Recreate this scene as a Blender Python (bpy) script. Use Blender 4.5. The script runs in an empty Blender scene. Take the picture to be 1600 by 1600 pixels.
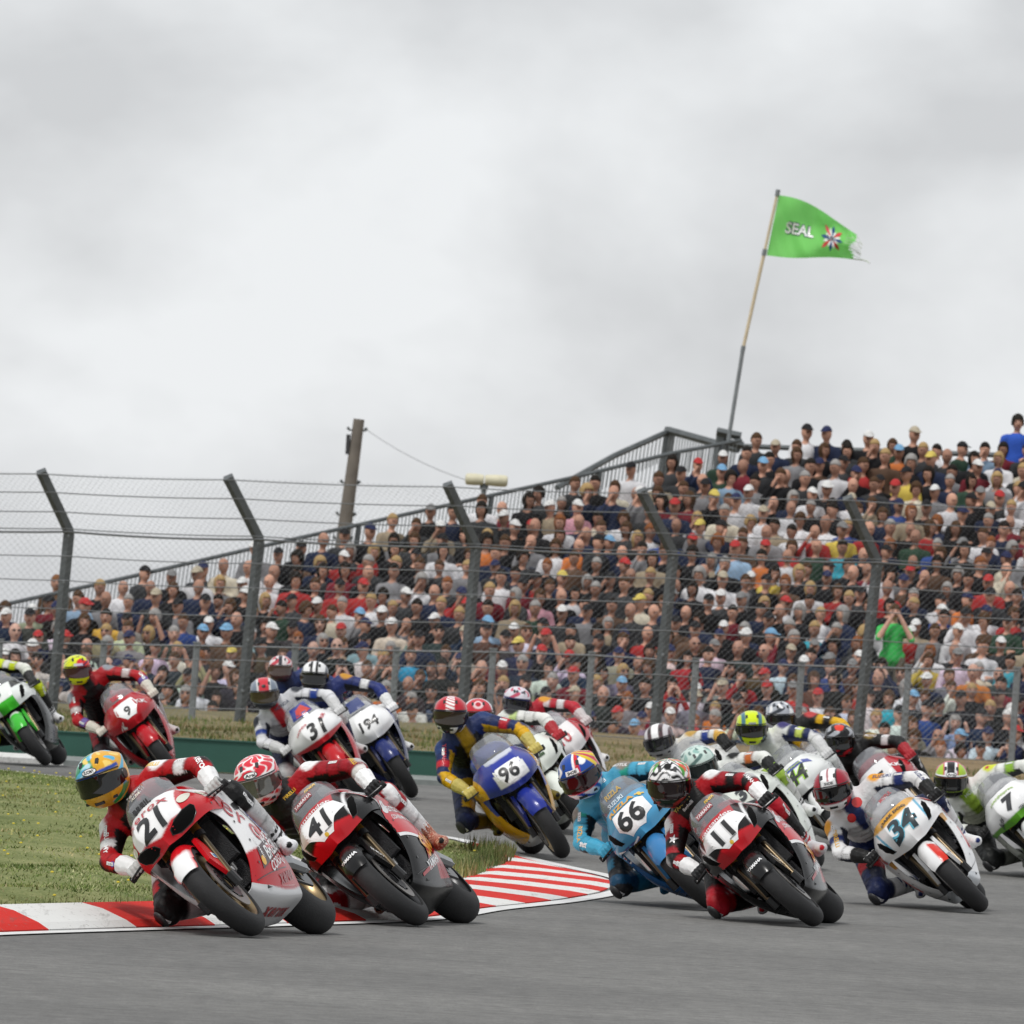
import bpy, bmesh, math, random, time
import numpy as np
from mathutils import Vector, Matrix, Euler
from mathutils.bvhtree import BVHTree
T0 = time.time()
RNG = random.Random(7)
SC = bpy.context.scene
COL = SC.collection
R = math.radians

# ------------------------------------------------------------------ camera
FPX = 16000.0
CAMZ = 1.5
ROLL = R(3.3)
PITCH = math.atan(232 / FPX)
cF = Vector((0, math.cos(PITCH), math.sin(PITCH)))
_u0 = Vector((0, -math.sin(PITCH), math.cos(PITCH)))
_r0 = Vector((1, 0, 0))
cU = _u0 * math.cos(ROLL) - _r0 * math.sin(ROLL)
cR = _r0 * math.cos(ROLL) + _u0 * math.sin(ROLL)
cam_d = bpy.data.cameras.new('camera')
cam = bpy.data.objects.new('camera', cam_d)
COL.objects.link(cam)
m = Matrix.Identity(4)
for i in range(3):
    m[i][0] = cR[i]; m[i][1] = cU[i]; m[i][2] = -cF[i]
m[2][3] = CAMZ
cam.matrix_world = m
cam_d.sensor_width = 36.0
cam_d.lens = 36.0 * FPX / 1600.0
cam_d.clip_start = 1.0
cam_d.clip_end = 6000.0
cam_d.dof.use_dof = True
cam_d.dof.focus_distance = 56.0
cam_d.dof.aperture_fstop = 17.0
SC.camera = cam

# ------------------------------------------------------------------ world: overcast sky
W = bpy.data.worlds.new('World'); SC.world = W; W.use_nodes = True
nt = W.node_tree; nt.nodes.clear()
def N(t, **k):
    n = nt.nodes.new(t)
    for a, b in k.items(): setattr(n, a, b)
    return n
sky = N('ShaderNodeTexSky', sky_type='NISHITA'); sky.sun_disc = False
SUN_EL, SUN_AZ = R(58), R(215)      # azimuth measured clockwise from +Y
sky.sun_elevation = SUN_EL; sky.sun_rotation = SUN_AZ
bgs = N('ShaderNodeBackground'); bgs.inputs[1].default_value = 0.06
nt.links.new(sky.outputs[0], bgs.inputs[0])
tc = N('ShaderNodeTexCoord')
mp = N('ShaderNodeMapping'); mp.inputs['Scale'].default_value = (1, 1, 1.5); mp.inputs['Location'].default_value = (.353, 0, .118)
nt.links.new(tc.outputs['Generated'], mp.inputs[0])
n1 = N('ShaderNodeTexNoise'); n1.inputs['Scale'].default_value = 22; n1.inputs['Detail'].default_value = 5; n1.inputs['Roughness'].default_value = .5
n1.inputs['Distortion'].default_value = .1
nt.links.new(mp.outputs[0], n1.inputs['Vector'])
cr = N('ShaderNodeValToRGB')
cr.color_ramp.elements[0].position = .36; cr.color_ramp.elements[0].color = (.51, .52, .535, 1)
cr.color_ramp.elements[1].position = .62; cr.color_ramp.elements[1].color = (.70, .715, .73, 1)
nt.links.new(n1.outputs[0], cr.inputs[0])
bgc = N('ShaderNodeBackground'); bgc.inputs[1].default_value = 1.0
nt.links.new(cr.outputs[0], bgc.inputs[0])
mx = N('ShaderNodeMixShader'); mx.inputs[0].default_value = .94
nt.links.new(bgs.outputs[0], mx.inputs[1]); nt.links.new(bgc.outputs[0], mx.inputs[2])
wo = N('ShaderNodeOutputWorld'); nt.links.new(mx.outputs[0], wo.inputs[0])
sd = bpy.data.lights.new('sun', 'SUN'); sd.energy = 1.5; sd.angle = R(10); sd.color = (1, .975, .94)
sun = bpy.data.objects.new('sun', sd); COL.objects.link(sun)
sdir = Vector((math.sin(SUN_AZ) * math.cos(SUN_EL), math.cos(SUN_AZ) * math.cos(SUN_EL), math.sin(SUN_EL)))
sun.rotation_euler = sdir.to_track_quat('Z', 'Y').to_euler()
vs = SC.view_settings
vs.view_transform = 'Standard'; vs.look = 'None'; vs.gamma = 1; vs.exposure = 0.34; vs.use_curve_mapping = False
SC.render.engine = 'CYCLES'
SC.cycles.max_bounces = 6; SC.cycles.transparent_max_bounces = 24
SC.cycles.use_denoising = True

# ------------------------------------------------------------------ image plane <-> place
def pix(px, py, d):
    """world point seen at photo pixel (px,py) at depth d metres"""
    v = cF * FPX + cR * (px - 800) - cU * (py - 800)
    return Vector((0, 0, CAMZ)) + v * (d / v.y)
def sstep(a, b, x):
    t = min(1, max(0, (x - a) / (b - a))); return t * t * (3 - 2 * t)
def gz(y):                       # the track climbs a little towards the back
    return .20 * sstep(70, 97, y)
def G(px, py):
    lo, hi = 20., 400.
    for _ in range(50):
        md = (lo + hi) / 2
        p = pix(px, py, md)
        if p.z > gz(md): lo = md
        else: hi = md
    return pix(px, py, lo)

# ------------------------------------------------------------------ materials
MATS = {}
def lin(c):
    if isinstance(c, str):
        c = tuple(int(c[i:i + 2], 16) / 255 for i in (0, 2, 4))
        c = tuple(x / 12.92 if x < .04045 else ((x + .055) / 1.055) ** 2.4 for x in c)
    return c
def mat(name, color=(.5, .5, .5), rough=.5, metal=0., coat=0., noise=0., nscale=8., bump=0., bscale=60., spec=.5, attr=None, objcol=False, alpha=1.):
    if name in MATS: return MATS[name]
    color = lin(color)
    M = bpy.data.materials.new(name); M.use_nodes = True
    t = M.node_tree; b = t.nodes['Principled BSDF']
    b.inputs['Base Color'].default_value = (*color, 1)
    b.inputs['Roughness'].default_value = rough; b.inputs['Metallic'].default_value = metal
    b.inputs['Coat Weight'].default_value = coat; b.inputs['Coat Roughness'].default_value = .08
    b.inputs['Specular IOR Level'].default_value = spec
    src = None
    if attr:
        a = t.nodes.new('ShaderNodeVertexColor'); a.layer_name = attr; src = a.outputs[0]
    if objcol:
        a = t.nodes.new('ShaderNodeObjectInfo'); src = a.outputs['Color']
    if noise or bump:
        c = t.nodes.new('ShaderNodeTexCoord')
    if noise:
        n = t.nodes.new('ShaderNodeTexNoise'); n.inputs['Scale'].default_value = nscale; n.inputs['Detail'].default_value = 6
        t.links.new(c.outputs['Object'], n.inputs['Vector'])
        mr = t.nodes.new('ShaderNodeMapRange'); mr.inputs[1].default_value = .25; mr.inputs[2].default_value = .75
        mr.inputs[3].default_value = 1 - noise; mr.inputs[4].default_value = 1 + noise
        t.links.new(n.outputs[0], mr.inputs[0])
        x = t.nodes.new('ShaderNodeMix'); x.data_type = 'RGBA'; x.blend_type = 'MULTIPLY'; x.inputs[0].default_value = 1
        x.inputs[6].default_value = (*color, 1)
        if src: t.links.new(src, x.inputs[6])
        t.links.new(mr.outputs[0], x.inputs[7]); src = x.outputs[2]
    if src: t.links.new(src, b.inputs['Base Color'])
    if bump:
        n = t.nodes.new('ShaderNodeTexNoise'); n.inputs['Scale'].default_value = bscale; n.inputs['Detail'].default_value = 5
        t.links.new(c.outputs['Object'], n.inputs['Vector'])
        bp = t.nodes.new('ShaderNodeBump'); bp.inputs['Strength'].default_value = bump; bp.inputs['Distance'].default_value = .02
        t.links.new(n.outputs[0], bp.inputs['Height']); t.links.new(bp.outputs[0], b.inputs['Normal'])
    if alpha < 1:
        b.inputs['Alpha'].default_value = alpha
    MATS[name] = M
    return M

# ------------------------------------------------------------------ mesh builder
class MB:
    def __init__(s): s.v = []; s.f = []; s.m = []; s.c = []
    def add(s, vs, fs, mi=0, col=None):
        o = len(s.v); s.v += [tuple(p) for p in vs]; s.f += [tuple(i + o for i in f) for f in fs]; s.m += [mi] * len(fs)
        s.c += [col or (1, 1, 1)] * len(vs)
    def box(s, c, d, rot=None, mi=0, taper=1., bev=0., col=None):
        c = Vector(c); x, y, z = [k / 2 for k in d]; P = []
        if bev:
            for sz in (-1, 1):
                for (fx, fy, k) in ((1, 1, 0),):
                    for (a, b_) in ((-x + bev, -y), (x - bev, -y), (x, -y + bev), (x, y - bev), (x - bev, y), (-x + bev, y), (-x, y - bev), (-x, -y + bev)):
                        P.append(Vector((a, b_, sz * z)))
            F = [tuple(range(7, -1, -1)), tuple(range(8, 16))] + [(i, (i + 1) % 8, 8 + (i + 1) % 8, 8 + i) for i in range(8)]
        else:
            for sz in (-1, 1):
                t = taper if sz > 0 else 1
                P += [Vector((-x * t, -y * t, sz * z)), Vector((x * t, -y * t, sz * z)), Vector((x * t, y * t, sz * z)), Vector((-x * t, y * t, sz * z))]
            F = [(3, 2, 1, 0), (4, 5, 6, 7), (0, 1, 5, 4), (1, 2, 6, 5), (2, 3, 7, 6), (3, 0, 4, 7)]
        if rot is not None: P = [rot @ p for p in P]
        s.add([p + c for p in P], F, mi, col)
    def tube(s, pts, rad, n=8, mi=0, cap=True, col=None, flat=1.):
        pts = [Vector(p) for p in pts]
        if not isinstance(rad, (list, tuple)): rad = [rad] * len(pts)
        V = []; F = []; a = None
        for i, p in enumerate(pts):
            d = (pts[min(i + 1, len(pts) - 1)] - pts[max(i - 1, 0)]).normalized()
            if a is None:
                a = d.cross(Vector((0, 0, 1)))
                if a.length < .1: a = d.cross(Vector((0, 1, 0)))
            a = (a - d * a.dot(d)).normalized(); b = d.cross(a)
            for k in range(n):
                t = 2 * math.pi * k / n
                V.append(p + (a * math.cos(t) + b * math.sin(t) * flat) * rad[i])
        for i in range(len(pts) - 1):
            for k in range(n):
                F.append((i * n + k, i * n + (k + 1) % n, (i + 1) * n + (k + 1) % n, (i + 1) * n + k))
        if cap:
            F.append(tuple(range(n - 1, -1, -1))); F.append(tuple((len(pts) - 1) * n + k for k in range(n)))
        s.add(V, F, mi, col)
    def lathe(s, prof, c=(0, 0, 0), n=32, mi=0, axis='Y', closed=False, a0=0., a1=2 * math.pi, col=None):
        """prof: (offset along axis, radius)"""
        full = abs(a1 - a0 - 2 * math.pi) < 1e-6
        nn = n if full else n + 1; V = []; F = []; c = Vector(c)
        for i in range(nn):
            t = a0 + (a1 - a0) * i / n
            for (o, r) in prof:
                if axis == 'Y': V.append(c + Vector((r * math.cos(t), o, r * math.sin(t))))
                elif axis == 'Z': V.append(c + Vector((r * math.cos(t), r * math.sin(t), o)))
                else: V.append(c + Vector((o, r * math.cos(t), r * math.sin(t))))
        k = len(prof); kk = k if closed else k - 1
        for i in range(n):
            j = (i + 1) % nn
            for q in range(kk):
                F.append((i * k + q, i * k + (q + 1) % k, j * k + (q + 1) % k, j * k + q))
        s.add(V, F, mi, col)
    def ball(s, c, r, n=10, mi=0, col=None, rot=None):
        c = Vector(c); r = (r, r, r) if not isinstance(r, (tuple, list)) else r; V = []; F = []
        for i in range(n + 1):
            p = math.pi * i / n
            for k in range(2 * n):
                t = math.pi * k / n
                q = Vector((r[0] * math.sin(p) * math.cos(t), r[1] * math.sin(p) * math.sin(t), r[2] * math.cos(p)))
                if rot is not None: q = rot @ q
                V.append(c + q)
        for i in range(n):
            for k in range(2 * n):
                F.append((i * 2 * n + k, (i + 1) * 2 * n + k, (i + 1) * 2 * n + (k + 1) % (2 * n), i * 2 * n + (k + 1) % (2 * n)))
        s.add(V, F, mi, col)
    def mesh(s, name, mats, smooth=True, color=False):
        me = bpy.data.meshes.new(name)
        me.from_pydata(s.v, [], s.f)
        for q in mats: me.materials.append(q)
        if len(mats) > 1: me.polygons.foreach_set('material_index', s.m)
        if smooth:
            me.shade_smooth()
            if hasattr(me, 'set_sharp_from_angle'): me.set_sharp_from_angle(angle=R(40))
        if color: set_col(me, np.array(s.c, dtype=np.float32))
        me.update()
        return me
    def build(s, name, mats, parent=None, smooth=True, color=False):
        if not isinstance(mats, (list, tuple)): mats = [mats]
        return link(name, s.mesh(name, mats, smooth, color), parent)
def set_col(me, c):
    a = me.color_attributes.new('col', 'FLOAT_COLOR', 'POINT')
    b = np.ones((len(c), 4), dtype=np.float32); b[:, :3] = c
    a.data.foreach_set('color', b.ravel())
def link(name, me, parent=None):
    o = bpy.data.objects.new(name, me); COL.objects.link(o)
    if parent is not None: o.parent = parent
    return o
def empty(name, M=None):
    o = bpy.data.objects.new(name, None); COL.objects.link(o); o.empty_display_size = .2
    if M is not None: o.matrix_world = M
    return o
def tag(o, label=None, cat=None, group=None, kind=None):
    if label: o['label'] = label
    if cat: o['category'] = cat
    if group: o['group'] = group
    if kind: o['kind'] = kind
    return o
def copy_tree(o, parent=None):
    c = o.copy(); COL.objects.link(c); c.parent = parent
    for ch in list(o.children): copy_tree(ch, c)
    return c
def verts(me):
    a = np.empty(len(me.vertices) * 3, dtype=np.float32); me.vertices.foreach_get('co', a); return a.reshape(-1, 3)
# smooth closed body out of tapered capsules / ellipsoids: one continuous skin
def capsule_mb(mb, p0, r0, p1, r1, n=12):
    p0 = Vector(p0); p1 = Vector(p1); d = p1 - p0; L = d.length
    ts = [0, .5, 1] if L > 1e-5 else [0]
    P = []; Rr = []
    for q in range(4):
        a = math.pi / 2 * (1 - q / 4); P.append(p0 - d.normalized() * r0 * math.sin(a)); Rr.append(max(r0 * math.cos(a), .001))
    P.append(p0); Rr.append(r0); P.append((p0 + p1) / 2); Rr.append((r0 + r1) / 2); P.append(p1); Rr.append(r1)
    for q in range(1, 5):
        a = math.pi / 2 * q / 4; P.append(p1 + d.normalized() * r1 * math.sin(a)); Rr.append(max(r1 * math.cos(a), .001))
    mb.tube(P, Rr, n)
def remesh(mb, voxel, smooth_it=3):
    me = mb.mesh('tmp', [], smooth=False)
    o = link('tmp', me)
    md = o.modifiers.new('r', 'REMESH'); md.mode = 'VOXEL'; md.voxel_size = voxel; md.use_smooth_shade = True
    if smooth_it:
        sm = o.modifiers.new('s', 'SMOOTH'); sm.factor = .5; sm.iterations = smooth_it
    dg = bpy.context.evaluated_depsgraph_get(); dg.update()
    out = bpy.data.meshes.new_from_object(o.evaluated_get(dg), depsgraph=dg)
    bpy.data.objects.remove(o); bpy.data.meshes.remove(me)
    return out
# ------------------------------------------------------------------ ground, track, kerb, grass
def smat(name, build):
    M = bpy.data.materials.new(name); M.use_nodes = True; t = M.node_tree; b = t.nodes['Principled BSDF']
    build(t, b, lambda k, **kw: [setattr(n, a, v) for n in [None] for a, v in ()] or None)
    MATS[name] = M; return M
def nod(t, k, ins=None, **kw):
    n = t.nodes.new(k)
    for a, v in kw.items(): setattr(n, a, v)
    for a, v in (ins or {}).items():
        if isinstance(v, bpy.types.NodeSocket): t.links.new(v, n.inputs[a])
        else: n.inputs[a].default_value = v
    return n
def ramp(t, fac, els):
    r = t.nodes.new('ShaderNodeValToRGB'); t.links.new(fac, r.inputs[0]); e = r.color_ramp.elements
    e[0].position, e[0].color = els[0][0], (*lin(els[0][1]), 1); e[1].position, e[1].color = els[-1][0], (*lin(els[-1][1]), 1)
    for p, c in els[1:-1]:
        q = e.new(p); q.color = (*lin(c), 1)
    return r.outputs[0]
def mat_asphalt():
    M = bpy.data.materials.new('asphalt'); M.use_nodes = True; t = M.node_tree; b = t.nodes['Principled BSDF']
    c = nod(t, 'ShaderNodeTexCoord').outputs['Object']
    mpp = nod(t, 'ShaderNodeMapping', {'Vector': c, 'Scale': (1.6, .16, 1), 'Rotation': (0, 0, R(-12))}).outputs[0]
    n1 = nod(t, 'ShaderNodeTexNoise', {'Vector': mpp, 'Scale': 3.0, 'Detail': 8, 'Roughness': .72}).outputs[0]
    n2 = nod(t, 'ShaderNodeTexNoise', {'Vector': c, 'Scale': 70, 'Detail': 5, 'Roughness': .8}).outputs[0]
    n3 = nod(t, 'ShaderNodeTexNoise', {'Vector': c, 'Scale': .35, 'Detail': 3}).outputs[0]
    base = ramp(t, n1, [(.32, (.140, .139, .134)), (.68, (.212, .209, .20))])
    x = nod(t, 'ShaderNodeMix', {0: .62, 6: base, 7: ramp(t, n2, [(.38, (.095, .095, .095)), (.62, (.27, .266, .258))])}, data_type='RGBA').outputs[2]
    y = nod(t, 'ShaderNodeMix', {0: 1, 6: x, 7: ramp(t, n3, [(.35, (.82, .82, .82)), (.7, (1.08, 1.08, 1.07))])}, data_type='RGBA', blend_type='MULTIPLY').outputs[2]
    n4 = nod(t, 'ShaderNodeTexNoise', {'Vector': nod(t, 'ShaderNodeMapping', {'Vector': c, 'Scale': (1, .8, 1)}).outputs[0], 'Scale': 9, 'Detail': 9, 'Roughness': .8}).outputs[0]
    y = nod(t, 'ShaderNodeMix', {0: 1, 6: y, 7: ramp(t, n4, [(.38, (.72, .72, .72)), (.62, (1.20, 1.20, 1.19))])}, data_type='RGBA', blend_type='MULTIPLY').outputs[2]
    wv = nod(t, 'ShaderNodeTexNoise', {'Vector': nod(t, 'ShaderNodeMapping', {'Vector': c, 'Scale': (.35, 5.5, 1), 'Rotation': (0, 0, R(4))}).outputs[0], 'Scale': 1.3, 'Detail': 7, 'Roughness': .7}).outputs[0]
    y = nod(t, 'ShaderNodeMix', {0: 1, 6: y, 7: ramp(t, wv, [(.36, (.68, .68, .68)), (.44, (.93, .93, .93)), (.64, (1.01, 1.01, 1.0))])}, data_type='RGBA', blend_type='MULTIPLY').outputs[2]
    t.links.new(y, b.inputs['Base Color']); b.inputs['Roughness'].default_value = .85; b.inputs['Specular IOR Level'].default_value = .3
    bp = nod(t, 'ShaderNodeBump', {'Strength': .5, 'Distance': .004, 'Height': n2}); t.links.new(bp.outputs[0], b.inputs['Normal'])
    return M
def mat_grass(name, c0, c1, c2, bl=None):
    M = bpy.data.materials.new(name); M.use_nodes = True; t = M.node_tree; b = t.nodes['Principled BSDF']
    c = nod(t, 'ShaderNodeTexCoord').outputs['Object']
    n1 = nod(t, 'ShaderNodeTexNoise', {'Vector': c, 'Scale': 1.3, 'Detail': 6, 'Roughness': .65}).outputs[0]
    n2 = nod(t, 'ShaderNodeTexNoise', {'Vector': c, 'Scale': 45, 'Detail': 3}).outputs[0]
    a = nod(t, 'ShaderNodeMath', {0: n1, 1: n2}, operation='ADD').outputs[0]
    a = nod(t, 'ShaderNodeMath', {0: a, 1: .5}, operation='MULTIPLY').outputs[0]
    col = ramp(t, a, [(.38, c0), (.5, c1), (.62, c2)])
    if bl:
        sx = nod(t, 'ShaderNodeSeparateXYZ', {0: c}).outputs[0]; f = nod(t, 'ShaderNodeMapRange', {0: sx, 1: .0, 2: 3.5, 3: 0, 4: .85}).outputs[0]
        col = nod(t, 'ShaderNodeMix', {0: f, 6: col, 7: ramp(t, n1, [(.35, (.17, .115, .06)), (.65, (.27, .20, .12))])}, data_type='RGBA').outputs[2]
    t.links.new(col, b.inputs['Base Color'])
    b.inputs['Roughness'].default_value = .9; b.inputs['Specular IOR Level'].default_value = .1
    return M
ASPH = mat_asphalt()
GRASS = mat_grass('grass_soil', (.095, .12, .04), (.18, .205, .075), (.28, .275, .13))
BANK = mat_grass('bank_grass', (.08, .105, .04), (.18, .15, .08), (.26, .21, .12), bl=True)
def sheet(name, xs, ys, zf, m, kind='structure'):
    V = [(x, y, zf(x, y)) for y in ys for x in xs]; n = len(xs)
    F = [(j * n + i, j * n + i + 1, (j + 1) * n + i + 1, (j + 1) * n + i) for j in range(len(ys) - 1) for i in range(n - 1)]
    mb = MB(); mb.add(V, F); o = mb.build(name, m); tag(o, kind=kind); return o
lsp = lambda a, b, n: [a + (b - a) * i / (n - 1) for i in range(n)]
gr = sheet('ground', lsp(-2500, 2500, 21), [-300, 0, 40, 96, 140, 400, 1200, 5200], lambda x, y: -.06 if y < 97 else (.10 if y < 141 else -.5), BANK)
road = sheet('road', lsp(-16, 22, 20), lsp(25, 112, 90), lambda x, y: gz(y), ASPH)
# track edge of the kerb, in photo order, turned into ground points
edge_px = [(-160, 1466), (-30, 1459), (200, 1451.5), (420, 1445), (640, 1436), (750, 1420), (860, 1408), (930, 1396), (955, 1386), (958, 1379), (930, 1369), (880, 1358), (800, 1340), (700, 1312)]
E = [G(*p) for p in edge_px]
E = [Vector((p.x, p.y, 0)) for p in E]
def catmull(P, per):
    out = []
    for i in range(len(P) - 1):
        a = P[max(i - 1, 0)]; b = P[i]; c = P[i + 1]; d = P[min(i + 2, len(P) - 1)]
        for k in range(per):
            t = k / per
            out.append(.5 * ((2 * b) + (c - a) * t + (2 * a - 5 * b + 4 * c - d) * t * t + (3 * b - 3 * c + d - a) * t ** 3))
    out.append(P[-1]); return out
Ed = catmull(E, 14)
# resample evenly
def resample(P, step):
    out = [P[0]]; acc = 0
    for i in range(1, len(P)):
        seg = (P[i] - P[i - 1]).length; 
        while acc + seg >= step * len(out):
            t = (step * len(out) - acc) / seg; out.append(P[i - 1].lerp(P[i], t))
        acc += seg
    return out
Ed = resample(Ed, .12)
def nrm(P, i):
    d = (P[min(i + 1, len(P) - 1)] - P[max(i - 1, 0)]).normalized(); return Vector((-d.y, d.x, 0))   # left of travel = infield
def kerb_w(y, i):
    w = .46 + .54 * sstep(55.5, 61.5, y)
    if i > len(Ed) * .6 and y > 70: w = 1.0 - .9 * sstep(70.5, 77.5, y)
    return w
iE = []
for i, p in enumerate(Ed):
    iE.append(p + nrm(Ed, i) * kerb_w(p.y, i))
def tidy(P):      # keep the inner kerb line from folding at the apex
    out = [P[0]]
    for p in P[1:]:
        if p.y < out[-1].y - .01: p = Vector((p.x * .5 + out[-1].x * .5, out[-1].y + .004, p.z))
        out.append(p)
    return out
# the tip of the infield
def mat_kerb(name, col):
    M = bpy.data.materials.new(name); M.use_nodes = True; t = M.node_tree; b = t.nodes['Principled BSDF']
    c = nod(t, 'ShaderNodeTexCoord').outputs['Object']
    s1 = nod(t, 'ShaderNodeMapping', {'Vector': c, 'Scale': (9, .9, 4), 'Rotation': (0, 0, R(-12))}).outputs[0]
    st = nod(t, 'ShaderNodeTexNoise', {'Vector': s1, 'Scale': 2.0, 'Detail': 5, 'Roughness': .7}).outputs[0]
    ch = nod(t, 'ShaderNodeTexNoise', {'Vector': c, 'Scale': 26, 'Detail': 6, 'Roughness': .7}).outputs[0]
    f1 = ramp(t, st, [(.56, (0, 0, 0)), (.74, (.55, .55, .55))]); f2 = ramp(t, ch, [(.60, (0, 0, 0)), (.68, (.8, .8, .8))])
    x = nod(t, 'ShaderNodeMix', {0: f1, 6: (*col, 1), 7: (.10, .085, .075, 1)}, data_type='RGBA').outputs[2]
    y = nod(t, 'ShaderNodeMix', {0: f2, 6: x, 7: (.20, .185, .165, 1)}, data_type='RGBA').outputs[2]
    t.links.new(y, b.inputs['Base Color']); b.inputs['Roughness'].default_value = .8; b.inputs['Specular IOR Level'].default_value = .2
    bp = nod(t, 'ShaderNodeBump', {'Strength': .6, 'Distance': .01, 'Height': ch}); t.links.new(bp.outputs[0], b.inputs['Normal'])
    return M
kerb_red = mat_kerb('kerb_red_paint', (.60, .022, .014)); kerb_white = mat_kerb('kerb_white_paint', (.70, .70, .68))
kerb = empty('kerb'); tag(kerb, kind='structure')
step = 0; i = 0; nblk = 0; last = len(Ed) - 2
yy_end = 78.0
while i < last - 4:
    ln = (11 if nblk % 2 else 10) + (nblk * 7) % 3
    if Ed[i].y > 60: ln = (9 if nblk % 2 else 8) + (nblk * 5) % 3
    j = min(i + ln, last)
    if i > len(Ed) * .6 and Ed[i].y > yy_end: break
    mb = MB(); V = []; F = []; sk = .28; rows = (0, .12, .5, .8, 1.0); hts = (.004, .022, .05, .062, .04)
    for k in range(i, j + 1):
        kh = 1.75 - .95 * sstep(56, 63, Ed[k].y)
        for r_, h_ in zip(rows, hts):
            h_ *= kh
            q = Ed[k].lerp(iE[max(0, min(len(Ed) - 1, k + (int(3 * r_ + .5) if Ed[k].y < 66 else 0)))], r_)
            V.append((q.x, q.y, gz(q.y) + .004 + h_ + (.0004 if nblk % 2 else 0)))
    nn = len(rows)
    for a in range(j - i):
        for b in range(nn - 1): F.append((a * nn + b, (a + 1) * nn + b, (a + 1) * nn + b + 1, a * nn + b + 1))
    base = len(V); V += [(x, y, gz(y) - .05) for (x, y, z) in V]
    ring = [a * nn for a in range(j - i + 1)] + [(j - i) * nn + b for b in range(1, nn)] + [a * nn + nn - 1 for a in range(j - i - 1, -1, -1)] + [b for b in range(nn - 2, 0, -1)]
    for a in range(len(ring)):
        p0, p1 = ring[a], ring[(a + 1) % len(ring)]; F.append((p0, p1, p1 + base, p0 + base))
    mb.add(V, F); o = mb.build('kerb_block', kerb_red if nblk % 2 else kerb_white, kerb, smooth=False)
    if nblk < 2: o['label'] = 'red painted kerb block' if nblk % 2 else 'white painted kerb block'
    i = j; nblk += 1
# white line outside the kerb
WHITE = mat('white_line_paint', (.66, .66, .65), .6, noise=.22, nscale=9)
def strip(name, P, o0, o1, z, m, kind='structure'):
    V = []; F = []
    for i, p in enumerate(P):
        n = nrm(P, i)
        for o in (o0, o1):
            q = p - n * o; V.append((q.x, q.y, gz(q.y) + z))
    for i in range(len(P) - 1): F.append((2 * i, 2 * i + 1, 2 * i + 3, 2 * i + 2))
    mb = MB(); mb.add(V, F); ob = mb.build(name, m, smooth=False); tag(ob, kind=kind); return ob
back_px = [(800, 1340), (700, 1312), (560, 1288), (400, 1262), (250, 1240), (95, 1216), (-60, 1199), (-200, 1190)]
Bk = [Vector((p.x, p.y, 0)) for p in (G(*q) for q in back_px)]
full = Ed[:] + catmull([Ed[-1]] + Bk[2:], 12)[1:]
strip('road_marking', full, .04, .17, .008, WHITE)
# infield grass: between the inner kerb line and the back edge, as a fan of strips by depth
def xr(P, y):      # greatest x of polyline at depth y
    best = None
    for a, b in zip(P, P[1:]):
        if (a.y - y) * (b.y - y) <= 0 and abs(a.y - b.y) > 1e-9:
            t = (y - a.y) / (b.y - a.y); x = a.x + (b.x - a.x) * t
            best = x if best is None else min(best, x)
    return best
inner = iE + Bk[2:]
inner = [p for p in inner]
ys = lsp(40, 112, 200); V = []; F = []; NX = 30
def in_x(y):
    x = xr(inner, y)
    if x is None: x = inner[0].x + (y - inner[0].y) * .22 if y < 60 else -9
    return x
def hump(t, y): return .02 + .10 * sstep(0, .35, t) + .05 * math.sin(y * .9 + t * 9) * t
GX = {}
for y in ys:
    x1 = in_x(y) + .10; x0 = min(-14, x1 - .5)
    for i in range(NX):
        t = (i / (NX - 1)) ** 2.2; x = x1 + (x0 - x1) * t
        V.append((x, y, gz(y) + hump(min(1, (x1 - x) / 3), y) * (.35 if y > 75 else 1)))
for j in range(len(ys) - 1):
    for i in range(NX - 1):
        a = j * NX + i; F.append((a, a + NX, a + NX + 1, a + 1))
mb = MB(); mb.add(V, F); infield = mb.build('infield_ground', GRASS); tag(infield, kind='structure')
# grass blades
def blades(name, pts, hmin, hmax, wd, cols, label=None, lean=.5):
    rg = np.random.RandomState(3); n = len(pts); P = np.array(pts, dtype=np.float32)
    az = rg.rand(n) * 6.283; h = hmin + (hmax - hmin) * rg.rand(n) ** 1.5; w = wd * (.6 + .8 * rg.rand(n))
    side = np.stack([np.cos(az), np.sin(az), 0 * az], 1) * w[:, None]
    az2 = rg.rand(n) * 6.283
    tip = np.stack([np.cos(az2) * h * lean * rg.rand(n), np.sin(az2) * h * lean * rg.rand(n), h], 1)
    V = np.concatenate([P - side, P + side, P + tip], 1).reshape(-1, 3)
    F = np.arange(3 * n).reshape(n, 3)
    me = bpy.data.meshes.new(name)
    me.vertices.add(3 * n); me.vertices.foreach_set('co', V.ravel().astype(np.float32))
    me.loops.add(3 * n); me.loops.foreach_set('vertex_index', F.ravel()); me.polygons.add(n)
    me.polygons.foreach_set('loop_start', np.arange(0, 3 * n, 3)); me.polygons.foreach_set('loop_total', np.full(n, 3))
    me.update(calc_edges=True)
    C = np.array([lin(c) for c in cols]); pf_ = .82 + .16 * np.sin(P[:, 0] * 1.9 + P[:, 1] * .31) + .14 * np.sin(P[:, 0] * 4.3 - P[:, 1] * .9 + 1) + .08 * np.sin(P[:, 1] * 2.7); gr_ = np.stack([1 + .10 * np.sin(P[:, 0] * 2.3 + P[:, 1] * .5), np.ones(n), np.ones(n)], 1)
    ci = C[rg.randint(0, len(C), n)] * (.75 + .5 * rg.rand(n))[:, None] * pf_[:, None] * 1.12 * gr_
    set_col(me, np.repeat(ci, 3, 0))
    me.materials.append(mat('grass_blades', rough=.8, attr='col', spec=.15))
    o = link(name, me); tag(o, kind='stuff'); return o
rg = random.Random(11); pts = []
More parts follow.
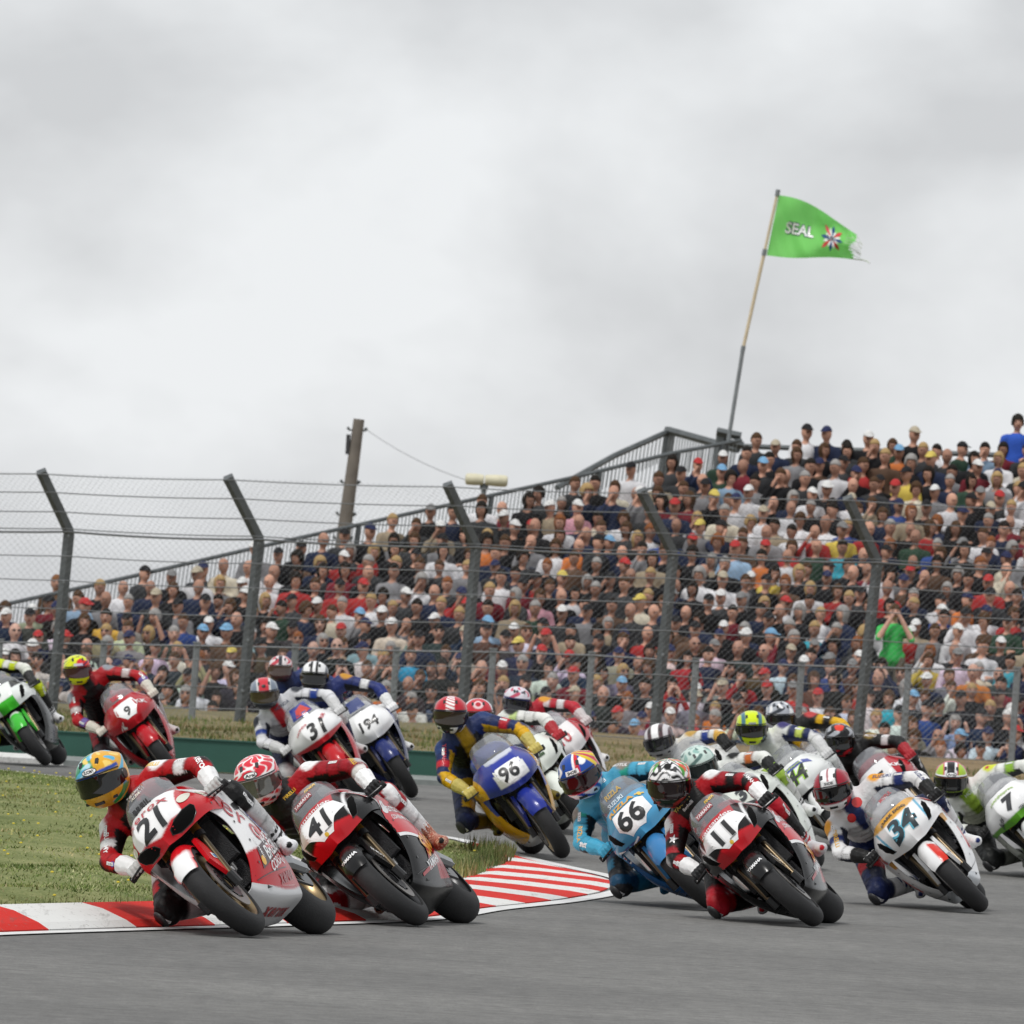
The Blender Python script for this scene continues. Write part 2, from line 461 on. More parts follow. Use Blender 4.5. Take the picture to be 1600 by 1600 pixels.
while len(pts) < 150000:
    y = rg.uniform(47, 100)
    x1 = in_x(y) + .06
    x = x1 - abs(rg.gauss(0, 1.1)) if rg.random() < .55 else rg.uniform(-5.4, x1)
    if x > x1 or x < -6: continue
    t = min(1, (x1 - x) / 3)
    z = gz(y) + hump(t, y) * (.35 if y > 75 else 1) - .01
    cl = math.sin(x * 3.1 + y * .7) + math.sin(x * 1.3 - y * 1.9)
    if cl < -.8 and rg.random() < .8: continue
    pts.append((x, y, z))
blades('grass', pts, .008, .034, .008, [(.15, .195, .055), (.21, .245, .075), (.29, .30, .12), (.39, .36, .19), (.11, .15, .04)], lean=1.4)
edge = []
while len(edge) < 9000:
    y = rg.uniform(48, 78); x1 = in_x(y)
    k = math.sin(y * 2.1) + math.sin(y * 5.3 + 1)
    if k < -.3 and rg.random() < .8: continue
    edge.append((x1 + rg.uniform(-.12, .12), y, gz(y) + .02))
blades('edge_grass', edge, .03, .14, .006, [(.13, .17, .05), (.20, .22, .08), (.28, .26, .13), (.08, .11, .035)])
fl = MB(); yl = mat('yellow_petals', (.75, .6, .05), .6)
for k in range(420):
    y = rg.uniform(52, 92); x = rg.uniform(-5, in_x(y) - .1)
    if math.sin(x * 2 + y) + math.sin(y * .6 + 2) < .2 and rg.random() < .75: continue
    z = gz(y) + hump(min(1, (in_x(y) - x) / 3), y) * (.35 if y > 75 else 1) + rg.uniform(.05, .09)
    fl.ball((x, y, z), (.011, .011, .006), 3, col=None)
o = fl.build('dandelion_flowers', yl); tag(o, kind='stuff')
# tall weeds near the tip
wd = []
for k in range(60):
    cx, cy = -.9 + rg.uniform(-.5, .35), rg.uniform(70, 79)
    for q in range(16): wd.append((cx + rg.uniform(-.03, .03), cy + rg.uniform(-.05, .05), gz(cy) + .02))
blades('weeds', wd, .08, .22, .005, [(.10, .12, .05), (.18, .16, .08), (.3, .27, .15)], lean=.35)

# ------------------------------------------------------------------ far side: kerb, green wall, bank
FEP = [(-16, 101), (-8, 101.9), (-5.7, 102.1), (-4, 102.4), (-2.8, 102.7), (-1.5, 103), (0, 103.4), (2, 103.8), (8, 105), (20, 106.5)]
def fe_y(x):
    for (a, p), (c, q) in zip(FEP, FEP[1:]):
        if x <= c: return p + (q - p) * (x - a) / (c - a)
    return FEP[-1][1]
FE = resample(catmull([Vector((x, y, 0)) for x, y in FEP], 12), .25)
fk = empty('far_kerb'); tag(fk, kind='structure')
grey_c = mat('far_kerb_grey', (.22, .24, .23), .8, noise=.2)
i = 0; b = 0
while i < len(FE) - 5:
    j = min(i + (5 if b % 2 == 0 else 2), len(FE) - 1); V = []; F = []
    for k in range(i, j + 1):
        q = FE[k]
        for (o_, z) in ((0, .0), (0, .05), (.45, .09), (.45, -.02)): V.append((q.x, q.y + o_, gz(q.y) + z))
    for a in range(j - i):
        for c_ in range(3): F.append((a * 4 + c_, (a + 1) * 4 + c_, (a + 1) * 4 + c_ + 1, a * 4 + c_ + 1))
    F += [(0, 1, 2, 3), tuple((j - i) * 4 + q for q in (3, 2, 1, 0))]
    _q = FE[i]; _s = 800 + 16000 * _q.x / _q.y
    if _s < 190 or 610 < _s < 730: mb = MB(); mb.add(V, F); mb.build('kerb_block', kerb_white if b % 2 == 0 else grey_c, fk, smooth=False)
    i = j; b += 1
green = mat('green_wall_paint', (.030, .105, .080), .7, noise=.14, nscale=2.2, bump=.1)
gw = empty('green_barrier_wall'); tag(gw, 'low dark green painted wall running behind the track on the left', 'wall')
wl = [(p.x, p.y + .75) for p in FE[::8] if -9 < p.x < 1.2]
for (a, b_) in zip(wl, wl[1:]):
    p0, p1 = Vector((*a, .2)), Vector((*b_, .2)); L = (p1 - p0).length; mb = MB()
    mb.box((0, 0, .13), (L - .012, .16, .38), bev=.01)
    mb.box((0, 0, .327), (L - .03, .19, .015))
    o = mb.build('wall_panel', green, gw, smooth=False); o.location = (p0 + p1) / 2; o.rotation_euler.z = math.atan2(p1.y - p0.y, p1.x - p0.x)
def bank_z(x, y):
    s_ = sstep(.8, 2.6, x); yw = fe_y(x); t = sstep(yw + 1.0 - s_, yw + 4.5, y); n = math.sin(x * 1.7 + y * .6) * .03 + math.sin(x * .8 - y * .9) * .03 + math.sin(x * 5.1 + y * 3) * .012
    return .207 + .27 * t + n * t - .012 * max(0, x) * t
bxs = lsp(-16, 18, 110); bys = [q * q * 58 for q in lsp(0, 1, 50)]; n_ = len(bxs)
mb = MB(); mb.add([(x, fe_y(x) + .35 + q, bank_z(x, fe_y(x) + .35 + q)) for q in bys for x in bxs], [(j * n_ + i, j * n_ + i + 1, (j + 1) * n_ + i + 1, (j + 1) * n_ + i) for j in range(len(bys) - 1) for i in range(n_ - 1)])
bank = tag(mb.build('grass_bank', BANK), kind='structure')
bl = []
for k in range(45000):
    x, y = rg.uniform(-7.5, 8.2), rg.uniform(100, 133)
    (y > fe_y(x) + 1.4) and (x < 1.2 or rg.random() < .35) and bl.append((x, y, bank_z(x, y) - .01))
blades('bank_grass_blades', bl, .02, .09, .012, [(.13, .16, .05), (.20, .21, .08), (.28, .22, .11), (.30, .24, .13), (.10, .14, .04)])
# rubble at the foot of the bank, right
st = MB(); 
for k in range(260):
    x, y = rg.uniform(1.3, 8.5), rg.uniform(104.6, 107.5); r_ = rg.uniform(.02, .07)
    st.ball((x, y, bank_z(x, y) + r_ * .2), (r_, r_ * .8, r_ * .6), 4)
o = st.build('rubble', mat('pale_stone', (.3, .29, .27), .9, noise=.3)); tag(o, kind='stuff')
# ------------------------------------------------------------------ debris fence
STEEL = mat('weathered_steel', (.12, .132, .136), .6, metal=.35, noise=.25, nscale=5)
STEELL = mat('light_steel', (.24, .26, .27), .5, metal=.4, noise=.2)
WIRE = mat('wire', (.20, .21, .22), .5, metal=.5)
FD = 132.0
posts = [(-215, 1085, -190, 822, -235, 730), (80, 1118, 108, 831, 65, 739), (374, 1128, 405, 843, 357, 748), (720, 1135, 744, 855, 700, 759),
         (1022, 1150, 1052, 866, 1003, 769), (1338, 1168, 1371, 879, 1325, 780), (1660, 1185, 1692, 893, 1645, 795)]
df = tag(empty('debris_fence'), 'tall leaning wire mesh debris fence with bent tops in front of the crowd', 'fence')
PP = []
for k, (bx, by, kx, ky, tx, ty) in enumerate(posts):
    a, b, c = pix(bx, by, FD), pix(kx, ky, FD), pix(tx, ty, FD - .35)
    a = a + (a - b).normalized() * .25
    PP.append((a, b, c)); mb = MB(); n = Vector((0, 1, 0))
    mb.tube([a, b - (b - a).normalized() * .03, b + (c - b).normalized() * .03, c], .072, 4)
    mb.tube([c - (c - b).normalized() * .02, c + (c - b).normalized() * .03], .086, 4)
    ps = mb.build('fence_post', STEEL, df, smooth=False)
    bo = MB()
    for f in (.25, .5, .75, .98): bo.ball(a.lerp(b, f) + Vector((0, -.09, 0)), .022, 3)
    bo.build('bolt', STEELL, ps)
def wires(mb, A, B, C, D, pitch, r):      # A,B lower corners, D,C upper corners
    w = (B - A).length; h = (D - A).length
    S = lambda u, v: A.lerp(B, u).lerp(D.lerp(C, u), v)
    def seg(p, q, r=r):
        d = (q - p).normalized(); s = d.cross(Vector((0, 1, 0))).normalized() * r; t = Vector((0, r, 0))
        V = [p + s, p - s * .5 + t, p - s * .5 - t, q + s, q - s * .5 + t, q - s * .5 - t]
        mb.add(V, [(0, 1, 4, 3), (1, 2, 5, 4), (2, 0, 3, 5)])
    n = int((w + h) / pitch)
    for i in range(1, n):
        s0 = i * pitch
        for sg in (0, 1):
            x0, y0 = (s0, 0) if s0 < w else (w, s0 - w)
            x1, y1 = (s0 - h, h) if s0 > h else (0, s0)
            u0, u1 = x0 / w, x1 / w
            if sg: u0, u1 = 1 - u0, 1 - u1
            seg(S(u0, y0 / h), S(u1, y1 / h))
mw = MB(); hw = MB()
for (a, b, c), (a2, b2, c2) in zip(PP, PP[1:]):
    o = Vector((0, -.13, 0)); lo = a.lerp(b, .1) + o; lo2 = a2.lerp(b2, .1) + o
    wires(mw, lo, lo2, b2 + o, b + o, .085, .0013)
    wires(mw, b + o, b2 + o, c2 + o, c + o, .075, .0013)
    def strand(p, q, r, sag=.02):
        P = [p.lerp(q, t / 6) - Vector((0, 0, sag * 4 * (t / 6) * (1 - t / 6))) for t in range(7)]; hw.tube(P, r, 4)
    for t in (.05, .34, .67, .98): strand(b.lerp(c, t) + o, b2.lerp(c2, t) + o, .007)
    strand(b + o, b2 + o, .014, .03)
    for t in (.16, .40, .62, .76, .88): strand(a.lerp(b, t) + o, a2.lerp(b2, t) + o, .007)
tag(mw.build('wire_mesh', WIRE, df, smooth=False), kind='stuff')
tag(hw.build('strand_wires', WIRE, df, smooth=False), kind='stuff')
# low spectator fence just behind
lf = tag(empty('spectator_fence'), 'low chain link fence on thin grey posts in front of the first row', 'fence')
sp = [(0, 1000, -6, 1100), (163, 1003, 155, 1118), (308, 1005, 299, 1126), (462, 1008, 454, 1128), (620, 1013, 611, 1132), (771, 1015, 763, 1138), (925, 1020, 917, 1140),
      (1088, 1030, 1079, 1150), (1253, 1036, 1244, 1160), (1420, 1040, 1410, 1172), (1590, 1044, 1580, 1182)]
tops = []; bots = []
for (x0, y0, x1, y1) in sp:
    p, q = pix(x0, y0, 134.6), pix(x1, y1, 134.6); q.z -= .12; mb = MB(); mb.tube([q, p], .045, 6); mb.box(p + Vector((0, 0, .01)), (.11, .11, .02)); mb.build('fence_post', STEELL, lf, smooth=False); tops.append(p); bots.append(q)
mw = MB(); hw = MB()
for p, p2, q, q2 in zip(tops, tops[1:], bots, bots[1:]):
    o = Vector((0, -.05, 0)); wires(mw, q + o, q2 + o, p2 + o, p + o, .085, .0016)
    for t in (.04, .5, .97): hw.tube([q.lerp(p, t) + o, q2.lerp(p2, t) + o], .012 if t > .9 else .006, 4)
tag(mw.build('wire_mesh', WIRE, lf, smooth=False), kind='stuff')
tag(hw.build('strand_wires', WIRE, lf, smooth=False), kind='stuff')

# ------------------------------------------------------------------ grandstand
KS = 1.14
NROW = 24
def row_y(k): return (136.2 + .46 * k) * KS
def row_head(k): return 1.5 + (.80 + .186 * k - 1.5) * KS
def row_left(k): return (-9.5 if k < 6 else -7.15 + (k - 6) * .645) * KS
XR = 9.7
gs = tag(empty('grandstand'), 'long raked grandstand full of people behind the wire fence', 'grandstand')
deck = mat('stand_deck', (.11, .11, .11), .8, noise=.3); bench = mat('bench_board', (.22, .2, .17), .7, noise=.2)
for k in range(NROW):
    zs = row_head(k) - .88; x0 = row_left(k) - .25; L = XR + .8 - x0; cx = (XR + .8 + x0) / 2
    mb = MB(); mb.box((cx, row_y(k) + .08, zs - .03), (L, .26, .045)); mb.build('bench', bench, gs, smooth=False)
    zt = zs - .42
    mb = MB(); mb.box((cx, row_y(k) - .28, zt / 2 - .25), (L, .523, zt + .5)); mb.build('step', deck, gs, smooth=False)
def rail(name, P, r, parent=gs, m=STEEL, n=6):
    mb = MB(); mb.tube(P, r, n); return mb.build(name, m, parent, smooth=False)
def pk(x, y, d): return pix(x, y, d * KS)
RA = [pk(*q) for q in ((-40, 956, 139.2), (0, 946, 139.6), (200, 902, 141.4), (420, 851, 143.2), (700, 789, 145.6), (900, 745, 147.3), (1050, 708, 148.4), (1158, 688, 149.3))]
rail('handrail', RA, .034)
lean = Vector((math.sin(R(5)), 0, math.cos(R(5))))
bal = MB(); low = []
tot = 0
for i in range(len(RA) - 1):
    a, b = RA[i], RA[i + 1]; n = max(1, int((b - a).length / .085))
    for j in range(n):
        p = a.lerp(b, j / n); h = .52; bal.tube([p - lean * h, p], .0075, 4, cap=False)
    low.append(a - lean * .52)
low.append(RA[-1] - lean * .52)
tag(bal.build('balusters', STEELL, gs, smooth=False), kind='stuff')
rail('lower_rail', low, .022)
for f in (.08, .3, .5, .62, .75, .87, .96):
    t = f * (len(RA) - 1); i = int(t); p = RA[i].lerp(RA[i + 1], t - i); rail('rail_post', [p - lean * 1.1, p], .045)
RB = [pk(870, 762, 149.6), pk(960, 712, 151), pk(1045, 674, 152.2)]
rail('handrail', RB, .05); mb = MB()
for i in range(2):
    for j in range(14):
        p = RB[i].lerp(RB[i + 1], j / 14); mb.tube([p - lean * .5, p], .01, 4, cap=False)
RCc = [pk(1043, 672, 152.2), pk(1152, 702, 150.2)]
for j in range(26):
    p = RCc[0].lerp(RCc[1], j / 26); mb.tube([p - lean * .6, p], .01, 4, cap=False)
tag(mb.build('balusters', STEELL, gs, smooth=False), kind='stuff')
rail('handrail', RCc, .07)
rail('rail_post', [pk(1047, 668, 152.2), pk(1036, 745, 152.2)], .09, n=4)
rail('rail_post', [pk(1131, 672, 149.6), pk(1120, 790, 149.6)], .12, n=4)
rail('top_beam', [pk(1120, 674, 149.5), pk(1158, 682, 149.5)], .07, n=4)
rail('top_beam', [pk(1140, 692, 149.5), pk(1162, 696, 149.5)], .06, n=4)
rail('back_rail', [pk(1150, 697, 149.9), pk(1300, 702, 149.9), pk(1640, 714, 149.9)], .05)
rail('back_rail', [pk(1150, 730, 149.9), pk(1640, 748, 149.9)], .04)

# ------------------------------------------------------------------ flag on its pole
fp = tag(empty('flag_pole'), 'tall leaning telescopic pole, grey below and cream above, tied to the stand', 'flagpole')
CREAM = mat('cream_pole', (.62, .52, .36), .5, noise=.1)
FDp = 149.2
A0, A1, A2 = pk(1137, 695, FDp), pk(1161, 545, FDp), pk(1215, 301, FDp)
mb = MB(); mb.tube([A0, A1], .034, 8); mb.build('pole_section', STEELL, fp)
mid = A1.lerp(A2, .62)
mb = MB(); mb.tube([A1, mid], .029, 8); mb.build('pole_section', CREAM, fp)
mb = MB(); mb.tube([mid, A2], .024, 8); mb.build('pole_section', CREAM, fp)
for p in (A1, mid, A2):
    mb = MB(); d = (A2 - A0).normalized(); mb.tube([p - d * .06, p + d * .05], .038, 8); mb.build('pole_collar', STEELL, fp)
NXF, NZF = 56, 36
def flag_pt(u, v, off=0.):      # v 0 bottom .. 1 top along the hoist
    hx = 1197 + (1217 - 1197) * v; hy = 398 + (305 - 398) * v
    top = (1217 + 122 * u, 305 + 34 * u + 24 * u * u - 4 * math.sin(u * 5)); bot = (1198 + 135 * u, 399 + 7 * u + 2 * math.sin(u * 6))
    x = bot[0] + (top[0] - bot[0]) * v; y = bot[1] + (top[1] - bot[1]) * v
    dep = FDp + off + .16 * math.sin(u * 9 + v * 2.6) * u + .12 * math.sin(v * 6 - u * 5) * u ** .5 + .03 * math.sin(u * 23 + v * 9)
    return pk(x, y, dep)
fl = MB(); V = [flag_pt(i / NXF, j / NZF) for j in range(NZF + 1) for i in range(NXF + 1)]; F = []
def torn(u, v):      # the fly edge is torn away in a bite
    return u > 1.0 - .17 * math.exp(-((v - .46) / .24) ** 2) * .5 - .02 * math.sin(v * 60) + .03
for j in range(NZF):
    for i in range(NXF):
        if torn((i + 1) / NXF, (j + .5) / NZF): continue
        a = j * (NXF + 1) + i; F.append((a, a + 1, a + NXF + 2, a + NXF + 1))
fl.add(V, F)
GREEN = bpy.data.materials.new('flag_green'); GREEN.use_nodes = True; b_ = GREEN.node_tree.nodes['Principled BSDF']
b_.inputs['Base Color'].default_value = (.26, .80, .20, 1); b_.inputs['Roughness'].default_value = .8
_t = GREEN.node_tree; _tr = _t.nodes.new('ShaderNodeBsdfTranslucent'); _tr.inputs[0].default_value = (.30, .90, .24, 1)
_mx = _t.nodes.new('ShaderNodeMixShader'); _mx.inputs[0].default_value = .45
_t.links.new(b_.outputs[0], _mx.inputs[1]); _t.links.new(_tr.outputs[0], _mx.inputs[2]); _t.links.new(_mx.outputs[0], _t.nodes['Material Output'].inputs[0])
flag = fl.build('flag', GREEN); tag(flag, 'bright green flag with white lettering and a torn fly edge', 'flag')
th = MB()
for k in range(9):
    v = .15 + .09 * k; p = flag_pt(.86 + .1 * abs(v - .5), v); q = flag_pt(1.02, v + RNG.uniform(-.05, .1)); r_ = flag_pt(1.08, v - RNG.uniform(0, .2))
    th.tube([p, (p + q) / 2 + Vector((0, 0, .03)), q, r_], .005, 4)
p = flag_pt(.97, .02); th.tube([p, flag_pt(1.12, .04), flag_pt(1.17, .0), flag_pt(1.19, -.08)], .010, 4)
th.build('frayed_threads', mat('thread', (.55, .6, .5), .8), flag)
def textmesh(s, bold=.0, shear=0., res=3, space=1.):
    c = bpy.data.curves.new('t', 'FONT'); c.body = s; c.size = 1; c.align_x = 'CENTER'; c.align_y = 'CENTER'; c.resolution_u = res
    c.offset = bold; c.shear = shear; c.space_character = space
    o = bpy.data.objects.new('t', c); COL.objects.link(o)
    dg = bpy.context.evaluated_depsgraph_get(); me = bpy.data.meshes.new_from_object(o.evaluated_get(dg), depsgraph=dg)
    bpy.data.objects.remove(o); bpy.data.curves.remove(c)
    V = verts(me)[:, :2].copy(); F = [tuple(p.vertices) for p in me.polygons]; bpy.data.meshes.remove(me)
    if len(V):
        lo, hi = V.min(0), V.max(0); V -= (lo + hi) / 2
        V /= (hi[1] - lo[1])         # height 1, centred
    return V, F
TXT = {}
def txt(s, bold=.0, shear=0., space=1., maxe=.12):
    k = (s, bold, shear, space, maxe)
    if k not in TXT:
        V, F = textmesh(s, bold, shear, 3, space); TXT[k] = subdiv(V, F, maxe)
    return TXT[k]
def subdiv(V, F, maxe):
    bm = bmesh.new(); vs = [bm.verts.new((float(x), float(y), 0)) for x, y in V]
    for f in F:
        try: bm.faces.new([vs[i] for i in f])
        except ValueError: pass
    bmesh.ops.triangulate(bm, faces=bm.faces[:])
    for _ in range(5):
        es = [e for e in bm.edges if e.calc_length() > maxe]
        if not es: break
        bmesh.ops.subdivide_edges(bm, edges=es, cuts=1)
        bmesh.ops.triangulate(bm, faces=[f for f in bm.faces if len(f.verts) > 3])
    bm.verts.index_update(); V = np.array([v.co[:2] for v in bm.verts]).reshape(-1, 2); F = [tuple(v.index for v in f.verts) for f in bm.faces]; bm.free()
    return V, F
INK = {}
def ink(c):
    if c not in INK: INK[c] = mat('print_' + c, c, .35, coat=.4)
    return INK[c]
def flagprint(name, V, F, cu, cv, su, sv, c, off=-.012, rot=0):
    mb = MB(); ca, sa = math.cos(rot), math.sin(rot)
    mb.add([flag_pt(cu + (x * ca - y * sa) * su, cv + (x * sa + y * ca) * sv, off) for x, y in V], F); return mb.build(name, ink(c), flag)
V, F = txt('SEAL', .06, 0); flagprint('lettering', V, F, .33, .50, .15 / 1.2, .22, '1d3a5c', -.010)
V, F = txt('SEAL', .02, 0); flagprint('lettering', V, F, .33, .50, .145 / 1.2, .19, 'f2f4f2', -.018)
for q in range(16):
    a0 = q * math.pi / 8; c = ('24408e', 'f0f0f0', 'd02a3c', 'f0f0f0')[q % 4]
    rj = (1.15, .8, 1.3, .95)[(q * 3) % 4]; V = [(0, 0), (math.cos(a0 - .19) * rj * .8, math.sin(a0 - .19) * rj * .8), (math.cos(a0) * rj * 1.15, math.sin(a0) * rj * 1.15), (math.cos(a0 + .19) * rj * .8, math.sin(a0 + .19) * rj * .8)]
    V, F = subdiv(V, [(0, 1, 2, 3)], .4); flagprint('emblem', V, F, .72, .50, .10, .26, c, -.014)
V, F = txt('UK', .03); flagprint('lettering', V, F, .71, .50, .05, .13, '1d2a3c', -.024)

# ------------------------------------------------------------------ wooden pole, cable, loudspeaker
WOOD = mat('pole_timber', (.17, .15, .13), .9, noise=.25, nscale=3, bump=.4, bscale=12)
tp = tag(empty('telegraph_pole'), 'weathered wooden telegraph pole leaning right behind the stand', 'pole')
TD = 186.0; a, b = pix(528, 905, TD), pix(561, 655, TD); u = (b - a).normalized()
mb = MB(); mb.tube([a - u * 4, a, b], [.145, .14, .10], 12); mb.build('shaft', WOOD, tp)
q = a.lerp(b, .84); mb = MB(); mb.box(q + Vector((-.14, -.02, 0)), (.075, .1, .36), bev=.01); mb.build('junction_box', mat('dark_box', (.04, .04, .045), .5), tp)
for f in (.93, .6, .4, .25, .14):
    q = a.lerp(b, f); mb = MB(); mb.tube([q + Vector((-.17, 0, 0)), q + Vector((.15, 0, 0))], .018, 6); mb.ball(q + Vector((.15, 0, .03)), .035, 4); mb.ball(q + Vector((-.17, 0, .03)), .03, 4); mb.build('step_iron', STEEL, tp)
LD = 170.0
lsx = tag(empty('loudspeaker'), 'pair of stubby cream loudspeaker barrels on a thin grey post rising out of the stand', 'loudspeaker')
p0, p1 = pix(746, 880, LD), pix(756, 765, LD); mb = MB(); mb.tube([p0, p1], .042, 8); mb.build('post', STEELL, lsx)
mb = MB(); mb.tube([p1, p1 + Vector((0, 0, .08))], .07, 8); mb.box(p1 + Vector((0, 0, .09)), (.34, .1, .03)); mb.build('bracket', STEEL, lsx)
CR = mat('cream_horn', (.66, .62, .45), .5, noise=.12)
for sx, L in ((-1, .30), (1, .37)):
    c = p1 + Vector((0, -.02, .16)); mb = MB()
    pr = [(0, .001), (0, .07), (.015, .088), (L * .5, .10), (L - .03, .098), (L, .082), (L + .01, .05), (L + .012, .001)]
    mb.lathe([(sx * (o_ + .008), r_) for o_, r_ in pr], c, 18, axis='X'); mb.build('horn', CR, lsx)
cb = tag(MB(), None) if False else None
c0 = a.lerp(b, .93) + Vector((.15, 0, .03)); c1 = pix(735, 752, 171.5); mb = MB(); mb.tube([c0.lerp(c1, t / 14) - Vector((0, 0, .09 * 4 * (t / 14) * (1 - t / 14))) for t in range(15)], .006, 4)
o = mb.build('overhead_cable', WIRE); tag(o, 'thin black cable sagging from the wooden pole towards the loudspeakers', 'cable')

# ------------------------------------------------------------------ crowd
SKIN = bpy.data.materials.new('skin_crowd'); SKIN.use_nodes = True; t_ = SKIN.node_tree
oi = t_.nodes.new('ShaderNodeObjectInfo')
t_.links.new(ramp(t_, oi.outputs['Random'], [(0, (.38, .20, .14)), (.35, (.50, .27, .195)), (.75, (.58, .33, .245)), (.97, (.62, .38, .30)), (1, (.09, .045, .03))]), t_.nodes['Principled BSDF'].inputs['Base Color']); t_.nodes['Principled BSDF'].inputs['Roughness'].default_value = .6
CLOTH = mat('cloth_crowd', rough=.9, objcol=True, noise=.14, nscale=9, bump=.5, bscale=18, spec=.15)
TRS = bpy.data.materials.new('trousers_crowd'); TRS.use_nodes = True; t_ = TRS.node_tree
oi = t_.nodes.new('ShaderNodeObjectInfo'); mu = nod(t_, 'ShaderNodeMath', {0: oi.outputs['Random'], 1: 7.31}, operation='MULTIPLY').outputs[0]; fr = nod(t_, 'ShaderNodeMath', {0: mu}, operation='FRACT').outputs[0]
t_.links.new(ramp(t_, fr, [(0, (.02, .02, .025)), (.3, (.035, .055, .11)), (.6, (.06, .09, .16)), (.85, (.2, .17, .12)), (1, (.05, .05, .05))]), t_.nodes['Principled BSDF'].inputs['Base Color']); t_.nodes['Principled BSDF'].inputs['Roughness'].default_value = .9
EYE = mat('eye_shade', (.07, .035, .025), .5)
LIP = mat('lips', (.28, .10, .08), .5)
HAIRM = mat('hair_or_hat', rough=.85, objcol=True, noise=.25, nscale=22, bump=.4, bscale=50, spec=.2)
GLASS = mat('sunglasses', (.015, .015, .018), .15)
def person_mesh(name, pose, short, vox=.019):
    lap = dict(lap=((-.27, -.02, .26), (-.07, -.24, .17)), cross=((-.26, -.03, .27), (.08, -.17, .30)), shade=((-.25, -.2, .36), (-.06, -.17, .70)), up=((-.26, -.12, .40), (-.15, -.16, .72)),
               knees=((-.27, -.10, .24), (-.16, -.36, .14)), down=((-.25, .03, .25), (-.23, -.06, .02)))
    pl, pr = {'lap': ('lap', 'lap'), 'cross': ('cross', 'cross'), 'shade': ('shade', 'lap'), 'camera': ('shade', 'shade'), 'arms_up': ('up', 'up'), 'knees': ('knees', 'knees'), 'stand': ('down', 'lap'), 'stand_up': ('shade', 'shade')}[pose]
    caps = []      # (p0,r0,p1,r1,kind)
    caps.append(((0, .01, .08), .15, (0, .03, .30), .155, 't')); caps.append(((0, .03, .30), .155, (0, .03, .45), .165, 't'))
    caps.append(((-.08, .03, .10), .12, (.08, .03, .10), .12, 't'))
    caps.append(((-.155, .03, .505), .075, (.155, .03, .505), .075, 't')); caps.append(((0, .03, .5), .09, (0, .02, .575), .065, 't'))
    for sx, pn in ((-1, pl), (1, pr)):
        e, h = lap[pn]; m_ = lambda q: (q[0] * -sx, q[1], q[2])
        if pn == 'cross' and sx > 0: h = (h[0], h[1] - .05, h[2] - .05)
        caps.append(((sx * .195, .03, .495), .068, m_(e), .052, 't'))
        caps.append((m_(e), .05, Vector(m_(e)).lerp(Vector(m_(h)), .85), .036, 's' if short else 't'))
        hv = Vector(m_(h)); caps.append((Vector(m_(e)).lerp(hv, .9), .034, hv + (hv - Vector(m_(e))).normalized() * .05, .032, 's'))
        if pose.startswith('stand'):
            caps.append(((sx * .1, .0, .05), .10, (sx * .11, -.02, -.36), .075, 'p')); caps.append(((sx * .11, -.02, -.36), .072, (sx * .12, .0, -.78), .05, 'p')); caps.append(((sx * .12, -.0, -.8), .045, (sx * .13, -.14, -.83), .04, 'p'))
        else:
            caps.append(((sx * .1, .0, .06), .095, (sx * .14, -.42, .07), .072, 'p')); caps.append(((sx * .14, -.43, .06), .068, (sx * .14, -.42, -.33), .048, 'p')); caps.append(((sx * .14, -.42, -.36), .045, (sx * .15, -.56, -.38), .038, 'p'))
    caps.append(((0, .02, .56), .052, (0, .0, .68), .05, 'n'))
    mb = MB()
    for c in caps: capsule_mb(mb, c[0], c[1], c[2], c[3], 10)
    hc = Vector((0, -.012, .768))
    mb.ball(hc, (.087, .100, .121), 9); mb.ball(hc + Vector((0, -.028, -.05)), (.060, .066, .065), 8)
    capsule_mb(mb, hc + Vector((0, -.088, .015)), .010, hc + Vector((0, -.108, -.022)), .016, 8)
    for sx in (-1, 1): mb.ball(hc + Vector((sx * .078, .008, -.01)), (.014, .022, .033), 5)
    me = remesh(mb, vox, 2)
    V = verts(me).astype(np.float64); D = []
    for c in caps:
        p0, p1 = np.array(c[0]), np.array(c[2]); d = p1 - p0; L = max(d @ d, 1e-9); t = np.clip(((V - p0) @ d) / L, 0, 1)
        D.append(np.linalg.norm(V - (p0 + t[:, None] * d), axis=1) - (c[1] + (c[3] - c[1]) * t))
    D.append(np.linalg.norm((V - np.array(hc)) / np.array((.08, .1, .12)), axis=1) * .09 - .09)
    ids = np.argmin(np.array(D), 0); kinds = [c[4] for c in caps] + ['n']
    code = np.array([{'t': 1, 's': 0, 'p': 2, 'n': 0}[k] for k in kinds])[ids]
    code[(V[:, 2] > .60) & (np.abs(V[:, 0]) < .1)] = 0
    hv = V - np.array(hc)
    for sx in (-1, 1):
        code[(np.abs(hv[:, 0] - sx * .031) < .019) & (np.abs(hv[:, 2] - .017) < .012) & (hv[:, 1] < -.05)] = 3
    code[(np.abs(hv[:, 0]) < .025) & (np.abs(hv[:, 2] + .060) < .009) & (hv[:, 1] < -.05)] = 4
    pm = np.empty(len(me.polygons), dtype=np.int32); 
    lv = np.empty(len(me.loops), dtype=np.int32); me.loops.foreach_get('vertex_index', lv); ls = np.empty(len(me.polygons), dtype=np.int32); me.polygons.foreach_get('loop_start', ls)
    pm = code[lv[ls]]
    me.materials.clear()
    for q in (SKIN, CLOTH, TRS, EYE, LIP): me.materials.append(q)
    me.polygons.foreach_set('material_index', pm.astype(np.int32)); me.shade_smooth(); me.name = name
    return me
POSES = [('lap', 1), ('cross', 0), ('shade', 0), ('knees', 1), ('camera', 0), ('lap', 0), ('cross', 1), ('arms_up', 1)]
PM = [person_mesh('spectator_body', p, s) for p, s in POSES]
PM_STAND = person_mesh('standing_body', 'stand', 0); PM_STANDUP = person_mesh('standing_body_arms_raised', 'stand_up', 1)
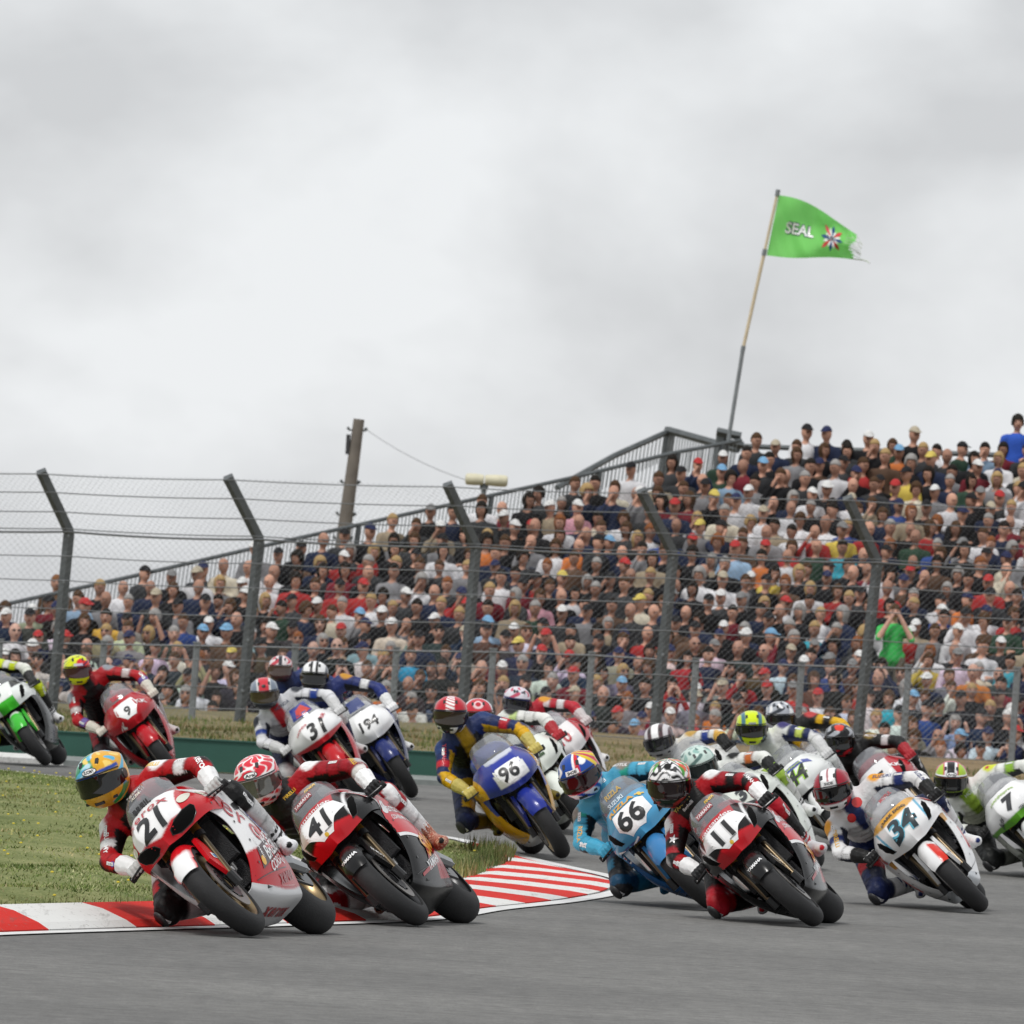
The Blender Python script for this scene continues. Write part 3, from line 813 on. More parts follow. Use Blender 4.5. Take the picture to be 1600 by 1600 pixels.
def dome(lim, sc=1.0, brim=None, n=18, puff=0., flat=1.):
    """hair or hat: shell over the skull, lower limit lim(azimuth) in metres above the head centre"""
    mb = MB(); hc = Vector((0, -.012, .768)); V = []; F = []
    rx, ry, rz = .0905 * sc, .109 * sc, .129 * sc
    m_ = 9
    for i in range(m_ + 1):
        for k in range(n):
            az = 2 * math.pi * k / n; zl = lim(az); e1 = math.asin(max(-.99, min(.99, zl / rz))); e = math.pi / 2 + (e1 - math.pi / 2) * i / m_
            rr = max(math.cos(e), .0) if zl > -rz * .5 or math.sin(e) > 0 else max(math.cos(e), .72)
            pf = 1 + puff * math.sin(k * 2.7 + i)
            V.append(hc + Vector((rx * rr * math.sin(az) * pf, -ry * rr * math.cos(az) * pf + .004, rz * math.sin(e) * flat if zl > -.2 else rz * math.sin(e) * (1 if math.sin(e) > 0 else -zl / rz))))
    for i in range(m_):
        for k in range(n): F.append((i * n + k, (i + 1) * n + k, (i + 1) * n + (k + 1) % n, i * n + (k + 1) % n))
    # inner rim
    b0 = len(V); V += [hc + (V[m_ * n + k] - hc) * .93 for k in range(n)]
    for k in range(n): F.append((m_ * n + k, b0 + k, b0 + (k + 1) % n, m_ * n + (k + 1) % n))
    mb.add(V, F)
    if brim:
        W_, L_, ang = brim; P = []; k_ = 9
        for s_ in (0, .008):
            for q in range(k_):
                a = (q / (k_ - 1) - .5) * math.pi * .85
                P.append(hc + Vector((math.sin(a) * W_ * .95, -math.cos(a) * .085, .052 + s_)))
            for q in range(k_):
                a = (q / (k_ - 1) - .5) * math.pi * .85
                P.append(hc + Vector((math.sin(a) * W_, -.08 - math.cos(a) * L_, .045 - math.cos(a) * ang + s_)))
        F = []
        for q in range(k_ - 1):
            F += [(q, q + 1, k_ + q + 1, k_ + q), (2 * k_ + q + 1, 2 * k_ + q, 3 * k_ + q, 3 * k_ + q + 1), (k_ + q, k_ + q + 1, 3 * k_ + q + 1, 3 * k_ + q)]
        mb.add(P, F)
    return mb
c_ = math.cos
HATS = {}
HATS['short hair'] = dome(lambda a: .045 - .085 * (1 - c_(a)) / 2 + (.02 if abs(c_(a)) < .5 else 0), puff=.015)
HATS['long hair'] = dome(lambda a: .05 if c_(a) > .72 else -.14, 1.07, puff=.03)
HATS['curly hair'] = dome(lambda a: .05 if c_(a) > .6 else -.05, 1.16, puff=.06)
HATS['cap'] = dome(lambda a: .042, 1.03, brim=(.07, .085, .02))
HATS['bucket hat'] = dome(lambda a: .03, 1.08, brim=(.1, .05, .03), flat=.92)
HM = {}
for k, mb in HATS.items(): HM[k] = mb.mesh('hair' if 'hair' in k else 'hat', [HAIRM])
gm = MB()
for sx in (-1, 1): gm.ball(Vector((0, -.012, .768)) + Vector((sx * .032, -.088, .016)), (.026, .014, .018), 4)
gm.tube([Vector((-.078, .0, .79)), Vector((-.06, -.085, .79)), Vector((.06, -.085, .79)), Vector((.078, .0, .79))], .005, 4)
GM = gm.mesh('sunglasses', [GLASS])
TOPS = [('black', (.014, .014, .016), 54), ('charcoal', (.04, .042, .045), 26), ('navy', (.02, .028, .06), 24), ('white', (.66, .66, .68), 26), ('red', (.36, .035, .035), 5), ('royal blue', (.035, .07, .24), 4),
        ('light blue', (.26, .38, .52), 3), ('grey', (.22, .22, .23), 9), ('dark green', (.03, .06, .04), 3), ('tan', (.33, .27, .19), 5), ('brown', (.10, .06, .04), 8), ('orange', (.55, .17, .05), 1), ('yellow', (.6, .46, .09), 1),
        ('pink', (.55, .28, .34), 1), ('turquoise', (.05, .33, .42), 1), ('lime green', (.25, .45, .12), .3), ('maroon', (.16, .02, .03), 4), ('cream', (.58, .53, .42), 6)]
HAIRC = [('brown', (.07, .038, .02), 10), ('dark', (.015, .012, .01), 9), ('blond', (.38, .26, .12), 5), ('grey', (.30, .29, .28), 5), ('ginger', (.22, .08, .03), 2)]
HATC = [('white', (.66, .66, .65), 9), ('black', (.018, .018, .02), 12), ('red', (.42, .04, .04), 5), ('navy', (.025, .03, .08), 8), ('yellow', (.6, .48, .12), 1), ('light blue', (.18, .36, .55), 2), ('beige', (.42, .37, .28), 4), ('grey', (.2, .2, .2), 3)]
def pick(L, r): 
    t = r.random() * sum(q[2] for q in L)
    for q in L:
        t -= q[2]
        if t <= 0: return q
    return L[-1]
NUMW = ['first', 'second', 'third', 'fourth', 'fifth', 'sixth', 'seventh', 'eighth', 'ninth', 'tenth', 'eleventh', 'twelfth', 'thirteenth', 'fourteenth', 'fifteenth', 'sixteenth', 'seventeenth', 'eighteenth', 'nineteenth', 'twentieth', 'twenty-first', 'twenty-second', 'twenty-third', 'highest']
rc = random.Random(21)
def project(p):
    v = Vector(p) - Vector((0, 0, CAMZ)); z = v.dot(cF); return 800 + FPX * v.dot(cR) / z, 800 - FPX * v.dot(cU) / z
specials = [   # px, py of head centre, depth, mesh, top, hat kind, hat colour, label
    (1398, 958, 139.5, PM_STANDUP, ('green', (.07, .42, .10)), 'short hair', ('brown', (.07, .04, .02)), 'standing spectator in bright green shirt with both hands raised to the face'),
    (1590, 662, 149.2, PM_STAND, ('blue', (.04, .12, .42)), 'curly hair', ('dark', (.02, .018, .015)), 'tall standing man in blue shirt and dark hair above the top row, far right'),
    (88, 912, 142.6, PM_STAND, ('brown', (.11, .06, .035)), 'short hair', ('ginger', (.2, .09, .04)), 'spectator whose bare head rises above the left stand rail beside a fence post'),
]
crowd = []
for k in range(NROW):
    x = row_left(k) + .2 + rc.uniform(0, .3)
    if k < 6: x = -8.6 + rc.uniform(0, .3)
    while x < XR:
        gap = rc.uniform(.30, .45)
        if rc.random() < .012: gap += .3
        stand_up = rc.random() < .03
        crowd.append(dict(k=k, x=x, y=row_y(k) + rc.uniform(-.13, .13), z=row_head(k) - .89 + rc.uniform(-.10, .09) - (rc.uniform(0, .12) if k == NROW - 1 else 0), rot=rc.gauss(0, .34) + .05, sc=rc.uniform(.94, 1.08), pose=rc.choice((0, 1, 5, 3, 5, 6, 1, 0)) if rc.random() < .86 else rc.choice((2, 4, 2, 7))))
        x += gap
fixc = {}      # clothes that can be read off the photograph: (px, py) -> top, hat
HARD = [(1275, 1085, 'white', None), (1352, 1080, 'white', None), (1302, 1050, 'royal blue', None), (850, 940, 'pink', 'long hair'), (745, 975, 'light blue', 'cap:light blue'), (1325, 1075, 'red', None), (1235, 1085, 'red', None), (1395, 1100, 'turquoise', 'long hair'),
        (760, 1080, 'white', None), (1440, 1115, 'royal blue', None), (1080, 1085, 'grey', None), (985, 1085, 'grey', None), (1490, 975, 'white', 'cap:white'), (285, 960, 'royal blue', None), (325, 965, 'white', 'cap:white'), (1400, 800, 'royal blue', 'cap:navy'), (1440, 820, 'red', 'long hair'),
        (610, 985, 'cream', 'cap:white'), (1100, 710, 'navy', 'cap:red'), (1165, 760, 'white', None), (1260, 1180, 'navy', None), (430, 900, 'white', None), (555, 920, 'red', 'cap:red')]
for c in crowd:
    hp = project((c['x'], c['y'], c['z'] + .77)); c['hp'] = hp
    c['top'] = pick(TOPS, rc)
    r = rc.random()
    if r < .30: c['hat'] = ('cap', pick(HATC, rc))
    elif r < .33: c['hat'] = ('bucket hat', pick(HATC, rc))
    elif r < .46: c['hat'] = ('bald', ('', (0, 0, 0)))
    elif r < .64: c['hat'] = ('long hair', pick(HAIRC, rc))
    elif r < .69: c['hat'] = ('curly hair', pick(HAIRC, rc))
    else: c['hat'] = ('short hair', pick(HAIRC, rc))
    c['gl'] = rc.random() < .28
for (px, py, tn, hn) in HARD:
    b = min(crowd, key=lambda c: (c['hp'][0] - px) ** 2 + (c['hp'][1] - py) ** 2)
    b['top'] = next(q for q in TOPS if q[0] == tn)
    if hn and hn.startswith('cap:'): b['hat'] = ('cap', next(q for q in HATC if q[0] == hn[4:]))
    elif hn: b['hat'] = (hn, HAIRC[0])
for s_ in specials:
    q = pk(s_[0], s_[1], s_[2]); crowd = [c for c in crowd if abs(c['hp'][0] - s_[0]) > 24 or not (-30 < c['hp'][1] - s_[1] < 80) or abs(c['y'] - s_[2] * KS) > 1.4]
inview = [c for c in crowd if -12 < c['hp'][0] < 1612]
inview.sort(key=lambda c: c['y'])
indiv = inview[:288]; ind_ids = {id(c) for c in indiv}; rest = [c for c in crowd if id(c) not in ind_ids]
print('crowd', len(crowd), 'in view', len(inview), 'rest', len(rest))
GRP = 'spectators sitting in the grandstand'
cnt = {}
for c in sorted(indiv, key=lambda c: (c['k'], c['x'])):
    k = c['k']; cnt[k] = cnt.get(k, 0) + 1; c['n'] = cnt[k]
def hat_words(c):
    kd, (cn, *_r) = c['hat'][0], c['hat'][1]
    return 'bald' if kd == 'bald' else cn + '-haired' if kd in ('short hair', 'curly hair') else 'long ' + cn + '-haired' if kd == 'long hair' else cn + '-capped' if kd == 'cap' else cn + '-hatted'
LAND = [(92, 'first tall post'), (389, 'second tall post'), (731, 'third tall post'), (1036, 'fourth tall post'), (1354, 'fifth tall post'), (3, 'leftmost thin post'), (159, 'second thin post'), (304, 'third thin post'), (458, 'fourth thin post'),
        (616, 'fifth thin post'), (767, 'sixth thin post'), (921, 'seventh thin post'), (1084, 'eighth thin post'), (1249, 'ninth thin post'), (1415, 'tenth thin post'), (1585, 'last thin post')]
USED = set()
def label_for(c):
    x = c['hp'][0]; L = sorted(LAND, key=lambda q: abs(q[0] - x)); ps = {0: 'bare-armed', 1: 'with folded arms', 2: 'with one raised hand', 3: 'with hands on knees', 4: 'with both hands raised', 5: 'with hands in lap', 6: 'with folded bare arms', 7: 'with arms up'}[c['pose']]
    for lm in L[:3]:
        side = 'right at' if abs(lm[0] - x) < 12 else 'just left of' if x < lm[0] else 'just right of'
        for ex in ('', ps, ps + (' in sunglasses' if c['gl'] else '')):
            lab = ('%s spectator in %s top %s, %s row, %s the %s' % (hat_words(c), c['top'][0], ex, NUMW[c['k']], side, lm[1])).replace(' ,', ',')
            if lab not in USED and len(lab.split()) <= 16: USED.add(lab); return lab
    return lab
def put_person(me, loc, rotz, sc, top, hat, gl, label):
    o = link('person', me); o.location = loc; o.rotation_euler = (0, 0, rotz); o.scale = (sc, sc, sc)
    o.color = (*[max(.004, x * rc.uniform(.8, 1.15)) for x in top[1]], 1)
    tag(o, label, 'spectator', GRP)
    if hat[0] != 'bald':
        h = link('hair' if 'hair' in hat[0] else 'hat', HM[hat[0]], o); h.color = (*hat[1][1], 1)
    if gl: link('sunglasses', GM, o)
    return o
for c in indiv:
    t_n = c['top'][0]; n = c['n']
    lab = label_for(c)
    put_person(PM[c['pose']], (c['x'], c['y'], c['z']), c['rot'], c['sc'], c['top'], c['hat'], c['gl'], lab)
for (px, py, d, me, top, hk, hc_, lab) in specials:
    p = pk(px, py, d); o = put_person(me, (p.x, p.y, p.z - .78), .1, 1.04, top, (hk, hc_), False, lab)
# everyone farther up: one mass
sm = [person_mesh('far_body', p, s, .031) for p, s in (('lap', 1), ('cross', 0), ('lap', 0), ('shade', 0))]
SD = []
for me in sm:
    V = verts(me); idx = [tuple(p.vertices) for p in me.polygons]; mi = np.empty(len(me.polygons), dtype=np.int32); me.polygons.foreach_get('material_index', mi)
    vc = np.zeros(len(V), dtype=np.int32)
    for f, q in zip(idx, mi):
        for v in f: vc[v] = q
    keep = [f for f in idx if max(V[i][2] for i in f) > .12]; us = sorted({i for f in keep for i in f}); mq = {i: k for k, i in enumerate(us)}
    SD.append((V[us], [tuple(mq[i] for i in f) for f in keep], vc[us]))
VV, FF, CC, off = [], [], [], 0
rot = lambda V, a: np.stack([V[:, 0] * math.cos(a) - V[:, 1] * math.sin(a), V[:, 0] * math.sin(a) + V[:, 1] * math.cos(a), V[:, 2]], 1)
for c in rest:
    V, F, vc = SD[rc.randrange(4) if rc.random() < .5 else rc.randrange(3)]
    skin = np.array((.52, .29, .21)) * rc.uniform(.65, 1.2); tr = np.array((.04, .055, .1)) * rc.uniform(.4, 1.5)
    pal = np.array([skin, np.array(c['top'][1]) * rc.uniform(.8, 1.15), tr, np.array((.07, .035, .025)), np.array((.28, .1, .08))])
    VV.append(rot(V * c['sc'], c['rot']) + np.array((c['x'], c['y'], c['z']))); CC.append(pal[vc]); FF += [tuple(i + off for i in f) for f in F]; off += len(V)
    if c['hat'][0] != 'bald':
        mb = HATS[c['hat'][0]]; V = np.array(mb.v, dtype=np.float64); VV.append(rot(V * c['sc'], c['rot']) + np.array((c['x'], c['y'], c['z']))); CC.append(np.tile(np.array(c['hat'][1][1]), (len(V), 1)))
        FF += [tuple(i + off for i in f) for f in mb.f]; off += len(V)
me = bpy.data.meshes.new('crowd'); me.from_pydata(np.concatenate(VV), [], FF); set_col(me, np.concatenate(CC)); me.materials.append(mat('crowd_mass', rough=.85, attr='col', spec=.2, noise=.12, nscale=12)); me.shade_smooth()
tag(link('crowd', me), 'far upper rows of packed spectators', 'crowd', kind='stuff')
print('env done', round(time.time() - T0, 1))
# ------------------------------------------------------------------ sport bike, upright in its own frame: +X ahead, +Y its left, ground at z=0
RUB = mat('tyre_rubber', (.024, .024, .025), .75, noise=.12, nscale=20, bump=.12, bscale=90, spec=.35)
RUBW = mat('tyre_wall', (.016, .016, .017), .55)
GOLDR = mat('bronze_rim', (.30, .22, .12), .35, metal=.85)
BLKR = mat('black_rim', (.02, .02, .022), .3, metal=.3)
STL = mat('brushed_steel', (.42, .41, .40), .35, metal=.9, noise=.15)
DISC = mat('disc_steel', (.25, .235, .22), .4, metal=.85)
ALU = mat('alloy', (.30, .31, .32), .35, metal=.8, noise=.12, nscale=12)
BLK = mat('satin_black', (.014, .014, .015), .42, spec=.5)
CARB = mat('carbon', (.02, .02, .021), .25, coat=.6)
FORKD = mat('dark_fork', (.10, .075, .045), .3, metal=.9)
FORKG = mat('gold_fork', (.62, .33, .06), .28, metal=.9)
PAINT = mat('bike_paint', rough=.26, attr='col', coat=.14, spec=.25)
RADI = mat('radiator_core', (.03, .03, .032), .6, metal=.4, bump=.8, bscale=140)
SEATM = mat('seat_foam', (.02, .02, .021), .9)
SCR = bpy.data.materials.new('smoked_screen'); SCR.use_nodes = True
_b = SCR.node_tree.nodes['Principled BSDF']; _b.inputs['Base Color'].default_value = (.30, .31, .33, 1); _b.inputs['Roughness'].default_value = .06; _b.inputs['Alpha'].default_value = .42; _b.inputs['Coat Weight'].default_value = .6
def net(P, nu, nv):
    """bicubic Catmull-Rom through a control net P[row][col]"""
    P = np.array(P, dtype=np.float64)
    def run(A, n):
        out = []
        m_ = len(A)
        for i in range(m_ - 1):
            a, b, c, d = A[max(i - 1, 0)], A[i], A[i + 1], A[min(i + 2, m_ - 1)]
            if i == 0: a = 2 * b - c
            if i == m_ - 2: d = 2 * c - b
            for k in range(n):
                t = k / n; out.append(.5 * (2 * b + (c - a) * t + (2 * a - 5 * b + 4 * c - d) * t * t + (3 * b - 3 * c + d - a) * t ** 3))
        out.append(A[-1]); return np.array(out)
    A = run(P, nv); A = run(A.transpose(1, 0, 2), nu).transpose(1, 0, 2)
    return A
def grid_mb(A, mirror=False, both=False):
    mb = MB(); r, c, _ = A.shape
    def put(A, flip):
        V = A.reshape(-1, 3); F = []
        for j in range(r - 1):
            for i in range(c - 1):
                a = j * c + i; f = (a, a + 1, a + c + 1, a + c); F.append(f[::-1] if flip else f)
        mb.add([tuple(v) for v in V], F)
    if not mirror: put(A, False)
    if mirror or both:
        B = A.copy(); B[:, :, 1] *= -1; put(B, True)
    return mb
def thick(mb, name, t=.004):
    """give a shell its real thickness, away from the outside"""
    me = mb.mesh(name, [], smooth=False)
    bm = bmesh.new(); bm.from_mesh(me); bmesh.ops.remove_doubles(bm, verts=bm.verts, dist=.0008); bmesh.ops.recalc_face_normals(bm, faces=bm.faces)
    # make normals point outwards: compare with the centre
    c = Vector((.2, 0, .6)); s_ = sum((f.normal.dot(f.calc_center_median() - c)) * f.calc_area() for f in bm.faces)
    if s_ < 0: bmesh.ops.reverse_faces(bm, faces=bm.faces[:])
    bmesh.ops.solidify(bm, geom=bm.faces[:], thickness=t)
    bm.to_mesh(me); bm.free(); me.shade_smooth(); me.set_sharp_from_angle(angle=R(50)); return me
K_ = .95
def kz(P): return [[(x, y, z * K_) for x, y, z in r] for r in P]
NOSE = kz([[(.60, 0, .965), (.585, .07, .96), (.555, .105, .955), (.50, .138, .948), (.41, .168, .93), (.28, .195, .90)],
        [(.70, 0, .905), (.695, .082, .902), (.668, .112, .898), (.56, .165, .89), (.43, .20, .88), (.27, .230, .855)],
        [(.765, 0, .84), (.762, .088, .836), (.735, .120, .832), (.60, .195, .825), (.46, .235, .815), (.27, .260, .80)],
        [(.798, 0, .76), (.788, .070, .755), (.760, .105, .752), (.64, .195, .76), (.48, .25, .75), (.30, .27, .73)],
        [(.790, 0, .675), (.765, .040, .672), (.735, .078, .672), (.64, .165, .688), (.52, .23, .70), (.36, .255, .69)]])
SCREEN = kz([[(.605, 0, .962), (.588, .072, .957), (.523, .128, .947), (.423, .168, .927)],
          [(.57, 0, 1.015), (.55, .075, 1.01), (.48, .128, .998), (.385, .162, .975)],
          [(.49, 0, 1.07), (.47, .072, 1.065), (.41, .12, 1.05), (.33, .152, 1.02)],
          [(.385, 0, 1.115), (.37, .062, 1.11), (.325, .108, 1.09), (.27, .135, 1.06)]])
SIDE = [[(.52, .22, .70), (.40, .252, .735), (.24, .268, .765), (.06, .262, .775), (-.10, .235, .755)],
        [(.40, .225, .60), (.31, .252, .61), (.19, .265, .615), (.04, .258, .615), (-.10, .235, .60)],
        [(.37, .205, .48), (.29, .235, .475), (.17, .25, .465), (.02, .248, .455), (-.13, .23, .44)],
        [(.39, .165, .36), (.31, .190, .34), (.17, .205, .32), (0, .208, .31), (-.18, .195, .30)],
        [(.43, .105, .26), (.34, .125, .225), (.17, .14, .20), (-.04, .145, .19), (-.27, .14, .20)]]
BELLY = [[(.43, .105, .26), (.34, .125, .225), (.17, .14, .20), (-.04, .145, .19), (-.27, .14, .20)],
         [(.455, .075, .235), (.36, .09, .185), (.18, .10, .15), (-.05, .105, .14), (-.30, .10, .15)],
         [(.465, 0, .23), (.37, 0, .175), (.18, 0, .138), (-.05, 0, .13), (-.31, 0, .14)]]
TANK = [[(.34, 0, .90), (.33, .06, .895), (.32, .115, .86), (.32, .13, .80)],
        [(.24, 0, .965), (.235, .085, .955), (.22, .155, .90), (.22, .165, .80)],
        [(.08, 0, .985), (.08, .095, .97), (.07, .165, .90), (.08, .17, .79)],
        [(-.06, 0, .94), (-.06, .08, .925), (-.06, .13, .87), (-.04, .14, .79)],
        [(-.15, 0, .85), (-.15, .06, .84), (-.15, .09, .82), (-.14, .11, .78)]]
TAIL = [[(-.12, 0, .80), (-.12, .07, .80), (-.12, .12, .785), (-.12, .125, .74)],
        [(-.32, 0, .82), (-.32, .09, .82), (-.32, .15, .80), (-.32, .14, .74)],
        [(-.52, 0, .86), (-.52, .09, .86), (-.52, .135, .84), (-.52, .12, .79)],
        [(-.60, 0, .93), (-.62, .08, .925), (-.64, .12, .89), (-.64, .11, .83)],
        [(-.90, 0, .985), (-.90, .05, .98), (-.90, .07, .955), (-.90, .06, .92)]]
XF, XR_ = .71, -.71
AXF, AXR = Vector((XF, 0, .30)), Vector((XR_, 0, .325))
def tyre_prof(w, Ro, ri, n=14):
    P = []
    for i in range(n + 1):
        a = -math.pi / 2 * 1.12 + math.pi * 1.12 * i / n
        P.append((w / 2 * math.sin(a) if abs(a) < math.pi / 2 else math.copysign(w / 2, a) * (1 - .0 * abs(a)), Ro - (w / 2) * 1.02 * (1 - math.cos(a))))
    P = [(-w * .40, ri)] + P + [(w * .40, ri)]
    return P
BM = {}
def shared(name, mb, mats, smooth=True): BM[name] = mb.mesh(name, mats if isinstance(mats, list) else [mats], smooth); return BM[name]
def wheel(pre, ax, Ro, w, rr, spokes):
    mb = MB(); mb.lathe([(o, r) for o, r in tyre_prof(w, Ro, rr + .012)], ax, 64); shared(pre + 'tyre', mb, RUB)
    mb = MB(); q = w * .40
    mb.lathe([(-q, rr + .014), (-q - .004, rr + .004), (-q + .012, rr - .012), (-q * .4, rr - .022), (q * .4, rr - .022), (q - .012, rr - .012), (q + .004, rr + .004), (q, rr + .014)], ax, 64)
    for k in range(spokes):
        a = 2 * math.pi * k / spokes; ca, sa = math.cos(a), math.sin(a)
        for off in (-.11, .11):
            mb.tube([ax + Vector((.035 * math.cos(a), 0, .035 * math.sin(a))), ax + Vector(((rr - .018) * math.cos(a + off), 0, (rr - .018) * math.sin(a + off)))], [.017, .011], 6, flat=1)
    mb.lathe([(-w * .42, .012), (-w * .42, .03), (-w * .2, .045), (w * .2, .045), (w * .42, .03), (w * .42, .012)], ax, 20)
    shared(pre + 'rim', mb, GOLDR); BM[pre + 'rim_black'] = BM[pre + 'rim'].copy(); BM[pre + 'rim_black'].materials[0] = BLKR
wheel('front_', AXF, .30, .122, .212, 5); wheel('rear_', AXR, .325, .195, .216, 5)
for s_, nm in ((1, 'l'), (-1, 'r')):
    mb = MB(); mb.lathe([(s_ * .060, .105), (s_ * .060, .158), (s_ * .066, .158), (s_ * .066, .105)], AXF, 48, closed=True); mb.lathe([(s_ * .062, .04), (s_ * .062, .095), (s_ * .070, .095), (s_ * .070, .04)], AXF, 24, closed=True, mi=1)
    for k in range(10):
        a = k * math.pi / 5; mb.ball(AXF + Vector((math.cos(a) * .1, s_ * .066, math.sin(a) * .1)), (.009, .006, .009), 4, mi=1)
    shared('brake_disc' + nm, mb, [DISC, BLKR])
    top = Vector((.405, s_ * .105, .86)); bot = AXF + Vector((-.005, s_ * .105, 0)); mid = top.lerp(bot, .42)
    mb = MB(); mb.tube([top, mid], .027, 14); mb.tube([mid, mid.lerp(bot, .1)], .031, 14, mi=1); mb.tube([mid.lerp(bot, .05), bot - Vector((0, 0, .0))], [.022, .022], 12, mi=2)
    mb.box(bot + Vector((0, 0, -.005)), (.055, .05, .075), bev=.012, mi=1); shared('fork_leg' + nm, mb, [FORKG, BLK, FORKD])
    c = AXF + Vector((-.115, s_ * .082, .085)); rt = Matrix.Rotation(R(35), 3, 'Y')
    mb = MB(); mb.box(c, (.062, .055, .12), rot=rt, bev=.014)
    for q in (-.03, .03): mb.ball(c + rt @ Vector((0, s_ * .03, q)), (.017, .006, .017), 5, mi=1)
    mb.tube([c + Vector((0, s_ * .02, .05)), c + Vector((-.04, s_ * .02, .16)), c + Vector((-.10, s_ * .01, .33))], .005, 5, mi=2); shared('brake_caliper' + nm, mb, [BLKR, STL, BLK])
    mb = MB(); a, b = Vector((.37, s_ * .13, .765)), Vector((.33, s_ * .345, .745)); mb.tube([a, b], .014, 10); mb.tube([a + (b - a) * .4, b], .019, 12, mi=1); mb.lathe([(0, .001), (0, .021), (s_ * .02, .019), (s_ * .02, .001)], b, 12, mi=1)
    shared('handlebar' + nm, mb, [BLK, SEATM])
    mb = MB(); mb.tube([Vector((.40, s_ * .155, .755)), Vector((.435, s_ * .2, .75)), Vector((.43, s_ * .28, .74)), Vector((.40, s_ * .345, .735))], [.007, .008, .007, .006], 6); mb.ball((.40, s_ * .345, .735), .009, 4); mb.box((.39, s_ * .16, .76), (.05, .03, .03), bev=.006, mi=1)
    shared('brake_lever' + nm, mb, [BLKR, BLK])
    mb = MB(); mb.tube([Vector((-.30, s_ * .13, .37)), Vector((-.30, s_ * .245, .375))], .013, 8); mb.box((-.28, s_ * .12, .39), (.09, .012, .10), bev=.01, mi=1); mb.tube([Vector((-.28, s_ * .14, .37)), Vector((-.15, s_ * .15, .34))], .006, 6, mi=1); mb.ball((-.15, s_ * .165, .34), (.012, .02, .012), 4, mi=1)
    shared('footpeg' + nm, mb, [ALU, BLK])
    # air intake: flat black patch painting in the duct's shade on the nose, with lip
    mb = MB(); ring = []; c0 = np.array((.672, s_ * .175, .745))
    for (y_, z_) in ((.048, .668), (.085, .652), (.150, .662), (.192, .692), (.206, .728), (.198, .745), (.160, .742), (.105, .722), (.060, .695)):
        ring.append((s_ * y_, z_))
    BM['intake_ring' + nm] = ring; BM['slit_ring' + nm] = [(s_ * y, z) for y, z in ((.150, .690), (.178, .694), (.205, .735), (.214, .785), (.205, .812), (.188, .800), (.172, .755))]
mb = MB()
AR = [math.radians(a) for a in range(25, 141, 5)]
V = []; nprof = 11
for i, a in enumerate(AR):
    for k in range(nprof):
        t = (k / (nprof - 1) - .5) * 2; w = .071 * (1 if 0 < i < len(AR) - 1 else .9); dp = .055 if 3 < i < len(AR) - 3 else .03
        rr = .318 - dp * (abs(t) ** 2.6); V.append((XF + rr * math.cos(a), t * w, .30 + rr * math.sin(a)))
F = [(i * nprof + k, i * nprof + k + 1, (i + 1) * nprof + k + 1, (i + 1) * nprof + k) for i in range(len(AR) - 1) for k in range(nprof - 1)]
mb.add(V, F)
for s_ in (1, -1):   # the stay that runs down each fork leg
    A = [(.60, .072, .60), (.66, .072, .60), (.75, .075, .45), (.70, .09, .32), (.64, .09, .36), (.60, .082, .50)]
    P = [(x, s_ * y, z) for x, y, z in A] + [(x, s_ * (y + .022), z) for x, y, z in A]
    n_ = len(A); mb.add(P, [tuple(range(n_)) if s_ < 0 else tuple(range(n_ - 1, -1, -1)), tuple(range(n_, 2 * n_)) if s_ > 0 else tuple(range(2 * n_ - 1, n_ - 1, -1))] + [(q, (q + 1) % n_, n_ + (q + 1) % n_, n_ + q) for q in range(n_)])
FM = thick(mb, 'mudguard', .004); BM['mudguard'] = FM
GN = grid_mb(net(NOSE, 16, 12), both=True); BM['cowl'] = thick(GN, 'cowl')
GS = grid_mb(net(SCREEN, 8, 6), both=True); BM['windscreen'] = thick(GS, 'windscreen', .003)
SA = net(SIDE, 18, 15)
BM['side_fairingl'] = thick(grid_mb(SA), 'side_fairing'); BM['side_fairingr'] = thick(grid_mb(SA, mirror=True), 'side_fairing')
BM['belly_pan'] = thick(grid_mb(net(BELLY, 12, 8), both=True), 'belly_pan')
BM['fuel_tank'] = thick(grid_mb(net(TANK, 7, 6), both=True), 'fuel_tank', .006)
BM['seat_unit'] = thick(grid_mb(net(TAIL, 6, 6), both=True), 'seat_unit', .006)
mb = MB(); mb.box((-.32, 0, .835), (.34, .22, .03), rot=Matrix.Rotation(R(6), 3, 'Y'), bev=.03); mb.box((-.50, 0, .885), (.04, .18, .07), bev=.02); shared('seat', mb, SEATM)
mb = MB()
for s_ in (1, -1):
    mb.tube([Vector((.36, s_ * .06, .84)), Vector((.22, s_ * .15, .76)), Vector((-.05, s_ * .165, .66)), Vector((-.22, s_ * .14, .50)), Vector((-.24, s_ * .12, .36))], [.035, .045, .045, .045, .04], 8, flat=.7)
    mb.tube([Vector((-.12, s_ * .09, .70)), Vector((-.75, s_ * .07, .87))], .014, 8)
mb.tube([Vector((.40, 0, .90)), Vector((.345, 0, .70))][::-1], .04, 12); mb.box((.41, 0, .86), (.07, .27, .03), bev=.02); mb.box((.45, 0, .74), (.07, .26, .035), bev=.02); shared('frame', mb, ALU)
mb = MB(); mb.box((.06, 0, .42), (.42, .30, .30), bev=.05); mb.box((.17, 0, .62), (.22, .28, .20), bev=.04, rot=Matrix.Rotation(R(25), 3, 'Y')); mb.box((-.16, 0, .38), (.2, .26, .26), bev=.06)
for s_ in (1, -1): mb.lathe([(s_ * .15, .001), (s_ * .15, .09), (s_ * .185, .08), (s_ * .19, .001)], (.0, 0, .36), 20); mb.lathe([(s_ * .13, .001), (s_ * .13, .07), (s_ * .17, .06), (s_ * .172, .001)], (-.17, 0, .36), 20)
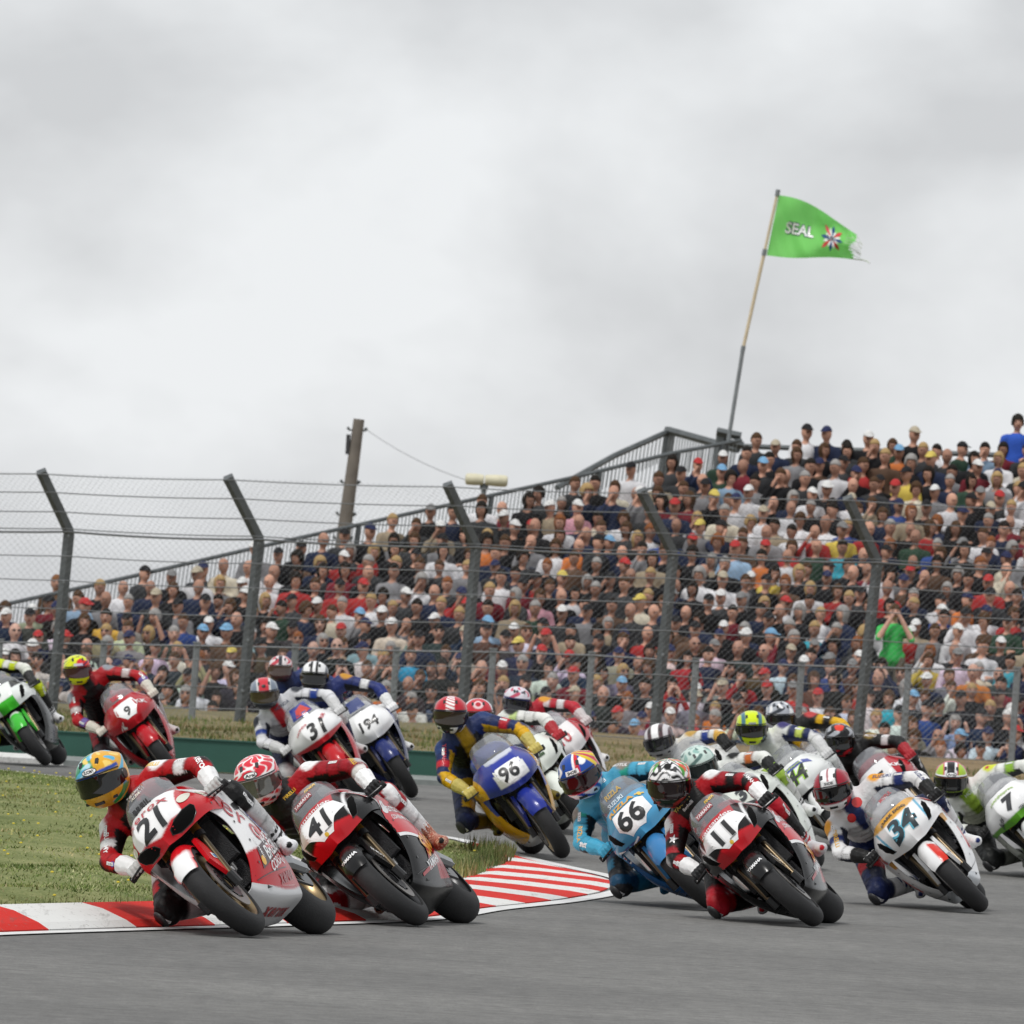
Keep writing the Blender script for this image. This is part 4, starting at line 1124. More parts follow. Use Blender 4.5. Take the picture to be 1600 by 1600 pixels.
for k in range(4): mb.tube([Vector((.26, -.09 + .06 * k, .56)), Vector((.37, -.08 + .055 * k, .44)), Vector((.33, -.05 + .035 * k, .24)), Vector((.1, -.02 + .012 * k, .19))], .019, 8, mi=1)
shared('engine', mb, [BLK, STL])
mb = MB(); mb.box((.40, 0, .545), (.04, .33, .26), rot=Matrix.Rotation(R(-14), 3, 'Y')); mb.box((.36, 0, .34), (.035, .27, .13), rot=Matrix.Rotation(R(-10), 3, 'Y')); mb.box((.405, 0, .685), (.05, .35, .03), rot=Matrix.Rotation(R(-14), 3, 'Y'), mi=1)
shared('radiator', mb, [RADI, BLK])
mb = MB()
for s_ in (1, -1):
    mb.tube([Vector((-.22, s_ * .115, .40)), Vector((-.45, s_ * .14, .37)), AXR + Vector((0, s_ * .135, 0))], [.04, .036, .028], 8, flat=1.3)
    mb.box(AXR + Vector((0, s_ * .14, 0)), (.09, .02, .055), bev=.008)
mb.box((-.27, 0, .40), (.07, .24, .07), bev=.01); shared('swingarm', mb, ALU)
mb = MB(); mb.lathe([(-.075, .05), (-.075, .105), (-.080, .105), (-.080, .05)], AXR, 32, closed=True); shared('rear_brake_disc', mb, DISC)
mb = MB(); mb.lathe([(.10, .03), (.10, .10), (.106, .10), (.106, .03)], AXR, 32, closed=True); mb.tube([AXR + Vector((0, .103, .1)), Vector((-.2, .103, .45))], .009, 5); mb.tube([AXR + Vector((0, .103, -.1)), Vector((-.2, .103, .33))], .009, 5); shared('sprocket', mb, BLKR)
mb = MB(); mb.tube([Vector((-.1, -.1, .2)), Vector((-.32, -.14, .24)), Vector((-.45, -.19, .38))], .028, 10); mb.tube([Vector((-.44, -.19, .37)), Vector((-.50, -.20, .42)), Vector((-.82, -.23, .62)), Vector((-.86, -.232, .645))], [.045, .055, .055, .045], 16); shared('exhaust', mb, STL)
mb = MB(); mb.box((.55, 0, .80), (.10, .22, .12), bev=.03); mb.box((.47, 0, .93 * K_), (.02, .13, .07), rot=Matrix.Rotation(R(-30), 3, 'Y'), bev=.01); mb.box((.52, 0, .70), (.2, .26, .04), bev=.03); shared('dash', mb, BLK)
mb = MB()
V = [(x, s_ * y, z) for s_ in (1, -1) for (x, y, z) in ((.30, .24, .73), (.46, .215, .71), (.40, .19, .50), (.36, .15, .30), (.20, .20, .30), (.2, .22, .6))]
mb.box((.28, 0, .70), (.2, .40, .05), bev=.03); mb.box((.10, 0, .26), (.5, .26, .12), bev=.05); shared('inner_panels', mb, BLK)
BVH = {}
for k in ('cowl', 'windscreen', 'side_fairingl', 'side_fairingr', 'belly_pan', 'mudguard'):
    bm = bmesh.new(); bm.from_mesh(BM[k]); BVH[k] = BVHTree.FromBMesh(bm); bm.free()
DIRS = {'front': (Vector((3, 0, 0)), Vector((-1, 0, 0)), lambda u, v: Vector((0, u, v))),
        'nose': (Vector((2.4, 0, 1.6)), Vector((-.83, 0, -.557)), lambda u, v: Vector((-.557 * v, u, .83 * v))),
        'left': (Vector((0, 3, 0)), Vector((0, -1, 0)), lambda u, v: Vector((-u, 0, v))),
        'right': (Vector((0, -3, 0)), Vector((0, 1, 0)), lambda u, v: Vector((u, 0, v))),
        'below': (Vector((0, .9, -3)), Vector((0, -.29, .957)), lambda u, v: Vector((-u, v, 0)))}
def project_on(mb, V, F, view, targets, cu, cv, su, sv, rot, mi, off, arc=0.):
    O, D, fn = DIRS[view]; ca, sa = math.cos(rot), math.sin(rot); pts = []
    for x, y in V:
        X, Y = x * su, y * sv
        if arc: Y += arc * X * X
        u, v = cu + X * ca - Y * sa, cv + X * sa + Y * ca
        if view == 'nose': o = Vector((.78, 0, .72)) + fn(u, v) - D * 3
        else: o = O + fn(u, v)
        best = None
        for t in targets:
            h = BVH[t].ray_cast(o, D)
            if h[0] is not None and (best is None or h[3] < best[1]): best = (h[0] + (h[1] if h[1].dot(D) < 0 else -h[1]) * off, h[3])
        pts.append(best[0] if best else None)
    use = [f for f in F if all(pts[i] is not None for i in f)]
    use = [f for f in use if max((pts[f[0]] - pts[f[1]]).length, (pts[f[1]] - pts[f[2]]).length, (pts[f[2]] - pts[f[0]]).length) < .12]
    ids = sorted({i for f in use for i in f}); mp_ = {i: k for k, i in enumerate(ids)}
    if ids: mb.add([pts[i] for i in ids], [tuple(mp_[i] for i in f) for f in use], mi)
def rect(w, h, sh=0): return [(-w / 2 - sh, -h / 2), (w / 2 - sh, -h / 2), (w / 2 + sh, h / 2), (-w / 2 + sh, h / 2)]
# decal list entries: (kind, view, payload, cu, cv, width_or_height, rotation_deg, colour, layer)
ALLP = ['cowl', 'side_fairingl', 'side_fairingr', 'belly_pan']
PCACHE = {}
def decals(entries, parent, name, fine):
    by = {}
    for e in entries:
        kind, view, pay, cu, cv, size, rot_, col, layer = e[:9]; opt = e[9] if len(e) > 9 else {}
        tg = opt.get('on', ALLP)
        nm = opt.get('name', 'lettering' if kind == 't' else 'sticker')
        key = nm
        mb, mats = by.setdefault(key, (MB(), []))
        if col not in mats: mats.append(col)
        mi = mats.index(col)
        if kind == 't':
            V, F = txt(pay, opt.get('bold', .02), opt.get('shear', 0), opt.get('space', 1.), opt.get('maxe', .22 if fine else .5))
            if len(V) == 0: continue
            project_on(mb, V, F, view, tg, cu, cv, size * opt.get('wx', 1), size, R(rot_), mi, .0015 + .0014 * layer, opt.get('arc', 0))
        else:
            k = (tuple(pay), size, fine)
            if k not in PCACHE: PCACHE[k] = subdiv([(x * size, y * size) for x, y in pay], [tuple(range(len(pay)))], .022 if fine else .04)
            V, F = PCACHE[k]; project_on(mb, V, F, view, tg, cu, cv, 1, 1, R(rot_), mi, .0015 + .0014 * layer)
    for nm, (mb, mats) in by.items():
        if mb.v:
            o = mb.build(nm, [ink(c) for c in mats], parent, smooth=False)
            if nm in ('fastener', 'panel_joint', 'badge', 'lettering', 'side_vent', 'sticker') and len(mb.v) > 40: o['kind'] = 'stuff'
def circle(n=20): return [(math.cos(2 * math.pi * k / n) / 2, math.sin(2 * math.pi * k / n) / 2) for k in range(n)]
def Tx(view, s, u, v, h, rot, col, layer=1, **k): return ('t', view, s, u, v, h, rot, col, layer, k)
def Pg(view, pts, u, v, col, layer=0, rot=0, **k): return ('p', view, pts, u, v, 1, rot, col, layer, k)
PARTS = [('frame', 'frame'), ('engine', 'engine'), ('radiator', 'radiator'), ('swingarm', 'swingarm'), ('exhaust', 'exhaust'), ('dash', 'instrument_dash'), ('inner_panels', 'inner_panel'), ('seat', 'seat')]
def painted(key, name, parent, pf, part):
    me = BM[key].copy(); V = verts(me).astype(np.float64); C = np.zeros((len(V), 3))
    
    for dx in (-.004, 0, .004):
        for dz in (-.004, 0, .004): C += pf(part, V[:, 0] + dx, V[:, 1] + dx * .5, V[:, 2] + dz) / 9
    set_col(me, C); me.materials.clear(); me.materials.append(PAINT)
    return link(name, me, parent)
FITTINGS = []
for vw in ('left', 'right'):
    s_ = 1 if vw == 'left' else -1
    for (x, z) in ((.47, .70), (.36, .72), (.20, .745), (.04, .75), (.33, .57), (.30, .45), (.32, .33), (.12, .27), (-.08, .26), (-.09, .45), (-.07, .60), (.10, .42)):
        FITTINGS.append(('p', vw, [(math.cos(k), math.sin(k)) for k in (0, 1.05, 2.1, 3.14, 4.2, 5.2)], -x * s_, z, .0075, 0, '3c3c3c', 2, {'name': 'fastener'}))
    FITTINGS.append(('p', vw, rect(.46, .0045), -.16 * s_, .268, 1, 3 * s_, '1c1c1c', 1, {'name': 'panel_joint'})); FITTINGS.append(('p', vw, rect(.22, .0045), -.42 * s_, .765, 1, -62 * s_, '1c1c1c', 1, {'name': 'panel_joint'}))
    FITTINGS.append(('p', vw, [(-.10, -.022), (.085, -.03), (.11, .0), (.09, .022), (-.09, .018)], -.12 * s_, .665, 1, 8 * s_, '060606', 1, {'name': 'side_vent'}))
def make_bike(spec, M):
    root = empty('race_motorcycle', M); tag(root, spec['label'], 'motorcycle', 'racing motorcycles cornering')
    for k, nm in PARTS: link(nm, BM[k], root)
    rim = spec.get('rim', ''); 
    w = link('front_wheel', BM['front_tyre'], None); w.parent = root
    link('rim', BM['front_rim' + rim], w); link('brake_disc', BM['brake_discl'], w); link('brake_disc', BM['brake_discr'], w)
    w = link('rear_wheel', BM['rear_tyre'], root); link('rim', BM['rear_rim' + rim], w); link('brake_disc', BM['rear_brake_disc'], w); link('sprocket', BM['sprocket'], w)
    for s_ in 'lr':
        link('fork_leg', BM['fork_leg' + s_], root); link('brake_caliper', BM['brake_caliper' + s_], root)
        h = link('handlebar', BM['handlebar' + s_], root); link('lever', BM['brake_lever' + s_], h); link('footpeg', BM['footpeg' + s_], root)
    pf = spec['paint']
    cowl = painted('cowl', 'cowl', root, pf, 'cowl'); ms = cowl.data
    ik = spec.get('intake', 'slit') + '_ring'
    for s_, sg in (('l', 1), ('r', -1)):
        if ik == 'none_ring': break
        mb = MB(); P = [(y - sg * .13, z - .70) for y, z in (BM[ik + s_] if sg > 0 else BM[ik + s_][::-1])]
        V, F = subdiv(P, [tuple(range(len(P)))], .018); project_on(mb, V, F, 'front', ['cowl'], sg * .13, .70, 1, 1, 0, 0, .0012)
        lip = [BVH['cowl'].ray_cast(Vector((3, y + sg * .13, z + .70)), Vector((-1, 0, 0)))[0] for y, z in P]
        lip = [q for q in lip if q is not None and q.x > .3]
        if len(lip) > 4:
            lb = MB(); lb.tube([q + Vector((.002, 0, 0)) for q in lip + [lip[0]]], .0032, 6, cap=False); lo_ = lb.build('intake_lip', PAINT, cowl)
            cc = np.array([[.02, .02, .02]]); set_col(lo_.data, np.tile(cc, (len(lo_.data.vertices), 1)))
        if mb.v: mb.build('air_intake', mat('duct_black', (.004, .004, .004), .9, spec=.1), cowl)
    sc_ = link('windscreen', BM['windscreen'], root)
    if not sc_.data.materials: sc_.data.materials.append(SCR)
    sides = {}
    for s_ in 'lr': sides[s_] = painted('side_fairing' + s_, 'side_fairing', root, pf, 'side')
    bp_ = painted('belly_pan', 'belly_pan', root, pf, 'belly'); painted('fuel_tank', 'fuel_tank', root, pf, 'tank'); painted('seat_unit', 'seat_unit', root, pf, 'tail')
    mg = painted('mudguard', 'mudguard', root, pf, 'mud')
    D = list(spec.get('decals', [])) + FITTINGS
    fine = spec.get('fine', False)
    grp = {'front': cowl, 'nose': cowl, 'left': sides['l'], 'right': sides['r'], 'below': bp_}
    for tgt in ('front', 'nose', 'left', 'right', 'below'):
        E_ = [e for e in D if e[1] == tgt and not e[9].get('par')]
        if E_: decals(E_, grp[tgt], 'd', fine)
    E_ = [e for e in D if e[9].get('par') == 'screen']
    if E_: decals([(*e[:9], {**e[9], 'on': ['windscreen']}) for e in E_], sc_, 'd', fine)
    E_ = [e for e in D if e[9].get('par') == 'mud']
    if E_: decals([(*e[:9], {**e[9], 'on': ['mudguard']}) for e in E_], mg, 'd', fine)
    return root
print('bike parts', round(time.time() - T0, 1))
# ------------------------------------------------------------------ riders, in the frame of the machine they sit on
# joint positions; the rider hangs off to his right (-Y)
def pose_joints(up=0., fwd=0., hang=0., knee=1.):
    h = hang; J = {}
    J['pelvis'] = (-.36, -.11 - h, .86); J['belly'] = (-.20, -.10 - h, .93 + up * .4); J['chest'] = (-.02 + fwd * .5, -.08 - h, 1.00 + up * .85)
    J['neck'] = (.07 + fwd, -.075 - h, 1.065 + up); J['head'] = (.13 + fwd, -.08 - h, 1.15 + up)
    J['shL'] = (.03 + fwd * .8, .105 - h * .6, 1.005 + up * .9); J['shR'] = (.01 + fwd * .8, -.25 - h, .985 + up * .9)
    J['haL'] = (.325, .295, .765); J['haR'] = (.325, -.295, .765)
    J['elL'] = (.185 + fwd * .3, .30, .885 + up * .45); J['elR'] = (.16 + fwd * .3, -.385 - h * .5, .895 + up * .45)
    J['hiL'] = (-.37, -.01 - h * .6, .84); J['hiR'] = (-.36, -.20 - h, .83)
    J['knL'] = (.0, .275, .745); J['anL'] = (-.28, .225, .435); J['toL'] = (-.13, .27, .345)
    J['knR'] = (-.04, -.22 - .19 * knee, .60 - .02 * knee); J['anR'] = (-.31, -.195, .42); J['toR'] = (-.15, -.225, .36)
    return {k: Vector(v) for k, v in J.items()}
def body_caps(J):
    C = []
    def c(a, ra, b, rb, n): C.append((J[a] if isinstance(a, str) else a, ra, J[b] if isinstance(b, str) else b, rb, n))
    c('pelvis', .155, 'belly', .140, 'hips'); c('belly', .142, 'chest', .155, 'torso'); c('chest', .150, J['neck'] - Vector((.04, 0, .03)), .085, 'torso')
    c('hiL', .125, 'hiR', .125, 'hips')
    c('shL', .083, 'shR', .083, 'yoke'); c(J['chest'] - Vector((.16, 0, -.045)), .085, J['neck'] - Vector((.11, 0, -.01)), .075, 'hump')
    c('neck', .058, 'head', .055, 'neck'); C.append((J['head'] + Vector((0, 0, .02)), .088, J['head'] + Vector((.02, 0, -.02)), .08, 'neck'))
    for s in 'LR':
        sh, el, ha = J['sh' + s], J['el' + s], J['ha' + s]
        c(sh, .080, sh.lerp(el, .5), .064, 'up' + s); c(sh.lerp(el, .5), .064, el, .052, 'up' + s)
        wr = el.lerp(ha, .80); c(el, .055, el.lerp(wr, .4), .056, 'fo' + s); c(el.lerp(wr, .4), .056, wr, .038, 'fo' + s)
        hi, kn, an = J['hi' + s], J['kn' + s], J['an' + s]
        c(hi, .115, hi.lerp(kn, .5), .092, 'th' + s); c(hi.lerp(kn, .5), .092, kn, .068, 'th' + s)
        c(kn, .072, kn.lerp(an, .35), .070, 'sh' + s); c(kn.lerp(an, .35), .070, an, .048, 'sh' + s)
        C.append((kn + (kn - hi).normalized() * .012, .064, kn + (kn - hi).normalized() * .012 + Vector((0, 0, -.03)), .06, 'kn' + s))
    return C
def cap_dist(V, C):
    D = []; T = []
    for p0, r0, p1, r1, n in C:
        a, b = np.array(p0), np.array(p1); d = b - a; L = max(d @ d, 1e-9); t = np.clip(((V - a) @ d) / L, 0, 1)
        D.append(np.linalg.norm(V - (a + t[:, None] * d), axis=1) - (r0 + (r1 - r0) * t)); T.append(t)
    D = np.array(D); i = np.argmin(D, 0); return i, np.array(T)[i, np.arange(len(V))]
SUITM = mat('leather_suit', rough=.5, attr='col', bump=.8, bscale=17, spec=.28)
SKINR = (.42, .22, .15)
POSEC = {}
def rider_body(key, J):
    if key not in POSEC:
        C = body_caps(J); mb = MB()
        for p0, r0, p1, r1, n in C: capsule_mb(mb, p0, r0, p1, r1, 14)
        me = remesh(mb, .0125, 2)
        V = verts(me).astype(np.float64)
        nn = np.empty(len(me.vertices) * 3, dtype=np.float32); me.vertices.foreach_get('normal', nn); nn = nn.reshape(-1, 3)
        i, t = cap_dist(V, C)
        # leather folds: ripple across arms and legs near the joints
        rp = np.zeros(len(V)); names = np.array([c[4] for c in C])[i]
        for s in 'LR':
            for jt, rad in (('el', .10), ('kn', .12), ('sh', .10), ('hi', .16)):
                d = np.linalg.norm(V - np.array(J[jt + s]), axis=1); w = np.clip(1 - d / rad, 0, 1)
                rp += w * np.sin(d * 190 + V[:, 1] * 60) * .0055
        rp += np.where(names == 'torso', np.sin(V[:, 0] * 90 + V[:, 2] * 40) * .004, 0)
        V2 = V + nn * rp[:, None]
        ed = np.empty(len(me.edges) * 2, dtype=np.int32); me.edges.foreach_get('vertices', ed); ed = ed.reshape(-1, 2)
        for _ in range(3):
            ns = nn.copy(); np.add.at(ns, ed[:, 0], nn[ed[:, 1]]); np.add.at(ns, ed[:, 1], nn[ed[:, 0]]); nn = ns / np.maximum(np.linalg.norm(ns, axis=1, keepdims=True), 1e-6)
        me.vertices.foreach_set('co', V2.astype(np.float32).ravel()); me.update()
        POSEC[key] = (me, V, nn, names, t, C)
    return POSEC[key]
def seg_t(V, a, b):
    a, b = np.array(a), np.array(b); d = b - a; return ((V - a) @ d) / (d @ d)
def suit_colours(V, nn, names, J, S):
    """S: colours of the leathers by zone; stretch panels sit on the inner faces"""
    g = lambda k, d='base': np.array(lin(S.get(k, S.get(d, S['base']))))
    n = len(V); C = np.tile(g('base'), (n, 1))
    def put(mask, col): C[mask] = np.array(lin(col)) if not isinstance(col, np.ndarray) else col
    st = g('stretch', 'base'); acc = g('accent'); acc2 = g('accent2', 'accent')
    m = np.isin(names, ['torso', 'hips']); put(m, g('torso')); put(m & (nn[:, 2] < -.15), g('chest', 'torso')); put(names == 'hips', g('hips', 'torso'))
    put(names == 'yoke', g('yoke', 'torso')); put(names == 'hump', g('hump', 'yoke'))
    c0 = np.array(J['chest']); put(m & (V[:, 0] > c0[0] + .02) & (np.abs(V[:, 1] - c0[1]) < .05), g('front', 'chest'))
    for s, sg in (('L', 1), ('R', -1)):
        sh, el, ha, hi, kn, an = (J[k + s] for k in ('sh', 'el', 'ha', 'hi', 'kn', 'an'))
        tu = seg_t(V, sh, el); tf = seg_t(V, el, ha); tt = seg_t(V, hi, kn); ts = seg_t(V, kn, an)
        a = names == 'up' + s; put(a, g('uparm')); put(a & (tu < .30), g('shoulder', 'uparm')); put(a & (nn[:, 2] < .10), st); put(a & (tu > .52) & (tu < .74) & (nn[:, 2] + .4 * nn[:, 0] > .25), g('armband', 'uparm'))
        put((a | (names == 'yoke')) & (np.linalg.norm(V - np.array(sh) - np.array((.03, sg * .05, .04)), axis=1) < .062), g('pad', 'shoulder'))
        b = names == 'fo' + s; put(b, g('forearm', 'uparm')); put(b & (nn[:, 2] < -.05) & (tf < .50), st); put(b & (tf > .66), g('cuff', 'forearm')); put(b & (tf > .22) & (tf < .42) & (nn[:, 2] + .5 * nn[:, 0] > .35), g('armband2', 'forearm'))
        put((a | b) & (np.linalg.norm(V - np.array(el) - np.array((0, sg * .03, .0)), axis=1) < .05), g('elbow', 'uparm'))
        c = names == 'th' + s; put(c, g('thigh', 'base')); put(c & (nn[:, 1] * sg < -.05), st); put(c & (tt > .42) & (tt < .62), g('legband', 'thigh'))
        d = (names == 'kn' + s) | ((names == 'th' + s) & (tt > .82)); put(d, g('knee', 'thigh')); put(d & (nn[:, 0] > .25), g('kneepad', 'knee'))
        e = names == 'sh' + s; put(e, g('shin', 'thigh')); put(e & (ts < .25), g('knee', 'thigh')); put(e & (nn[:, 0] < -.3), st)
    for s, sg in (('L', 1), ('R', -1)):
        for p_, q_, cuts in (('sh', 'el', (.30, .52, .76)), ('el', 'ha', (.20, .44, .60)), ('hi', 'kn', (.42, .64, .84)), ('kn', 'an', (.25, .55))):
            tt = seg_t(V, J[p_ + s], J[q_ + s]); lim = np.isin(names, [{'sh': 'up', 'el': 'fo', 'hi': 'th', 'kn': 'sh'}[p_] + s])
            for c_ in cuts: C[lim & (np.abs(tt - c_) < .016)] *= .35
    C *= (.93 + .09 * np.sin(V[:, 0] * 37 + V[:, 2] * 23) * np.sin(V[:, 1] * 41 + V[:, 2] * 17))[:, None]
    put(names == 'neck', SKINR if S.get('skin') else (.02, .02, .02))
    return C
def ray_words(mb, bvh, V, F, o, right, up, size, mi, off=.0016):
    D = -(right.cross(up)).normalized(); pts = []
    for x, y in V:
        p = o + right * (x * size) + up * (y * size); h = bvh.ray_cast(p - D * .25, D, .6)
        pts.append(h[0] + h[1] * off if h[0] is not None else None)
    use = [f for f in F if all(pts[i] is not None for i in f) and max((pts[f[0]] - pts[f[1]]).length, (pts[f[1]] - pts[f[2]]).length) < .05]
    ids = sorted({i for f in use for i in f}); mp_ = {i: k for k, i in enumerate(ids)}
    if ids: mb.add([pts[i] for i in ids], [tuple(mp_[i] for i in f) for f in use], mi)
# glove with five separate fingers closed round the grip; grip axis = Y
GRIP = Vector((.345, 0, .757))
def glove_mb(sg, wrist, hand):
    """hand: grip centre; fingers wrap from behind over the top and down the front"""
    mb = MB(); pc = Vector(hand); g = []
    lens = (.92, 1.04, 1.0, .84)
    for k in range(4):
        y = pc.y + sg * (-.034 + .0245 * k); R0 = .036; th = [2.75, 2.15, 1.35, .55, -.15 - .35 * lens[k]]
        P = [Vector((pc.x + (R0 + (.016 if q == 0 else .004 if q == 1 else 0)) * math.cos(a), y, pc.z + (R0 + (.004 if q == 1 else 0)) * math.sin(a))) for q, a in enumerate(th)]
        rad = [.0135, .0132, .0122, .0114, .0100]
        for q in range(4): g.append((P[q], rad[q], P[q + 1], rad[q + 1], 'finger'))
        g.append((P[1] + Vector((-.002, 0, .004)), .0125, P[1] + Vector((.002, 0, .004)), .0125, 'knuckle'))
    back = pc + Vector((-.052, 0, .012)); w = Vector(wrist)
    for k in range(4):
        y = pc.y + sg * (-.034 + .0245 * k); g.append((Vector((pc.x - .046, y, pc.z + .018)), .0150, w + (back - w) * .35 + Vector((0, (y - pc.y) * .6, 0)), .020, 'palm'))
    t0 = back + Vector((.0, -sg * .030, -.012)); t1 = pc + Vector((-.030, -sg * .055, -.022)); t2 = pc + Vector((.000, -sg * .056, -.033)); t3 = pc + Vector((.024, -sg * .050, -.024))
    g += [(t0, .0165, t1, .0135, 'thumb'), (t1, .0135, t2, .0120, 'thumb'), (t2, .0118, t3, .0105, 'thumb')]
    return g, back
GLOVEC = {}
def make_glove(key, sg, J, parent, S, s):
    hand = Vector((GRIP.x, sg * .295, GRIP.z)); el = J['el' + s]; wr = el.lerp(J['ha' + s], .78)
    k = (key, s)
    if k not in GLOVEC:
        g, back = glove_mb(sg, wr, hand); mb = MB()
        g.append((wr + (el - wr).normalized() * .075, .056, wr, .046, 'cuff')); g.append((wr, .042, back, .034, 'cuff2'))
        for p0, r0, p1, r1, n in g: capsule_mb(mb, p0, r0, p1, r1, 10)
        me = remesh(mb, .0055, 1); V = verts(me).astype(np.float64); i, t = cap_dist(V, g); GLOVEC[k] = (me, V, np.array([q[4] for q in g])[i])
    me, V, names = GLOVEC[k]; me = me.copy(); g_ = lambda n_, d: np.array(lin(S.get(n_, d)))
    base = S.get('glove', '151515'); C = np.tile(g_('glove', '151515'), (len(V), 1))
    C[names == 'cuff'] = g_('glove_cuff', base); C[names == 'knuckle'] = g_('knuckle', base); C[names == 'finger'] = g_('fingers', base); C[names == 'cuff2'] = g_('glove_back', base)
    set_col(me, C); me.materials.clear(); me.materials.append(SUITM); me.shade_smooth(); return link('glove', me, parent)
BOOTC = {}
def make_boot(sg, J, parent, S, s):
    if s not in BOOTC:
        an, to, kn = J['an' + s], J['to' + s], J['kn' + s]; d = (to - an); f = Vector((d.x, d.y, 0)).normalized(); up = (kn - an).normalized(); g = []
        sole = an.lerp(to, .0) + Vector((0, 0, -.055))
        g.append((an + up * .20, .062, an, .050, 'shaft')); g.append((an, .050, an + Vector((0, 0, -.035)) - f * .02, .042, 'heel'))
        g.append((an + Vector((0, 0, -.02)), .048, an.lerp(to, .7) + Vector((0, 0, .0)), .042, 'foot')); g.append((an.lerp(to, .7), .042, to + f * .04, .036, 'foot'))
        g.append((to + f * .035, .034, to + f * .055, .024, 'toe')); g.append((to + Vector((0, -.02, 0)), .030, to + Vector((0, .02, 0)), .030, 'foot'))
        mb = MB()
        for p0, r0, p1, r1, n in g: capsule_mb(mb, p0, r0, p1, r1, 12)
        me = remesh(mb, .008, 2); V = verts(me).astype(np.float64); i, t = cap_dist(V, g); BOOTC[s] = (me, V, np.array([q[4] for q in g])[i], [Vector(x) for x in (an, to, up, f)])
    me, V, names, (an, to, up, f) = BOOTC[s]; me = me.copy(); C = np.tile(np.array(lin(S.get('boot', 'dddddd'))), (len(V), 1))
    ts = seg_t(V, an, an + up * .2); C[(names == 'shaft') & (np.sin(ts * 30) > .0)] = np.array(lin(S.get('boot2', '202020'))); C[names == 'toe'] = np.array(lin(S.get('toe', '101010'))); C[names == 'heel'] = np.array(lin(S.get('heel', '181818')))
    if S.get('boot_spots'): C[(np.sin(V[:, 0] * 260) * np.sin(V[:, 1] * 260 + V[:, 2] * 120) * np.sin(V[:, 2] * 260) > .25) & (names != 'toe')] = np.array(lin('d8b8a0'))
    set_col(me, C); me.materials.clear(); me.materials.append(SUITM); me.shade_smooth(); return link('boot', me, parent)
# helmet ----------------------------------------------------------
HN, HMR = 112, 72
def helm_r(az, el):
    """shell surface; az 0 = ahead, el = elevation"""
    ca, sa, ce, se = math.cos(az), math.sin(az), math.cos(el), math.sin(el)
    d = Vector((ce * ca, ce * sa, se)); rx = .152 if d.x > 0 else .160; p = 2.25
    rz = .138 if se > 0 else .150
    r = (abs(d.x / rx) ** p + abs(d.y / .126) ** p + abs(d.z / rz) ** p) ** (-1 / p)
    jaw = max(0, ca) ** 3 * math.exp(-((el + .52) / .33) ** 2); r += .020 * jaw
    r -= .010 * max(0, -ca) * math.exp(-((el + .75) / .3) ** 2)
    v = math.exp(-((az / 1.12) ** 6)) * math.exp(-((el + .02) / .26) ** 6); r -= .006 * v
    ridge = math.exp(-((el - .62) / .10) ** 2) * math.exp(-((abs(az) - .35) / .12) ** 2); r += .006 * ridge
    if ca < -.2: r += .012 * math.exp(-((el - .55) / .16) ** 2) * min(1, -ca * 1.4)
    return d * r
